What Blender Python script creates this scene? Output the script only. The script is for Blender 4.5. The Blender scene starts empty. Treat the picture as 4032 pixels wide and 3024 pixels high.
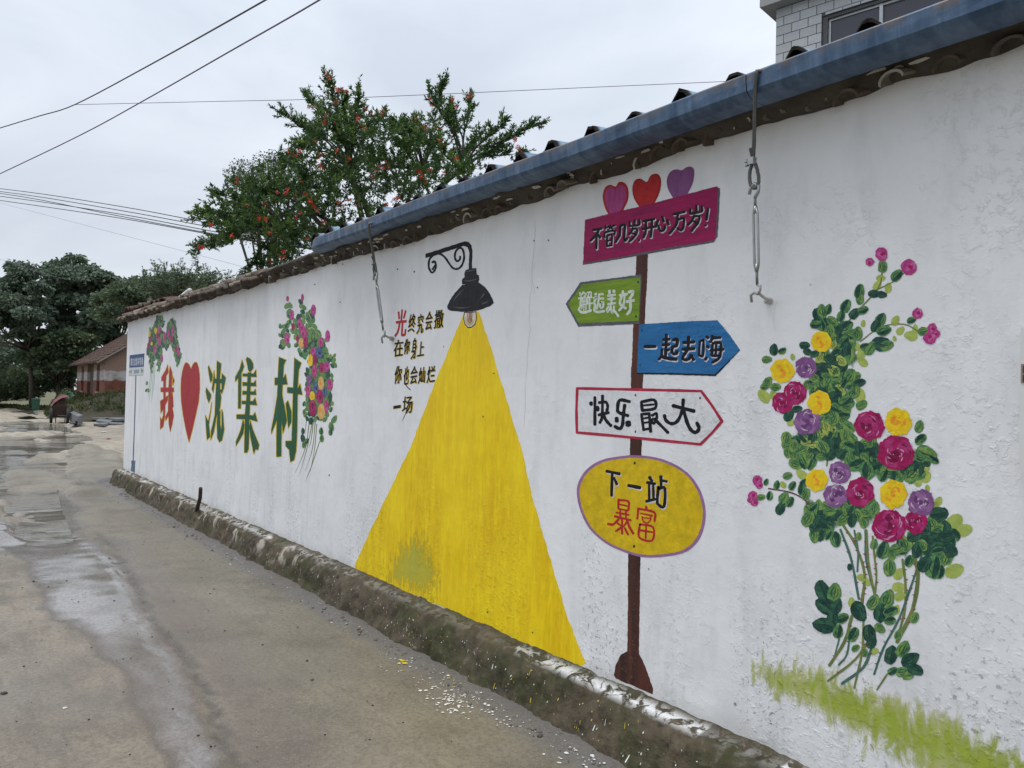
import bpy, bmesh, math, random
import numpy as np
from mathutils import Vector, noise, geometry
random.seed(7); RNG = np.random.default_rng(7)
SC = bpy.context.scene
COL = SC.collection

# ------------------------------------------------------------------ camera
F_PX, TH, PH, RHO = 3030.0, math.radians(37.2), math.radians(1.0), 0.023
CAM = Vector((0.0, -2.56, 1.55))
f0 = Vector((-math.cos(TH), math.sin(TH), 0)); r0 = Vector((math.sin(TH), math.cos(TH), 0)); z0 = Vector((0, 0, 1))
FW = f0 * math.cos(PH) + z0 * math.sin(PH); u0 = z0 * math.cos(PH) - f0 * math.sin(PH)
RT = r0 * math.cos(RHO) + u0 * math.sin(RHO); UP = u0 * math.cos(RHO) - r0 * math.sin(RHO)
cam = bpy.data.cameras.new('camera'); camo = bpy.data.objects.new('camera', cam); COL.objects.link(camo)
from mathutils import Matrix
camo.matrix_world = Matrix(((RT.x, UP.x, -FW.x, CAM.x), (RT.y, UP.y, -FW.y, CAM.y), (RT.z, UP.z, -FW.z, CAM.z), (0, 0, 0, 1)))
cam.sensor_width = 36; cam.lens = 36 * F_PX / 4032; cam.clip_end = 1500; cam.clip_start = 0.05
SC.camera = camo

# ------------------------------------------------------------------ sky, sun, exposure
SUN_EL, SUN_AZ = math.radians(75), math.radians(195)      # azimuth: direction the light comes from, clockwise from +Y
w = bpy.data.worlds.new("World"); SC.world = w; w.use_nodes = True
nt = w.node_tree; nt.nodes.clear()
out = nt.nodes.new('ShaderNodeOutputWorld'); bg = nt.nodes.new('ShaderNodeBackground'); bg.inputs[1].default_value = 0.1
sky = nt.nodes.new('ShaderNodeTexSky'); sky.sky_type = 'NISHITA'; sky.sun_disc = False
sky.sun_elevation = SUN_EL; sky.sun_rotation = SUN_AZ; sky.air_density = 1.0; sky.dust_density = 2.0
tc = nt.nodes.new('ShaderNodeTexCoord'); mp = nt.nodes.new('ShaderNodeMapping'); mp.inputs['Scale'].default_value = (1.3, 1.3, 3.2)
nz = nt.nodes.new('ShaderNodeTexNoise'); nz.inputs['Scale'].default_value = 1.5; nz.inputs['Detail'].default_value = 9; nz.inputs['Roughness'].default_value = .5; nz.inputs['Distortion'].default_value = .5
cr = nt.nodes.new('ShaderNodeValToRGB')
cr.color_ramp.elements[0].position = .34; cr.color_ramp.elements[0].color = (4.65, 5.1, 5.8, 1)
cr.color_ramp.elements[1].position = .66; cr.color_ramp.elements[1].color = (6.6, 7.05, 7.65, 1)
sx = nt.nodes.new('ShaderNodeSeparateXYZ'); mr = nt.nodes.new('ShaderNodeMapRange')
mr.inputs[1].default_value = 0; mr.inputs[2].default_value = 1; mr.inputs[3].default_value = .9; mr.inputs[4].default_value = 1.75
ml = nt.nodes.new('ShaderNodeVectorMath'); ml.operation = 'SCALE'
mx = nt.nodes.new('ShaderNodeMixRGB'); mx.inputs[0].default_value = .93
L = nt.links.new
L(tc.outputs['Generated'], mp.inputs[0]); L(mp.outputs[0], nz.inputs[0]); L(nz.outputs[0], cr.inputs[0])
L(tc.outputs['Generated'], sx.inputs[0]); L(sx.outputs[2], mr.inputs[0])
L(cr.outputs[0], ml.inputs[0]); L(mr.outputs[0], ml.inputs['Scale'])
L(sky.outputs[0], mx.inputs[1]); L(ml.outputs[0], mx.inputs[2]); L(mx.outputs[0], bg.inputs[0]); L(bg.outputs[0], out.inputs[0])
sl = bpy.data.lights.new('sun', 'SUN'); sl.energy = 1.5; sl.angle = math.radians(30); sl.color = (1, .97, .93)
so = bpy.data.objects.new('sun', sl); COL.objects.link(so)
sd = Vector((math.sin(SUN_AZ) * math.cos(SUN_EL), math.cos(SUN_AZ) * math.cos(SUN_EL), math.sin(SUN_EL)))
so.rotation_euler = (-sd).to_track_quat('-Z', 'Y').to_euler(); so.location = sd * 50
SC.view_settings.view_transform = 'Standard'; SC.view_settings.look = 'None'
SC.view_settings.exposure = 0.3; SC.view_settings.gamma = 1
SC.render.engine = 'CYCLES'; SC.cycles.max_bounces = 6; SC.cycles.transparent_max_bounces = 12
SC.cycles.sample_clamp_indirect = 4; SC.cycles.use_denoising = True

# ------------------------------------------------------------------ measured points of the place (photo pixels -> metres)
def ray(u, v): return FW + RT * ((u - 2016) / F_PX) - UP * ((v - 1512) / F_PX)
def at_y(u, v, y=0.0):
    d = ray(u, v); t = (y - CAM.y) / d.y; return CAM + d * t
def at_z(u, v, z=0.0):
    d = ray(u, v); t = (z - CAM.z) / d.z; return CAM + d * t
def at_d(u, v, dist): return CAM + ray(u, v) * dist
def loc_d(right, fwd, z=0.0): return Vector((CAM.x, CAM.y, 0)) + f0 * fwd + r0 * right + Vector((0, 0, z))

# ------------------------------------------------------------------ helpers
def link(name, me, parent=None, loc=None):
    o = bpy.data.objects.new(name, me); COL.objects.link(o)
    if parent is not None: o.parent = parent
    if loc is not None: o.location = loc
    return o
def tag(o, label=None, cat=None, group=None, kind=None):
    if label: o['label'] = label
    if cat: o['category'] = cat
    if group: o['group'] = group
    if kind: o['kind'] = kind
    return o
def empty(name, label=None, cat=None, group=None, loc=None):
    o = bpy.data.objects.new(name, None); COL.objects.link(o)
    o.empty_display_size = .1
    if loc is not None: o.location = loc
    return tag(o, label, cat, group)
def mesh(name, vs, fs, mats=None, smooth=False, mi=None):
    me = bpy.data.meshes.new(name)
    me.from_pydata([tuple(v) for v in vs], [], fs)
    if mats is not None:
        for m in (mats if isinstance(mats, (list, tuple)) else [mats]): me.materials.append(m)
    if mi is not None: me.polygons.foreach_set('material_index', mi)
    if smooth: me.polygons.foreach_set('use_smooth', [True] * len(me.polygons))
    me.update(); return me
class MB:
    def __init__(s): s.v = []; s.f = []; s.mi = []
    def add(s, vs, fs, mi=0):
        n = len(s.v); s.v += [tuple(v) for v in vs]; s.f += [tuple(i + n for i in f) for f in fs]; s.mi += [mi] * len(fs)
    def box(s, c, sz, rot=None, mi=0, taper=1.0):
        hx, hy, hz = sz[0] / 2, sz[1] / 2, sz[2] / 2
        vs = [Vector((x * (taper if z > 0 else 1), y * (taper if z > 0 else 1), z)) for x in (-hx, hx) for y in (-hy, hy) for z in (-hz, hz)]
        if rot is not None: vs = [rot @ v for v in vs]
        vs = [v + Vector(c) for v in vs]
        s.add(vs, [(0, 1, 3, 2), (4, 6, 7, 5), (0, 4, 5, 1), (2, 3, 7, 6), (0, 2, 6, 4), (1, 5, 7, 3)], mi)
    def tube(s, pts, r, n=6, mi=0, caps=True):
        pts = [Vector(p) for p in pts]; m = len(pts)
        rs = r if isinstance(r, (list, tuple)) else [r] * m
        vs = []; prev = None
        for i, p in enumerate(pts):
            t = (pts[min(i + 1, m - 1)] - pts[max(i - 1, 0)])
            if t.length < 1e-9: t = Vector((0, 0, 1))
            t.normalize()
            a = prev if prev is not None else (Vector((0, 0, 1)) if abs(t.z) < .9 else Vector((1, 0, 0)))
            x = (a - t * a.dot(t))
            if x.length < 1e-6: x = t.orthogonal()
            x.normalize(); prev = x; y = t.cross(x)
            for k in range(n):
                q = 2 * math.pi * k / n; vs.append(p + (x * math.cos(q) + y * math.sin(q)) * rs[i])
        fs = [(i * n + k, i * n + (k + 1) % n, (i + 1) * n + (k + 1) % n, (i + 1) * n + k) for i in range(m - 1) for k in range(n)]
        if caps: fs += [tuple(reversed(range(n))), tuple((m - 1) * n + k for k in range(n))]
        s.add(vs, fs, mi)
    def build(s, name, mats, parent=None, smooth=False):
        return link(name, mesh(name, s.v, s.f, mats, smooth, s.mi), parent)
def catmull(pts, sub=5):
    if len(pts) < 3: return [tuple(p) for p in pts]
    P = [np.array(p, float) for p in pts]; P = [2 * P[0] - P[1]] + P + [2 * P[-1] - P[-2]]; o = []
    for i in range(1, len(P) - 2):
        for k in range(sub):
            t = k / sub; a, b, c, d = P[i - 1], P[i], P[i + 1], P[i + 2]
            o.append(tuple(.5 * ((2 * b) + (-a + c) * t + (2 * a - 5 * b + 4 * c - d) * t * t + (-a + 3 * b - 3 * c + d) * t ** 3)))
    o.append(tuple(P[-2])); return o

# ------------------------------------------------------------------ materials
def N(t, ty, **k):
    n = t.nodes.new(ty)
    for a, b in k.items(): setattr(n, a, b)
    return n
def setin(n, **k):
    for a, b in k.items():
        n.inputs[a.replace('_', ' ')].default_value = b
def newmat(name):
    m = bpy.data.materials.new(name); m.use_nodes = True; t = m.node_tree
    return m, t, t.nodes['Principled BSDF'], t.nodes['Material Output']
def noise_n(t, vec, scale, detail=4, rough=.55, dist=0.0):
    n = N(t, 'ShaderNodeTexNoise'); setin(n, Scale=scale, Detail=detail, Roughness=rough, Distortion=dist)
    if vec is not None: t.links.new(vec, n.inputs['Vector'])
    return n.outputs['Fac']
def mapr(t, val, a, b, c, d, clamp=True):
    n = N(t, 'ShaderNodeMapRange'); n.clamp = clamp; t.links.new(val, n.inputs[0])
    for i, x in enumerate((a, b, c, d)): n.inputs[i + 1].default_value = x
    return n.outputs[0]
def math_n(t, op, a, b=None):
    n = N(t, 'ShaderNodeMath', operation=op)
    for i, x in enumerate((a, b)):
        if x is None: continue
        if isinstance(x, (int, float)): n.inputs[i].default_value = x
        else: t.links.new(x, n.inputs[i])
    return n.outputs[0]
def mixc(t, fac, a, b, mode='MIX'):
    n = N(t, 'ShaderNodeMixRGB', blend_type=mode)
    for i, x in enumerate((fac, a, b)):
        if isinstance(x, (int, float)): n.inputs[i].default_value = x
        elif isinstance(x, tuple): n.inputs[i].default_value = (*x, 1) if len(x) == 3 else x
        else: t.links.new(x, n.inputs[i])
    return n.outputs[0]
def pos(t, scale=(1, 1, 1)):
    g = N(t, 'ShaderNodeNewGeometry'); m = N(t, 'ShaderNodeMapping'); m.inputs['Scale'].default_value = scale
    t.links.new(g.outputs['Position'], m.inputs[0]); return m.outputs[0]
def ocoord(t, scale=(1, 1, 1)):
    g = N(t, 'ShaderNodeTexCoord'); m = N(t, 'ShaderNodeMapping'); m.inputs['Scale'].default_value = scale
    t.links.new(g.outputs['Object'], m.inputs[0]); return m.outputs[0]
def bump(t, h, strength, dist, prev=None):
    b = N(t, 'ShaderNodeBump'); b.inputs['Strength'].default_value = strength; b.inputs['Distance'].default_value = dist
    t.links.new(h, b.inputs['Height'])
    if prev is not None: t.links.new(prev, b.inputs['Normal'])
    return b.outputs[0]
def sepxyz(t, v):
    s = N(t, 'ShaderNodeSeparateXYZ'); t.links.new(v, s.inputs[0]); return s.outputs

# plaster relief shared by the wall and everything painted on it
gr = bpy.data.node_groups.new('plaster_relief', 'ShaderNodeTree')
gr.interface.new_socket('Normal', in_out='OUTPUT', socket_type='NodeSocketVector')
gr.interface.new_socket('Pits', in_out='OUTPUT', socket_type='NodeSocketFloat')
go = gr.nodes.new('NodeGroupOutput')
P1 = pos(gr); S = sepxyz(gr, P1)
rough_x = mapr(gr, S[0], -3.6, -1.5, 0.0, 1.0)
low = mapr(gr, S[2], 1.25, .45, 0.0, 1.0)
patch = mapr(gr, noise_n(gr, P1, 1.7, 4, .6), .47, .64, 0, 1)
band = mapr(gr, noise_n(gr, pos(gr, (1.6, 1, .22)), 1.7, 2), .45, .6, 0, 1)
rmask = math_n(gr, 'MAXIMUM', math_n(gr, 'MULTIPLY', rough_x, mapr(gr, patch, 0, 1, .10, 1)), math_n(gr, 'MULTIPLY', low, math_n(gr, 'ADD', math_n(gr, 'MULTIPLY', band, .75), .08)))
n1 = noise_n(gr, P1, 24, 6, .68, .5)
flake = mapr(gr, n1, .54, .60, 0, 1)
n2 = noise_n(gr, P1, 70, 4, .6, .3)
lumps = mapr(gr, noise_n(gr, P1, 38, 3, .5), .55, .72, 0, 1)
hh = math_n(gr, 'MULTIPLY', math_n(gr, 'ADD', math_n(gr, 'MULTIPLY', flake, .55), math_n(gr, 'MULTIPLY', lumps, .8)), rmask)
b0 = bump(gr, noise_n(gr, P1, 3.0, 3), .35, .03)
scr = math_n(gr, 'MULTIPLY', noise_n(gr, pos(gr, (26, 1, 7)), 1.6, 4, .6, .8), mapr(gr, noise_n(gr, P1, 1.1, 2), .5, .6, 0, 1))
b1 = bump(gr, math_n(gr, 'ADD', hh, math_n(gr, 'MULTIPLY', math_n(gr, 'MULTIPLY', scr, rough_x), .5)), .55, .006, b0)
b2 = bump(gr, n2, .22, .003, b1)
gr.links.new(b2, go.inputs['Normal'])
pit = math_n(gr, 'MULTIPLY', mapr(gr, noise_n(gr, P1, 48, 3, .6), .585, .65, 0, 1), math_n(gr, 'MULTIPLY', low, band))
gr.links.new(pit, go.inputs['Pits'])
def relief(t):
    g = N(t, 'ShaderNodeGroup'); g.node_tree = gr; return g.outputs['Normal'], g.outputs['Pits']

def mat_wall():
    m, t, b, o = newmat('white_plaster')
    nrm, pit = relief(t); P = pos(t); s = sepxyz(t, P)
    c = mixc(t, mapr(t, noise_n(t, P, .9, 4), .35, .65, 0, 1), (.73, .737, .75), (.80, .805, .815))
    lowm = mapr(t, s[2], 1.5, .25, 0, 1)
    st = mapr(t, noise_n(t, pos(t, (5, 5, .5)), 1.6, 5, .65), .52, .74, 0, 1)
    c = mixc(t, math_n(t, 'MULTIPLY', st, math_n(t, 'ADD', math_n(t, 'MULTIPLY', lowm, .6), .04)), c, (.50, .515, .525))
    # repainted strips: brush-wide lighter patches with straight edges
    br = N(t, 'ShaderNodeTexVoronoi', distance='CHEBYCHEV'); br.inputs['Scale'].default_value = 1.1
    t.links.new(pos(t, (.7, 1, 1.1)), br.inputs['Vector'])
    c = mixc(t, math_n(t, 'MULTIPLY', mapr(t, sepxyz(t, br.outputs['Color'])[0], .55, .6, 0, 1), .25), c, (.83, .835, .84))
    dirt = mapr(t, math_n(t, 'ADD', s[2], math_n(t, 'MULTIPLY', noise_n(t, P, 5, 4), .25)), .30, .46, 1, 0)
    c = mixc(t, math_n(t, 'MULTIPLY', dirt, .6), c, (.40, .37, .31))
    mot = math_n(t, 'MULTIPLY', mapr(t, noise_n(t, pos(t, (3, 3, 1.1)), 2.3, 5, .65), .48, .72, 0, 1), .42)
    c = mixc(t, mot, c, (.55, .565, .58))
    c = mixc(t, math_n(t, 'MULTIPLY', pit, .75), c, (.20, .18, .15))
    v = N(t, 'ShaderNodeTexVoronoi'); v.inputs['Scale'].default_value = 2.6; t.links.new(P, v.inputs['Vector'])
    c = mixc(t, mapr(t, v.outputs['Distance'], .018, .028, .8, 0), c, (.13, .12, .11))
    t.links.new(c, b.inputs['Base Color']); b.inputs['Roughness'].default_value = .75; t.links.new(nrm, b.inputs['Normal'])
    b.inputs['Specular IOR Level'].default_value = .3
    return m
M = {}
M['wall'] = mat_wall()
def paint(name, a, b2=None, vert=False, rough=.5, var=.5, horiz=False, scale=4):
    """wall paint: two tones brushed into each other"""
    if name in M: return M[name]
    m, t, b, o = newmat(name)
    if b2 is None: b2 = tuple(x * .72 for x in a)
    nrm, pit = relief(t)
    sc = (10, 10, 1.2) if vert else ((1.2, 1, 10) if horiz else (4, 4, 4))
    n = noise_n(t, pos(t, sc), scale, 4, .6, .4)
    c = mixc(t, mapr(t, n, .35, .65, 0, 1), b2, a)
    n2_ = noise_n(t, pos(t), 2.2, 3)
    n3_ = noise_n(t, pos(t, (22, 22, 5) if vert else ((5, 5, 30) if horiz else (18, 18, 18))), 2.2, 4, .65, .5)
    c = mixc(t, mapr(t, n3_, .40, .72, .0, .45), c, tuple(x * .5 for x in a))
    c = mixc(t, mapr(t, n2_, .3, .7, 0, .35 * var), c, tuple(min(1, x * 1.25 + .02) for x in a))
    c = mixc(t, math_n(t, 'MULTIPLY', pit, .35), c, (.25, .2, .08))
    t.links.new(c, b.inputs['Base Color']); b.inputs['Roughness'].default_value = rough; t.links.new(nrm, b.inputs['Normal'])
    b.inputs['Specular IOR Level'].default_value = .18
    M[name] = m; return m
def simple(name, col, rough=.6, metal=0, var=.25, scale=12, bumpd=0.0, col2=None, sc3=(1, 1, 1), spec=.5):
    if name in M: return M[name]
    m, t, b, o = newmat(name)
    P = ocoord(t, sc3); n = noise_n(t, P, scale, 5, .6)
    c = mixc(t, mapr(t, n, .3, .7, 0, 1), tuple(x * (1 - var) for x in col) if col2 is None else col2, col)
    t.links.new(c, b.inputs['Base Color']); b.inputs['Roughness'].default_value = rough; b.inputs['Metallic'].default_value = metal
    b.inputs['Specular IOR Level'].default_value = spec
    if bumpd: t.links.new(bump(t, noise_n(t, P, scale * 2, 5, .65), .8, bumpd), b.inputs['Normal'])
    M[name] = m; return m
def leafmat(name, a, b2, a3=None, rough=.5, trans=.25):
    m, t, b, o = newmat(name)
    at = N(t, 'ShaderNodeAttribute'); at.attribute_name = 'tone'
    c = mixc(t, at.outputs['Fac'], b2, a)
    if a3: c = mixc(t, mapr(t, at.outputs['Fac'], .88, .96, 0, 1), c, a3)
    t.links.new(c, b.inputs['Base Color']); b.inputs['Roughness'].default_value = rough; b.inputs['Specular IOR Level'].default_value = .35
    tr = N(t, 'ShaderNodeBsdfTranslucent'); t.links.new(c, tr.inputs[0]); ms = N(t, 'ShaderNodeMixShader'); ms.inputs[0].default_value = trans
    t.links.new(b.outputs[0], ms.inputs[1]); t.links.new(tr.outputs[0], ms.inputs[2]); t.links.new(ms.outputs[0], o.inputs[0])
    M[name] = m; return m

# ------------------------------------------------------------------ ground polygons traced on the road
def gpoly(pts, k=1.8228, z=0): return np.array([[p.x, p.y] for p in (at_z(u * k, v * k, z) for u, v in pts)])
def sdist(poly, X, Y):
    """signed distance (negative inside) from grid points to a polygon"""
    d = np.full(X.shape, 1e9); ins = np.zeros(X.shape, bool); n = len(poly)
    for i in range(n):
        ax, ay = poly[i]; bx, by = poly[(i + 1) % n]; ex, ey = bx - ax, by - ay; wx, wy = X - ax, Y - ay
        tt = np.clip((wx * ex + wy * ey) / (ex * ex + ey * ey + 1e-12), 0, 1)
        d = np.minimum(d, (wx - ex * tt) ** 2 + (wy - ey * tt) ** 2)
        c = ((ay <= Y) & (by > Y)) | ((by <= Y) & (ay > Y))
        xi = ax + (Y - ay) * ex / (ey if abs(ey) > 1e-12 else 1e-12)
        ins ^= c & (X < xi)
    d = np.sqrt(d); return np.where(ins, -d, d)
def vnoise(X, Y, s, seed=0, octv=3):
    """smooth value noise on arrays"""
    tot = np.zeros(X.shape); amp = 1; nrm = 0
    for o_ in range(octv):
        xs, ys = X * s + seed * 17.3 + o_ * 5.1, Y * s - seed * 9.7 + o_ * 3.7
        xi, yi = np.floor(xs).astype(np.int64), np.floor(ys).astype(np.int64); xf, yf = xs - xi, ys - yi
        def h(a, b_):
            q = np.sin(a * 127.1 + b_ * 311.7 + seed * 74.7) * 43758.5453; return q - np.floor(q)
        xf = xf * xf * (3 - 2 * xf); yf = yf * yf * (3 - 2 * yf)
        v_ = (h(xi, yi) * (1 - xf) + h(xi + 1, yi) * xf) * (1 - yf) + (h(xi, yi + 1) * (1 - xf) + h(xi + 1, yi + 1) * xf) * yf
        tot += amp * (v_ - .5) * 2; nrm += amp; amp *= .5; s = s * 2.03
    return tot / nrm
WATER = [gpoly(p) for p in (
    [(-160, 925), (0, 912), (55, 903), (110, 902), (165, 930), (200, 945), (172, 965), (155, 980), (150, 1010), (150, 1045), (162, 1078), (176, 1100), (186, 1120), (193, 1138), (182, 1160), (168, 1172), (130, 1180), (80, 1176), (40, 1160), (0, 1150), (-160, 1160)],
    [(15, 888), (60, 886), (85, 890), (84, 896), (40, 897)],
    [(30, 899), (62, 897), (95, 902), (80, 910), (40, 907)])]
FILM = [gpoly(p) for p in (
    [(-200, 1120), (0, 1130), (150, 1150), (212, 1165), (248, 1200), (275, 1240), (312, 1290), (352, 1365), (400, 1440), (450, 1530), (490, 1600), (500, 1700), (330, 1700), (318, 1600), (275, 1520), (250, 1440), (225, 1400), (140, 1360), (88, 1320), (70, 1255), (62, 1215), (0, 1192), (-200, 1195)],)]
PURPLE = [gpoly(p) for p in ([(230, 1160), (300, 1170), (360, 1230), (470, 1330), (560, 1420), (640, 1540), (700, 1700), (500, 1700), (470, 1600), (420, 1480), (350, 1380), (290, 1290), (240, 1210)],)]
SLAB = gpoly([(150, 985), (170, 960), (210, 970), (262, 990), (272, 1030), (240, 1042), (158, 1055), (152, 1015)])
def ss(x, a, b_):
    q = np.clip((x - a) / (b_ - a), 0, 1); return q * q * (3 - 2 * q)
def road_h(X, Y):
    h = .010 * vnoise(X, Y, .5, 1, 3) + .003 * vnoise(X, Y, 3, 2, 2) + .006
    wob = .10 * vnoise(X, Y, 1.6, 3, 4) + .04 * vnoise(X, Y, 9, 4, 2)
    dist = np.hypot(X - CAM.x, Y - CAM.y)
    for p in WATER:
        d = sdist(p, X, Y) + wob * np.clip(dist / 8, .5, 2)
        h = h - .030 * ss(-d, -.12, .35) + .026 * ss(vnoise(X + .3 * vnoise(X, Y, 1.7, 52, 2), Y * 1.5 + .2 * X, .62, 53, 4), .14, .36) * (X < -9)
    film = np.zeros(X.shape)
    for p in FILM:
        d = sdist(p, X, Y) + wob; film = np.maximum(film, ss(-d, -.08, .14)); h = h - .006 * ss(-d, -.1, .3)
    return h, film
# ------------------------------------------------------------------ ground and road
def grid_mesh(name, xs, ys, zfun, mat, attrs=()):
    X, Y = np.meshgrid(xs, ys); Z, extra = zfun(X, Y)
    nx, ny = len(xs), len(ys)
    co = np.stack([X, Y, Z], -1).reshape(-1, 3)
    i = (np.arange(ny - 1)[:, None] * nx + np.arange(nx - 1)[None, :]).ravel()
    fs = np.stack([i, i + 1, i + nx + 1, i + nx], -1)
    me = bpy.data.meshes.new(name); me.vertices.add(len(co)); me.vertices.foreach_set('co', co.ravel())
    me.loops.add(fs.size); me.loops.foreach_set('vertex_index', fs.ravel().astype(np.int32))
    me.polygons.add(len(fs)); me.polygons.foreach_set('loop_start', np.arange(0, fs.size, 4, dtype=np.int32))
    me.polygons.foreach_set('use_smooth', np.ones(len(fs), bool)); me.update(calc_edges=True)
    for k, a in extra.items():
        at = me.attributes.new(k, 'FLOAT', 'POINT'); at.data.foreach_set('value', a.ravel().astype(np.float32))
    me.materials.append(mat); return me
def graded(a, b_, d0, g, dmax):
    o = [a]; d = d0
    while (o[-1] < b_ if b_ > a else o[-1] > b_):
        o.append(o[-1] + (d if b_ > a else -d)); d = min(d * g, dmax)
    return np.array(o)
def mat_road():
    m, t, b, o = newmat('worn_concrete')
    P = pos(t); s = sepxyz(t, P)
    at = lambda n: (lambda a: (setattr(a, 'attribute_name', n), a.outputs['Fac'])[1])(N(t, 'ShaderNodeAttribute'))
    film, purp, far = at('film'), at('purple'), at('far')
    nl = noise_n(t, P, .8, 5, .55, .4); nm = noise_n(t, P, 3.5, 5, .6, .3); nf = noise_n(t, P, 45, 4, .6)
    # sweeping brush direction along the road
    nst = noise_n(t, pos(t, (1.2, 7, 1)), 2.0, 4, .6, .6)
    c = mixc(t, mapr(t, nl, .38, .62, 0, 1), (.150, .130, .102), (.255, .218, .168))
    c = mixc(t, mapr(t, nm, .45, .7, 0, .6), c, (.30, .248, .185))
    c = mixc(t, mapr(t, nst, .5, .72, 0, .5), c, (.095, .080, .063))
    c = mixc(t, math_n(t, 'MULTIPLY', purp, mapr(t, nm, .3, .7, .5, .95)), c, (.155, .122, .104))
    c = mixc(t, mapr(t, film, .02, .35, 0, .85), c, (.090, .068, .052))
    c = mixc(t, math_n(t, 'MULTIPLY', mapr(t, math_n(t, 'ADD', film, math_n(t, 'MULTIPLY', nst, .4)), .45, 1.1, 0, 1), .85), c, (.30, .285, .28))  # silty film tone, painted paler to stand in for sky sheen
    c = mixc(t, mapr(t, s[1], -1.7, -.5, 0, .6), c, (.165, .158, .122))
    c = mixc(t, math_n(t, 'MULTIPLY', mapr(t, math_n(t, 'ADD', s[1], math_n(t, 'MULTIPLY', nm, .12)), -.33, -.24, 0, .8), mapr(t, s[0], -14.5, -14.2, 0, 1)), c, (.13, .125, .125))
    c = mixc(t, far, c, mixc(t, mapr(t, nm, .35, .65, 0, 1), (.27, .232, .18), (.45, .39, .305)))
    pn = mapr(t, noise_n(t, pos(t, (1, 1, 1)), 1.9, 5, .6), .52, .66, 0, .5)
    c = mixc(t, pn, c, (.10, .085, .065))
    seam_ = at('seam'); c = mixc(t, math_n(t, 'MULTIPLY', seam_, mapr(t, noise_n(t, P, 12, 4, .6), .4, .6, .2, .95)), c, (.035, .03, .026))
    c = mixc(t, mapr(t, nf, .42, .68, 0, .5), c, (.085, .072, .058))
    c = mixc(t, mapr(t, noise_n(t, P, 130, 3, .6), .56, .72, 0, .45), c, (.42, .39, .34))
    c = mixc(t, mapr(t, noise_n(t, pos(t, (1, 1.6, 1)), 7, 6, .7, .6), .56, .70, 0, .35), c, (.10, .08, .06))
    v = N(t, 'ShaderNodeTexVoronoi'); v.inputs['Scale'].default_value = 5; v.inputs['Randomness'].default_value = 1; t.links.new(P, v.inputs['Vector'])
    c = mixc(t, mapr(t, v.outputs['Distance'], .03, .06, .65, 0), c, (.06, .05, .04))
    dpt = mapr(t, s[2], -.012, .004, 1, 0)
    c = mixc(t, math_n(t, 'MULTIPLY', dpt, .7), c, (.11, .10, .085))
    t.links.new(c, b.inputs['Base Color'])
    wet = math_n(t, 'MAXIMUM', math_n(t, 'MULTIPLY', film, 1.25), math_n(t, 'MAXIMUM', math_n(t, 'MULTIPLY', purp, .62), dpt))
    wet = math_n(t, 'ADD', wet, mapr(t, nl, .35, .65, .12, .62)); wet = math_n(t, 'MULTIPLY', wet, math_n(t, 'SUBTRACT', 1.0, math_n(t, 'MULTIPLY', far, .65)))
    r = mapr(t, wet, .2, 1.30, .60, .05)
    r = math_n(t, 'ADD', r, mapr(t, nf, .3, .7, -.05, .06))
    t.links.new(r, b.inputs['Roughness'])
    bb = bump(t, math_n(t, 'MULTIPLY', noise_n(t, P, 6, 5, .6), math_n(t, 'SUBTRACT', 1.0, math_n(t, 'MULTIPLY', film, .97))), .35, .02)
    bs = bump(t, math_n(t, 'MULTIPLY', noise_n(t, P, 90, 4, .65), math_n(t, 'SUBTRACT', 1.0, math_n(t, 'MULTIPLY', film, .93))), .45, .004, bb)
    t.links.new(bs, b.inputs['Normal']); b.inputs['IOR'].default_value = 1.4
    return m
M['road'] = mat_road()
def road_z(X, Y):
    h, film = road_h(X, Y)
    purp = np.zeros(X.shape)
    for p in PURPLE: purp = np.maximum(purp, ss(-(sdist(p, X, Y) + .12 * vnoise(X, Y, 2, 8, 3)), -.15, .2))
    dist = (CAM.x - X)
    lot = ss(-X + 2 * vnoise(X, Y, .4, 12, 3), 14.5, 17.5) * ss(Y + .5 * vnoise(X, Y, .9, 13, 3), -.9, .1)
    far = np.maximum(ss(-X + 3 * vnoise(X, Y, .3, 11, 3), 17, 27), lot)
    # near left dry tongue
    # joint between the old slab and the newer strip: a raised irregular seam
    seam = gpoly([(213, 1150), (245, 1190), (292, 1262), (322, 1330), (365, 1385), (400, 1420), (440, 1480), (470, 1560), (480, 1600), (520, 1659)])
    sdd = np.full(X.shape, 1e9)
    for i in range(len(seam) - 1):
        ax, ay = seam[i]; ex, ey = seam[i + 1] - seam[i]; tt = np.clip(((X - ax) * ex + (Y - ay) * ey) / (ex * ex + ey * ey), 0, 1)
        sdd = np.minimum(sdd, np.hypot(X - ax - ex * tt, Y - ay - ey * tt))
    sdd = sdd + .03 * vnoise(X, Y, 9, 21, 3)
    h = h - .010 * np.exp(-(np.maximum(sdd, 0) / .020) ** 2) + .006 * np.exp(-((sdd - .05) / .03) ** 2)
    seamv = np.exp(-(np.maximum(sdd, 0) / .022) ** 2)
    Ff = (X - CAM.x) * f0.x + (Y - CAM.y) * f0.y; Rr = (X - CAM.x) * r0.x + (Y - CAM.y) * r0.y
    h = h - .5 * ss(Ff, 51, 56) * ss(Rr + .632 * Ff, -.5, 1) - .5 * ss(Ff, 66, 72)
    # raised slab edge beyond the wall's end
    d = sdist(SLAB, X, Y) + .03 * vnoise(X, Y, 4, 22, 3)
    h = h + .05 * ss(-d, -.03, .05)
    seamv = np.maximum(seamv, .9 * np.exp(-((d + .0) / .03) ** 2)); far = far * (1 - .75 * ss(-d, -.1, .1))
    # gutter line in front of the footing
    h = h + .02 * ss(Y + .04 * vnoise(X, Y, 3, 23, 3), -.36, -.2) * (X > -14.2)
    return h, dict(film=film, purple=purp, far=far, seam=seamv)
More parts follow.
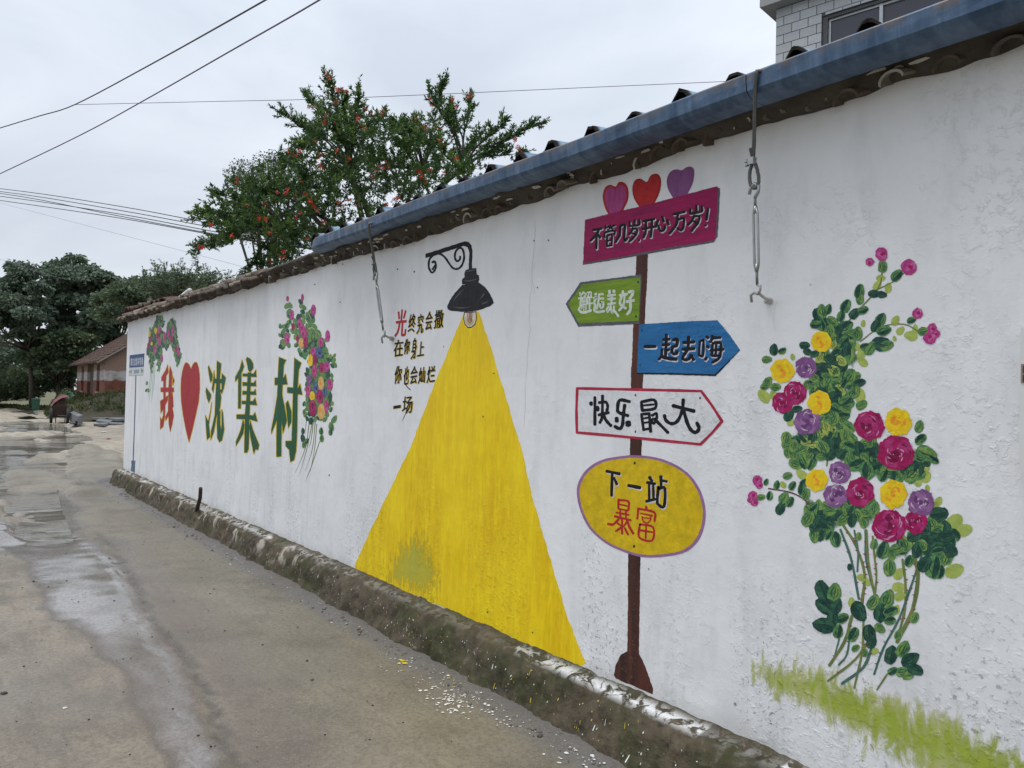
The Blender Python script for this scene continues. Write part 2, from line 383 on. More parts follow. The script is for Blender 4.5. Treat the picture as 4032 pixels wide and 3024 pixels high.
xs = np.concatenate([graded(-.2, 5, .08, 1.06, .6)[::-1][:-1] if False else graded(-.2, 5, .08, 1.06, .6)[::-1], graded(-.2 - .016, -85, .016, 1.0055, .9)])
ysl = np.concatenate([graded(-1.9, -24, .03, 1.03, 1.2)[::-1], graded(-1.87, 45, .03, 1.028, 1.2)])
road = link('road', grid_mesh('road', xs[::-1], ysl, road_z, M['road'])); tag(road, kind='structure')
# water lying in the hollows
def mat_water():
    m, t, b, o = newmat('muddy_water')
    b.inputs['Base Color'].default_value = (.17, .158, .135, 1); b.inputs['Roughness'].default_value = .05; b.inputs['IOR'].default_value = 1.33
    n = noise_n(t, pos(t, (2.4, .40, 1)), 1.1, 5, .6, 1.2)
    calm = mapr(t, noise_n(t, pos(t, (.5, .5, 1)), 1.4, 3, .5), .42, .58, 0.12, 1)
    n = math_n(t, 'MULTIPLY', n, calm)
    t.links.new(bump(t, n, 1.0, .05), b.inputs['Normal'])
    tr = N(t, 'ShaderNodeBsdfTransparent'); tr.inputs[0].default_value = (.8, .77, .7, 1); ms = N(t, 'ShaderNodeMixShader')
    fr = N(t, 'ShaderNodeFresnel'); fr.inputs[0].default_value = 1.33
    f2 = mapr(t, fr.outputs[0], 0, .25, .75, 1)
    t.links.new(f2, ms.inputs[0]); t.links.new(tr.outputs[0], ms.inputs[1]); t.links.new(b.outputs[0], ms.inputs[2]); t.links.new(ms.outputs[0], o.inputs[0])
    return m
M['water'] = mat_water()
for p in WATER:
    c = p.mean(0); q = c + (p - c) * 1.12 + np.sign(p - c) * .25
    tris = geometry.tessellate_polygon([[Vector((a, b_, 0)) for a, b_ in q]])
    pw = link('puddle', mesh('puddle', [(a, b_, -.0035) for a, b_ in q], [tuple(x) for x in tris], M['water'])); tag(pw, kind='structure')
    pm = pw.data
    if pm.polygons and pm.polygons[0].normal.z < 0: pm.flip_normals()
# wide ground to the horizon
def gz(X, Y): return -.09 + .03 * vnoise(X, Y, .1, 5, 3) + 0 * X, {}
M['ground'] = simple('grassy_earth', (.10, .12, .045), .95, var=.4, scale=1.2, bumpd=.05, col2=(.13, .105, .07))
ground = link('ground', grid_mesh('ground', np.linspace(-500, 300, 90), np.linspace(-400, 500, 90), gz, M['ground'])); tag(ground, kind='structure')

# ================================================================== THE WALL
TOPL = [(502, 1260), (1000, 1117), (1277, 1030), (1700, 905), (2300, 700), (2900, 501), (3668, 251), (4032, 128)]
top_pts = sorted([(p.x, p.z) for p in (at_y(u, v) for u, v in TOPL)])
X_END = at_y(496, 1500).x            # far end of the wall
ZB = 0.235
XR = 3.0
def wall_top(x):
    xs_, zs_ = zip(*top_pts)
    return float(np.interp(x, xs_, zs_))
wall = None
def build_wall():
    """front face as a fine grid so the bottom and top edges run a little unevenly"""
    X = list(np.arange(X_END, XR, .12)) + [XR]; n = len(X); rows = 7; vs = []; fs = []
    for i, x in enumerate(X):
        zt = wall_top(x) + .006 * noise.noise((x * 3, 0, 0)); 
        for k in range(rows):
            z = ZB - .12 + (zt - ZB + .12) * k / (rows - 1)
            vs.append((x, .0, z))
    for i in range(n - 1):
        for k in range(rows - 1):
            a = i * rows + k; fs.append((a, a + rows, a + rows + 1, a + 1))
    m = len(vs); T = .26
    for i, x in enumerate(X): vs += [(x, T, ZB - .12), (x, T, wall_top(x))]
    for i in range(n - 1):
        fs.append((m + 2 * i, m + 2 * i + 1, m + 2 * i + 3, m + 2 * i + 2))
        fs.append((i * rows + rows - 1, (i + 1) * rows + rows - 1, m + 2 * i + 3, m + 2 * i + 1))
    for i in (0, n - 1):
        fs.append(tuple(i * rows + k for k in range(rows)) + (m + 2 * i + 1, m + 2 * i))
    return mesh('wall', vs, fs, M['wall'])
wall = link('wall', build_wall())
tag(wall, 'long white plastered wall covered with painted signs, roses, a lamp and lettering', 'wall')
X_END0 = X_END

# ------------------------------------------------------------------ flat paint on the wall
KOFF = [0.0]
def off(layer):
    KOFF[0] += 1.2e-6
    return -(layer * .00032 + .0006 + (KOFF[0] % .00020))
class Crop:
    def __init__(s, ox, oy, k): s.ox, s.oy, s.k = ox, oy, k
    def W(s, x, y):
        p = at_y(s.ox + x * s.k, s.oy + y * s.k); return (p.x, p.z)
D4 = Crop(0, 0, 1.8228); NAT = Crop(0, 0, 1)
def poly_mesh(vs2, y):
    """concave polygon in the wall plane -> verts, faces facing the road"""
    tri = geometry.tessellate_polygon([[Vector((a, b_, 0)) for a, b_ in vs2]])
    vs = [(a, y, b_) for a, b_ in vs2]; fs = []
    for t_ in tri:
        a, b_, c = (vs2[i] for i in t_)
        s_ = (b_[0] - a[0]) * (c[1] - a[1]) - (b_[1] - a[1]) * (c[0] - a[0])
        fs.append(tuple(t_) if s_ > 0 else tuple(reversed(t_)))
    return vs, fs
def rough_edge(pts, step, amp, closed=True):
    o = []; n = len(pts)
    for i in range(n if closed else n - 1):
        a = np.array(pts[i], float); b_ = np.array(pts[(i + 1) % n], float); d = np.linalg.norm(b_ - a); k = max(1, int(d / step))
        nn = np.array([-(b_ - a)[1], (b_ - a)[0]]) / (d + 1e-9)
        for j in range(k):
            q = a + (b_ - a) * j / k
            o.append(tuple(q + nn * amp * (random.random() - .5) * 2 * (1 if j else .3)))
    return o
def paint_poly(mb, cr_, pts, layer, mi=0, step=14, amp=1.6, smooth=False):
    if smooth: pts = catmull(list(pts) + [pts[0]], 6)[:-1]
    pts = rough_edge(pts, step, amp)
    vs, fs = poly_mesh([cr_.W(*p) for p in pts], off(layer)); mb.add(vs, fs, mi)
def ribbon(pts, wd, taper=False, cap=True):
    """outline of a brush stroke in 2D"""
    if len(pts) == 1: pts = [pts[0], (pts[0][0] + .1, pts[0][1] + .1)]
    P = catmull(pts, 4) if len(pts) > 2 else [tuple(pts[0])] + [tuple(np.array(pts[0]) + (np.array(pts[-1]) - np.array(pts[0])) * t_) for t_ in (.33, .66)] + [tuple(pts[-1])]
    P = [np.array(p, float) for p in P]; n = len(P); Lf = []; Rg = []
    for i in range(n):
        t_ = P[min(i + 1, n - 1)] - P[max(i - 1, 0)]; t_ = t_ / (np.linalg.norm(t_) + 1e-9); nn = np.array([-t_[1], t_[0]])
        ww = wd / 2 * (1 + .10 * math.sin(i * 1.7 + P[0][0] * .3))
        if taper: ww *= max(.15, 1 - (i / (n - 1)) ** 2 * .9) if taper == 1 else max(.12, math.sin(math.pi * (i + .4) / (n - .2)))
        Lf.append(P[i] + nn * ww); Rg.append(P[i] - nn * ww)
    return P, Lf, Rg
def paint_stroke(mb, cr_, pts, wd, layer, mi=0, taper=False, dx=0, dy=0):
    pts = [(a + dx, b_ + dy) for a, b_ in pts]
    P, Lf, Rg = ribbon(pts, wd, taper); y = off(layer); n = len(P); vs = []; fs = []
    for i in range(n):
        for q in (Lf[i], Rg[i]): x, z = cr_.W(*q); vs.append((x, y, z))
    for i in range(n - 1):
        a, b_, c, d = 2 * i, 2 * i + 1, 2 * i + 3, 2 * i + 2
        s_ = (vs[b_][0] - vs[a][0]) * (vs[c][2] - vs[a][2]) - (vs[b_][2] - vs[a][2]) * (vs[c][0] - vs[a][0])
        fs.append((a, b_, c, d) if s_ > 0 else (d, c, b_, a))
    if not taper:
        for e, sgn in ((0, -1), (n - 1, 1)):
            t_ = P[min(e + 1, n - 1)] - P[max(e - 1, 0)]; t_ = t_ / (np.linalg.norm(t_) + 1e-9) * sgn
            r = np.linalg.norm(Lf[e] - Rg[e]) / 2; nn = (Lf[e] - P[e]) / (r + 1e-9); base = len(vs)
            ring = [P[e] + nn * r * math.cos(q) + t_ * r * .8 * math.sin(q) for q in np.linspace(0, math.pi, 6)]
            for q in ring: x, z = cr_.W(*q); vs.append((x, y, z))
            a, b_, c = vs[base], vs[base + 2], vs[base + 4]
            s_ = (b_[0] - a[0]) * (c[2] - a[2]) - (b_[2] - a[2]) * (c[0] - a[0])
            f = tuple(range(base, base + 6)); fs.append(f if s_ > 0 else tuple(reversed(f)))
    mb.add(vs, fs, mi)
def parse(s):
    o = []
    for st in s.replace('\n', '').split(';'):
        st = st.strip()
        if not st: continue
        wd = None
        if ':' in st: wd, st = st.split(':'); wd = float(wd)
        o.append((wd, [tuple(float(q) for q in p.split(',')) for p in st.split()]))
    return o
def lettering(parent, cr_, chars, wd, mats, shadow=None, layer=3, name='painted_character'):
    """chars: one brush-stroke list per character; shadow = (dx, dy) second colour beneath"""
    for s in chars:
        mb = MB()
        st = parse(s)
        if shadow:
            for w_, p in st: paint_stroke(mb, cr_, p, (w_ or wd) * 1.14, layer, 1, dx=shadow[0], dy=shadow[1])
        for w_, p in st: paint_stroke(mb, cr_, p, (w_ or wd) * 1.10, layer + 1, 0)
        mb.build(name, mats if shadow else mats[:1], parent)

# colours
black = paint('black_paint', (.011, .012, .015), (.007, .007, .010), rough=.6)
yel = paint('light_beam_yellow', (.88, .63, .008), (.74, .47, .008), vert=True, scale=1.6, var=1.1)
magenta = paint('magenta_paint', (.36, .008, .095), (.22, .007, .07), horiz=True, var=.6)
greenp = paint('green_paint', (.22, .34, .028), (.12, .22, .02), horiz=True)
bluep = paint('blue_paint', (.028, .17, .40), (.015, .115, .30), horiz=True)
greyp = paint('grey_paint', (.12, .125, .14), (.08, .085, .10))
brownp = paint('brown_paint', (.105, .035, .024), (.03, .018, .016), vert=True, scale=1.6)
redp = paint('red_paint', (.50, .022, .025), (.36, .016, .022))
reds = paint('crimson_paint', (.42, .014, .022), (.31, .011, .018), vert=True)
purp = paint('purple_paint', (.25, .085, .25), (.19, .065, .19), vert=True)
pinkp = paint('pink_paint', (.42, .07, .24), (.30, .035, .17), vert=True)
olive = paint('mustard_paint', (.72, .50, .010), (.52, .37, .010), scale=5)
whitep = paint('white_lettering', (.70, .74, .68), (.55, .62, .50))
white2 = paint('white_shadow_paint', (.72, .70, .74), (.50, .42, .52))
dgreen = paint('dark_green_paint', (.014, .105, .040), (.009, .07, .028), vert=True)
oyel = paint('outline_yellow', (.80, .56, .03), (.66, .44, .02))
mauve = paint('mauve_outline', (.34, .17, .34), (.28, .13, .30))

# the dim cream bulb, lamp and beam
C4 = Crop(1350, 850, .54259); C5 = Crop(1200, 1750, .76787); C5b = Crop(2300, 2200, .78300)
lampo = empty('painted_lamp'); lampo.parent = wall; tag(lampo, 'black painted hanging lamp with a wide yellow beam below it')
BL = lambda u: 1843 + .4282 * (u - 489)
mb = MB()
beam = [(1826, 1232), (1719, 1490), (1621, 1750), (1500, 2003), (1398, 2218)]
u = 1398
while u < 2300: beam.append((u, BL(u) + 12 + random.uniform(-4, 5))); u += 40
beam += [(2308, 2612), (2233, 2426), (2179, 2241), (2098, 1965), (2049, 1750), (1990, 1560), (1940, 1390), (1885, 1228)]
paint_poly(mb, NAT, beam, 0, step=18, amp=2.2)
beamo = mb.build('light_beam', yel, lampo)
mb = MB()
paint_poly(mb, C4, [(600, 275), (720, 238), (835, 200), (885, 185), (915, 190), (935, 215), (942, 260), (936, 365), (914, 365), (918, 265), (905, 228), (880, 218), (840, 230), (720, 270), (600, 306)], 1, amp=1.5)
for wd, s in ((14, '652,388 662,372 674,350 668,332 650,338;640,408 655,410 672,385 676,355 664,330 650,335'), (15, '640,408 624,370 630,315 660,285 700,275 740,300 790,370 825,386 860,365 880,310 873,250 850,232 822,255 813,295 826,328 848,318 852,295')):
    for w_, p in parse(s): paint_stroke(mb, C4, p, wd, 1)
mb.build('lamp_bracket', black, lampo)
mb = MB()
paint_poly(mb, C4, [(914, 350), (938, 350), (941, 385), (914, 385)], 1)
paint_poly(mb, C4, [(893, 392), (925, 382), (970, 378), (973, 425), (987, 430), (992, 462), (983, 484), (925, 498), (866, 497), (864, 470), (870, 455), (884, 446), (882, 420)], 1)
paint_poly(mb, C4, [(868, 500), (930, 494), (985, 482), (1030, 515), (1060, 553), (1085, 600), (1096, 632), (1075, 652), (1020, 675), (960, 690), (900, 697), (850, 695), (790, 690), (762, 678), (757, 660), (775, 615), (812, 560)], 1)
for w_, p in parse('7:893,405 930,398 968,388;7:872,470 920,472 985,455;8:800,620 840,570 880,530;10:1000,600 1030,560;8:800,660 860,668 930,660;10:1010,640 1060,620'):
    paint_stroke(mb, C4, p, w_, 2, 1, taper=2)
mb.build('lampshade', [paint('lamp_black', (.018, .018, .022), (.007, .008, .010), scale=7), paint('lamp_grey_sheen', (.13, .13, .14), (.06, .06, .07))], lampo)
mb = MB()
el = lambda cx, cy, rx, ry, n=20, rot=0, wob=0: [(cx + rx * math.cos(q) * math.cos(rot) - ry * math.sin(q) * math.sin(rot) + random.uniform(-wob, wob), cy + rx * math.cos(q) * math.sin(rot) + ry * math.sin(q) * math.cos(rot) + random.uniform(-wob, wob)) for q in [2 * math.pi * i / n for i in range(n)]]
bulb = [(880, 697), (874, 745), (884, 790), (910, 815), (935, 812), (962, 790), (974, 745), (970, 692), (925, 697)]
paint_poly(mb, C4, bulb, 1, 0, amp=1)
paint_poly(mb, C4, [(924 + (a - 924) * .88, 750 + (b_ - 750) * .88) for a, b_ in bulb], 2, 1, amp=1)
paint_poly(mb, C4, el(922, 765, 26, 30), 3, 2, amp=1)
for w_, p in parse('5:908,700 912,765 935,765 938,698;5:920,700 922,762;5:928,700 930,760'): paint_stroke(mb, C4, p, w_, 4, 3)
mb.build('bulb', [black, paint('bulb_white', (.74, .70, .62), (.60, .52, .38)), paint('bulb_tan', (.52, .38, .20), (.62, .5, .34)), paint('filament_red', (.28, .06, .04))], lampo)

# ---- signpost
C6 = Crop(2150, 600, .54249); C7 = Crop(2150, 1450, .54249)
sp = empty('painted_signpost'); sp.parent = wall
mb = MB()
paint_poly(mb, C6, [(658, 738), (740, 732), (736, 900), (722, 1120), (716, 1260), (706, 1659), (618, 1659), (634, 1250), (650, 900)], 0)
paint_poly(mb, C7, [(618, -12), (706, -12), (702, 150), (616, 150)], 0)
paint_poly(mb, C7, [(611, 500), (697, 505), (693, 645), (609, 640)], 0)
paint_poly(mb, C7, [(597, 1340), (686, 1350), (680, 1659), (594, 1659)], 0)
paint_poly(mb, C5b, [(222, -30), (283, -30), (280, 200), (276, 480), (217, 475), (221, 200)], 0, amp=1)
paint_poly(mb, C5b, [(216, 465), (185, 482), (160, 530), (149, 585), (160, 602), (345, 682), (347, 655), (320, 575), (295, 510), (277, 478)], 0, smooth=False)
mb.build('painted_post', brownp, sp)
def board(name, cr_, fill, under, mats, bolts=()):
    mb = MB()
    for poly, mi, ly in under: paint_poly(mb, cr_, poly, ly, mi, amp=1.6)
    paint_poly(mb, cr_, fill, 2, 0, amp=1.6)
    for x, y in bolts: paint_poly(mb, cr_, el(x, y, 6, 9, 10), 5, len(mats) - 1, step=50, amp=0)
    return mb.build(name, mats, sp)
bolt = paint('bolt_paint', (.03, .045, .04))
b1_ = board('painted_sign', C6, [(285, 490), (520, 430), (760, 375), (1000, 310), (1240, 246), (1250, 256), (1232, 625), (1210, 640), (900, 690), (600, 748), (270, 805), (276, 650)],
            [([(600, 745), (900, 690), (1215, 632), (1240, 250), (1264, 262), (1256, 450), (1246, 612), (1218, 654), (900, 708), (500, 780), (268, 818), (268, 798)], 1, 1)], [magenta, greyp, paint('bolt_violet', (.10, .02, .12))], [(702, 690)])
tag(b1_, 'magenta painted board lettered about being happy at any age')
def heart(outer, inner=None, m1=redp, m2=None, lab=None):
    mb = MB(); paint_poly(mb, C6, outer, 1, 0, smooth=True, step=30, amp=.6)
    if inner: paint_poly(mb, C6, inner, 1.6, 1, smooth=True, step=30, amp=.6)
    o = mb.build('painted_heart', [m1] + ([m2] if m2 else []), sp); tag(o, lab)
heart([(458, 458), (428, 400), (412, 320), (428, 258), (465, 235), (506, 248), (528, 216), (568, 220), (596, 260), (597, 340), (570, 400), (545, 440)],
      [(465, 445), (440, 385), (428, 315), (443, 265), (475, 250), (503, 268), (530, 245), (562, 240), (582, 285), (576, 350), (530, 435)], redp, pinkp, 'pink heart with a red rim above the magenta board')
heart([(680, 400), (640, 335), (627, 262), (645, 205), (685, 190), (732, 214), (760, 168), (805, 155), (834, 190), (832, 262), (808, 330), (772, 380)],
      [(690, 395), (652, 330), (640, 265), (655, 215), (688, 202), (734, 226), (766, 180), (800, 170), (822, 200), (820, 262), (796, 325), (765, 378)], paint('deep_red', (.42, .014, .02)), redp, 'red heart above the magenta board')
heart([(925, 336), (886, 265), (878, 195), (905, 140), (948, 123), (985, 130), (1020, 108), (1052, 104), (1076, 130), (1070, 210), (1042, 275), (1012, 314)], None, purp, None, 'purple heart above the magenta board')
A1 = Crop(2300, 780, .24412)
MSG1 = ["150,515 288,492;245,505 200,590 105,690;205,605 200,815;225,585 262,640",
 "28:352,440 348,500;28:355,475 408,462;28:430,440 415,490;28:430,468 500,440;28:440,480 468,500;30:335,640 342,560 490,528 492,590;30:375,600 372,780;30:380,612 452,598 448,765;26:378,690 448,680;30:378,775 448,762;24:385,505 400,535",
 "585,455 578,590 555,640 510,710;590,450 660,440 650,640 665,688 698,650",
 "34:740,385 740,455;34:742,452 892,430 890,350;34:820,350 820,438;34:790,480 770,540 728,590;34:790,500 852,492 855,560 800,640 738,700;34:788,570 838,592",
 "30:895,668 886,690", "958,375 1138,338;948,500 1130,465;1000,380 998,540 960,640;1100,348 1095,460 1078,630",
 "1195,365 1158,468;1203,445 1215,500 1250,535 1300,500 1308,445;1265,300 1288,380;1345,360 1370,425",
 "1445,262 1630,222;1515,265 1490,430 1380,575;1510,350 1612,332 1600,480 1560,520 1512,482",
 "1715,180 1715,255;1718,255 1898,215 1902,135;1815,118 1815,225;1780,285 1740,370 1682,430;1780,292 1862,300 1840,400 1785,470 1738,530;1780,375 1830,430",
 "42:2003,170 1975,350;48:1965,440"]
lettering(b1_, A1, MSG1, 38, [black, white2], (11, 13), 3)
b2_ = board('painted_sign', C6, [(265, 958), (470, 930), (686, 905), (682, 1060), (674, 1222), (450, 1232), (240, 1240), (162, 1100)],
            [([(250, 943), (470, 915), (692, 886), (696, 905), (688, 1060), (680, 1245), (235, 1266), (143, 1100)], 1, 1)], [greenp, greyp, bolt], [(670, 942), (655, 1190)])
tag(b2_, 'green arrow board pointing left with white lettering')
A2 = Crop(2260, 1130, .117541)
MSG2 = ["58:215,200 238,295 335,165;52:340,205 418,230 350,330;60:175,385 265,352;60:262,360 222,540 230,640 172,745;80:175,760 270,850 430,838 580,785;38:292,375 288,600 270,735;38:292,375 412,365 410,750;34:350,385 338,800;30:285,482 418,470;30:290,592 408,580;50:465,185 580,180 578,325;44:510,200 478,315;55:455,345 610,345;44:475,375 468,575;50:537,355 535,725;50:470,560 625,545",
 "95:740,240;68:680,375 760,345 692,510 718,620 682,770;78:690,785 800,842 1010,808;70:850,250 990,240;62:848,255 830,480 775,740;66:855,390 1000,388;62:895,515 888,680 980,680 990,515 900,515",
 "88:1200,135 1200,200;88:1350,122 1350,158;1155,292 1390,258;1150,412 1385,390;1150,578 1395,540;60:1275,285 1265,560;60:1240,600 1235,700 1130,835 1115,735 1180,655;62:1240,685 1290,870 1345,770 1350,650;68:1350,780 1420,870 1500,985",
 "1650,135 1650,215;85:1545,280 1785,240;78:1612,300 1552,555 1740,715;70:1705,290 1670,600 1522,785;85:1845,172 1985,142 1960,270 1880,390;90:1785,490 2015,450;85:1900,480 1900,760 1795,915"]
lettering(b2_, A2, MSG2, 75, [whitep], None, 3)
b3_ = board('painted_sign', C6, [(678, 1248), (960, 1230), (1245, 1218), (1330, 1320), (1408, 1430), (1320, 1520), (1225, 1612), (940, 1603), (663, 1598), (668, 1420)],
            [([(663, 1590), (940, 1598), (1222, 1604), (1400, 1425), (1409, 1436), (1232, 1624), (940, 1615), (662, 1609)], 1, 1)], [bluep, black, paint('bolt_navy', (.02, .07, .13))], [(698, 1290), (685, 1545)])
tag(b3_, 'blue arrow board pointing right with black lettering')
A3 = Crop(2520, 1290, .158228)
MSG3 = ["78:125,472 390,468", "72:665,175 655,480 640,750;68:590,300 735,290;66:575,430 725,420;62:690,560 735,545;62:550,545 542,700 478,790;80:560,725 700,765 910,790;76:835,310 930,290 922,440 825,480 800,600 850,655 918,635 930,590",
 "1217,235 1205,530;1095,372 1345,358;1065,540 1355,522;72:1190,550 1070,740 1120,800 1220,780 1275,690;72:1285,690 1340,800",
 "58:1495,350 1475,680;58:1498,345 1540,325 1588,330 1575,690 1480,690;68:1665,225 1700,258;68:1680,465 1710,498;66:1668,745 1632,795;66:1800,205 1812,265 1755,355;72:1825,255 2005,248;66:1815,395 1795,690;68:1815,390 2015,392 2008,650 1960,770 1810,865;64:1770,568 2075,540;62:1800,700 1985,698;58:1905,400 1890,690"]
lettering(b3_, A3, MSG3, 76, [black, white2], (14, 30), 3)
mb = MB()
ol = [(228, 146), (520, 152), (880, 160), (1128, 166), (1205, 270), (1278, 385), (1205, 470), (1122, 552), (800, 520), (500, 490), (225, 466), (222, 300)]
paint_poly(mb, C7, ol, 1.2, 1, amp=1)
for i in range(len(ol)): paint_stroke(mb, C7, [ol[i], ol[(i + 1) % len(ol)]], 20, 2)
for x, y in ((651, 195), (651, 460), (1120, 216)): paint_poly(mb, C7, el(x, y, 6, 9, 10), 4, 2, step=50, amp=0)
b4_ = mb.build('painted_sign', [paint('sign_rim_red', (.48, .03, .07), (.36, .02, .05)), paint('sign_white', (.73, .745, .76), (.68, .69, .71)), bolt], sp)
tag(b4_, 'white arrow board with a red rim pointing right')
A4 = Crop(2300, 1540, .217)
MSG4 = ["62:130,215 132,240;50:200,112 200,605;62:248,290 252,345;48:338,85 336,400 335,430;48:278,208 400,200 432,280 415,360;52:270,432 450,388;50:335,440 320,510 290,570;54:355,440 410,540 490,625",
 "56:830,190 650,165 612,320 640,390 800,445;56:740,255 715,450 700,610 650,680 560,640;68:595,495 598,540;95:803,575 806,605",
 "50:1042,200 1060,355;50:1045,195 1275,160 1292,310 1062,350;34:1062,262 1270,240;46:1040,420 1175,408;46:1045,425 1082,695;50:1185,400 1212,735;32:1062,497 1180,480;34:1075,578 1190,560;44:1075,700 1195,680;46:1240,440 1315,405 1318,500 1262,588 1225,525 1285,502;52:1325,550 1525,750",
 "60:1620,265 1998,362;56:1803,155 1785,350 1700,540 1590,590 1490,530 1462,440;60:1810,350 1885,600 1960,720 2040,745 2088,670 2050,575"]
lettering(b4_, A4, MSG4, 55, [black], None, 3)
mb = MB()
ov = [(610, 630), (420, 660), (300, 730), (235, 830), (226, 930), (260, 1060), (330, 1180), (450, 1280), (600, 1345), (720, 1372), (870, 1366), (1010, 1335), (1100, 1260), (1148, 1150), (1158, 1020), (1118, 880), (1030, 760), (900, 680), (760, 640)]
paint_poly(mb, C7, ov, 1.2, 1, smooth=True, step=40, amp=1.2)
ovi = [(690 + (a - 690) * .957, 1002 + (b_ - 1002) * .95) for a, b_ in ov]
paint_poly(mb, C7, ovi, 2, 0, smooth=True, step=40, amp=1.2)
for x, y in ((645, 688), (641, 1292)): paint_poly(mb, C7, el(x, y, 8, 11, 10), 4, 2, step=50, amp=0)
b5_ = mb.build('painted_sign', [olive, mauve, bolt], sp); tag(b5_, 'mustard oval board with a mauve rim, lowest on the post')
A5 = Crop(2360, 1830, .192926)
lettering(b5_, A5, ["56:155,130 415,185;54:268,170 255,630;50:305,270 362,395", "64:600,422 835,468",
 "58:1030,255 1078,330;58:985,362 1140,388;46:1020,400 1025,720;48:1105,395 1112,700;52:965,745 1160,700;58:1262,240 1270,480;50:1305,325 1380,342;56:1210,450 1188,740 1215,815 1325,850 1342,490 1215,468"], 56, [black, white2], (18, 24), 3)
lettering(b5_, A5, ["42:397,705 392,890;42:400,715 598,750 600,915;30:415,805 590,845;34:405,900 590,935;36:432,915 430,1095;36:548,945 548,1100;36:350,972 605,1022;40:320,1050 645,1130;46:395,1115 290,1215 180,1205;46:570,1140 630,1290 698,1400;40:468,1120 470,1405;36:375,1190 440,1240;40:440,1285 342,1355;40:520,1290 592,1425;34:565,1165 500,1260",
 "44:962,850 968,915;42:800,890 782,1100;44:805,895 1125,970 1132,1150;32:850,990 1090,1040;26:875,1050 900,1145 975,1190 1045,1130 1055,1060;22:900,1068 940,1090 965,1075 1000,1095 1040,1085;40:832,1212 820,1480 1080,1545 1102,1275 835,1212;34:960,1250 950,1500;36:835,1335 1090,1375"], 42, [redp], None, 3)

# ---- big village lettering and heart
A7 = Crop(600, 1380, .289314)
def polys(s): return [p for _, p in parse(s)]
BIG = [
 ('painted_character', reds, "210,190 222,298 190,345 180,500 150,500 160,405 125,420 125,360 180,270;115,505 292,505 295,565 115,565;152,400 185,400 180,620 172,900 150,1035 108,1075 108,905 130,945 148,880 152,600;108,690 215,610 210,680 115,860;240,210 272,300 265,520 270,760 292,885 270,1010 243,1108 225,1000 215,800 222,500 230,300;275,560 288,760 182,960 176,905 255,740;275,340 302,412 278,480", 11),
 ('painted_heart', reds, "527,250 500,190 478,170 462,165 445,175 428,215 408,290 393,400 388,520 395,700 420,880 455,1070 500,1250 545,1080 590,880 630,700 646,520 644,330 628,225 610,170 595,160 575,162 550,195", 15),
 ('painted_character', dgreen, "768,205 820,330 818,400 795,440 775,350 758,230;735,505 800,600 798,640 770,715 745,650 728,560;808,700 800,800 770,1010 790,1170 745,1218 735,1100 722,880 760,960 790,830;840,270 856,400 830,575 810,525 830,400;835,385 965,385 965,445 835,445;948,310 1000,370 975,510 945,590 912,540 945,530 945,380;880,140 938,180 920,380 925,560 938,640 925,760 905,850 880,880 835,1120 795,1220 800,1100 850,880 862,600 875,400;885,850 925,810 925,1000 938,1082 945,1000 945,800 962,850 972,990 978,1080 950,1220 915,1250 885,1190 880,1000", 17),
 ('painted_character', dgreen, "1222,130 1250,222 1212,320 1205,790 1168,790 1170,375 1130,425 1130,360 1190,250;1290,88 1340,120 1372,175 1375,240 1332,300 1305,265 1290,180 1275,125;1230,315 1380,315 1410,262 1420,362 1230,352;1300,300 1345,300 1325,862 1262,870 1285,600;1230,430 1380,440 1408,400 1415,488 1230,480;1230,550 1380,560 1405,520 1415,605 1228,600;1218,685 1370,690 1400,640 1425,745 1218,728;1145,872 1260,870 1370,885 1400,840 1432,970 1335,940 1148,930;1265,865 1322,860 1322,1000 1312,1340 1292,1390 1252,1390 1258,1000;1235,935 1255,1010 1238,1130 1140,1302 1138,1240 1200,1090;1335,950 1370,1080 1455,1285 1440,1352 1405,1345 1382,1412 1335,1180 1318,1050", 17),
 ('painted_character', dgreen, "1725,90 1822,130 1790,200 1780,370 1768,600 1755,1440 1690,1448 1692,1000 1702,600 1712,300;1668,372 1785,370 1815,318 1840,462 1668,470;1705,590 1725,800 1690,965 1620,1135 1620,1080 1655,900;1765,590 1800,760 1835,950 1778,1128 1755,880;1845,680 1895,830 1895,970 1850,1058 1835,900 1818,720;1935,100 2028,170 1995,260 1980,480 1972,1100 1958,1370 1930,1490 1880,1520 1862,1350 1815,1300 1815,1232 1897,1230 1905,1000 1915,600 1928,300;1838,500 1985,512 2012,455 2042,602 1838,575", 18)]
slog = empty('painted_slogan'); slog.parent = wall
for nm, mt, s, ow in BIG:
    mb = MB(); PL = polys(s)
    for p in PL:
        for i in range(len(p)): paint_stroke(mb, A7, [p[i], p[(i + 1) % len(p)]], ow, .5, 1)
    for p in PL: paint_poly(mb, A7, p, 2, 0, step=25, amp=1.2)
    mb.build(nm, [mt, oyel], slog)

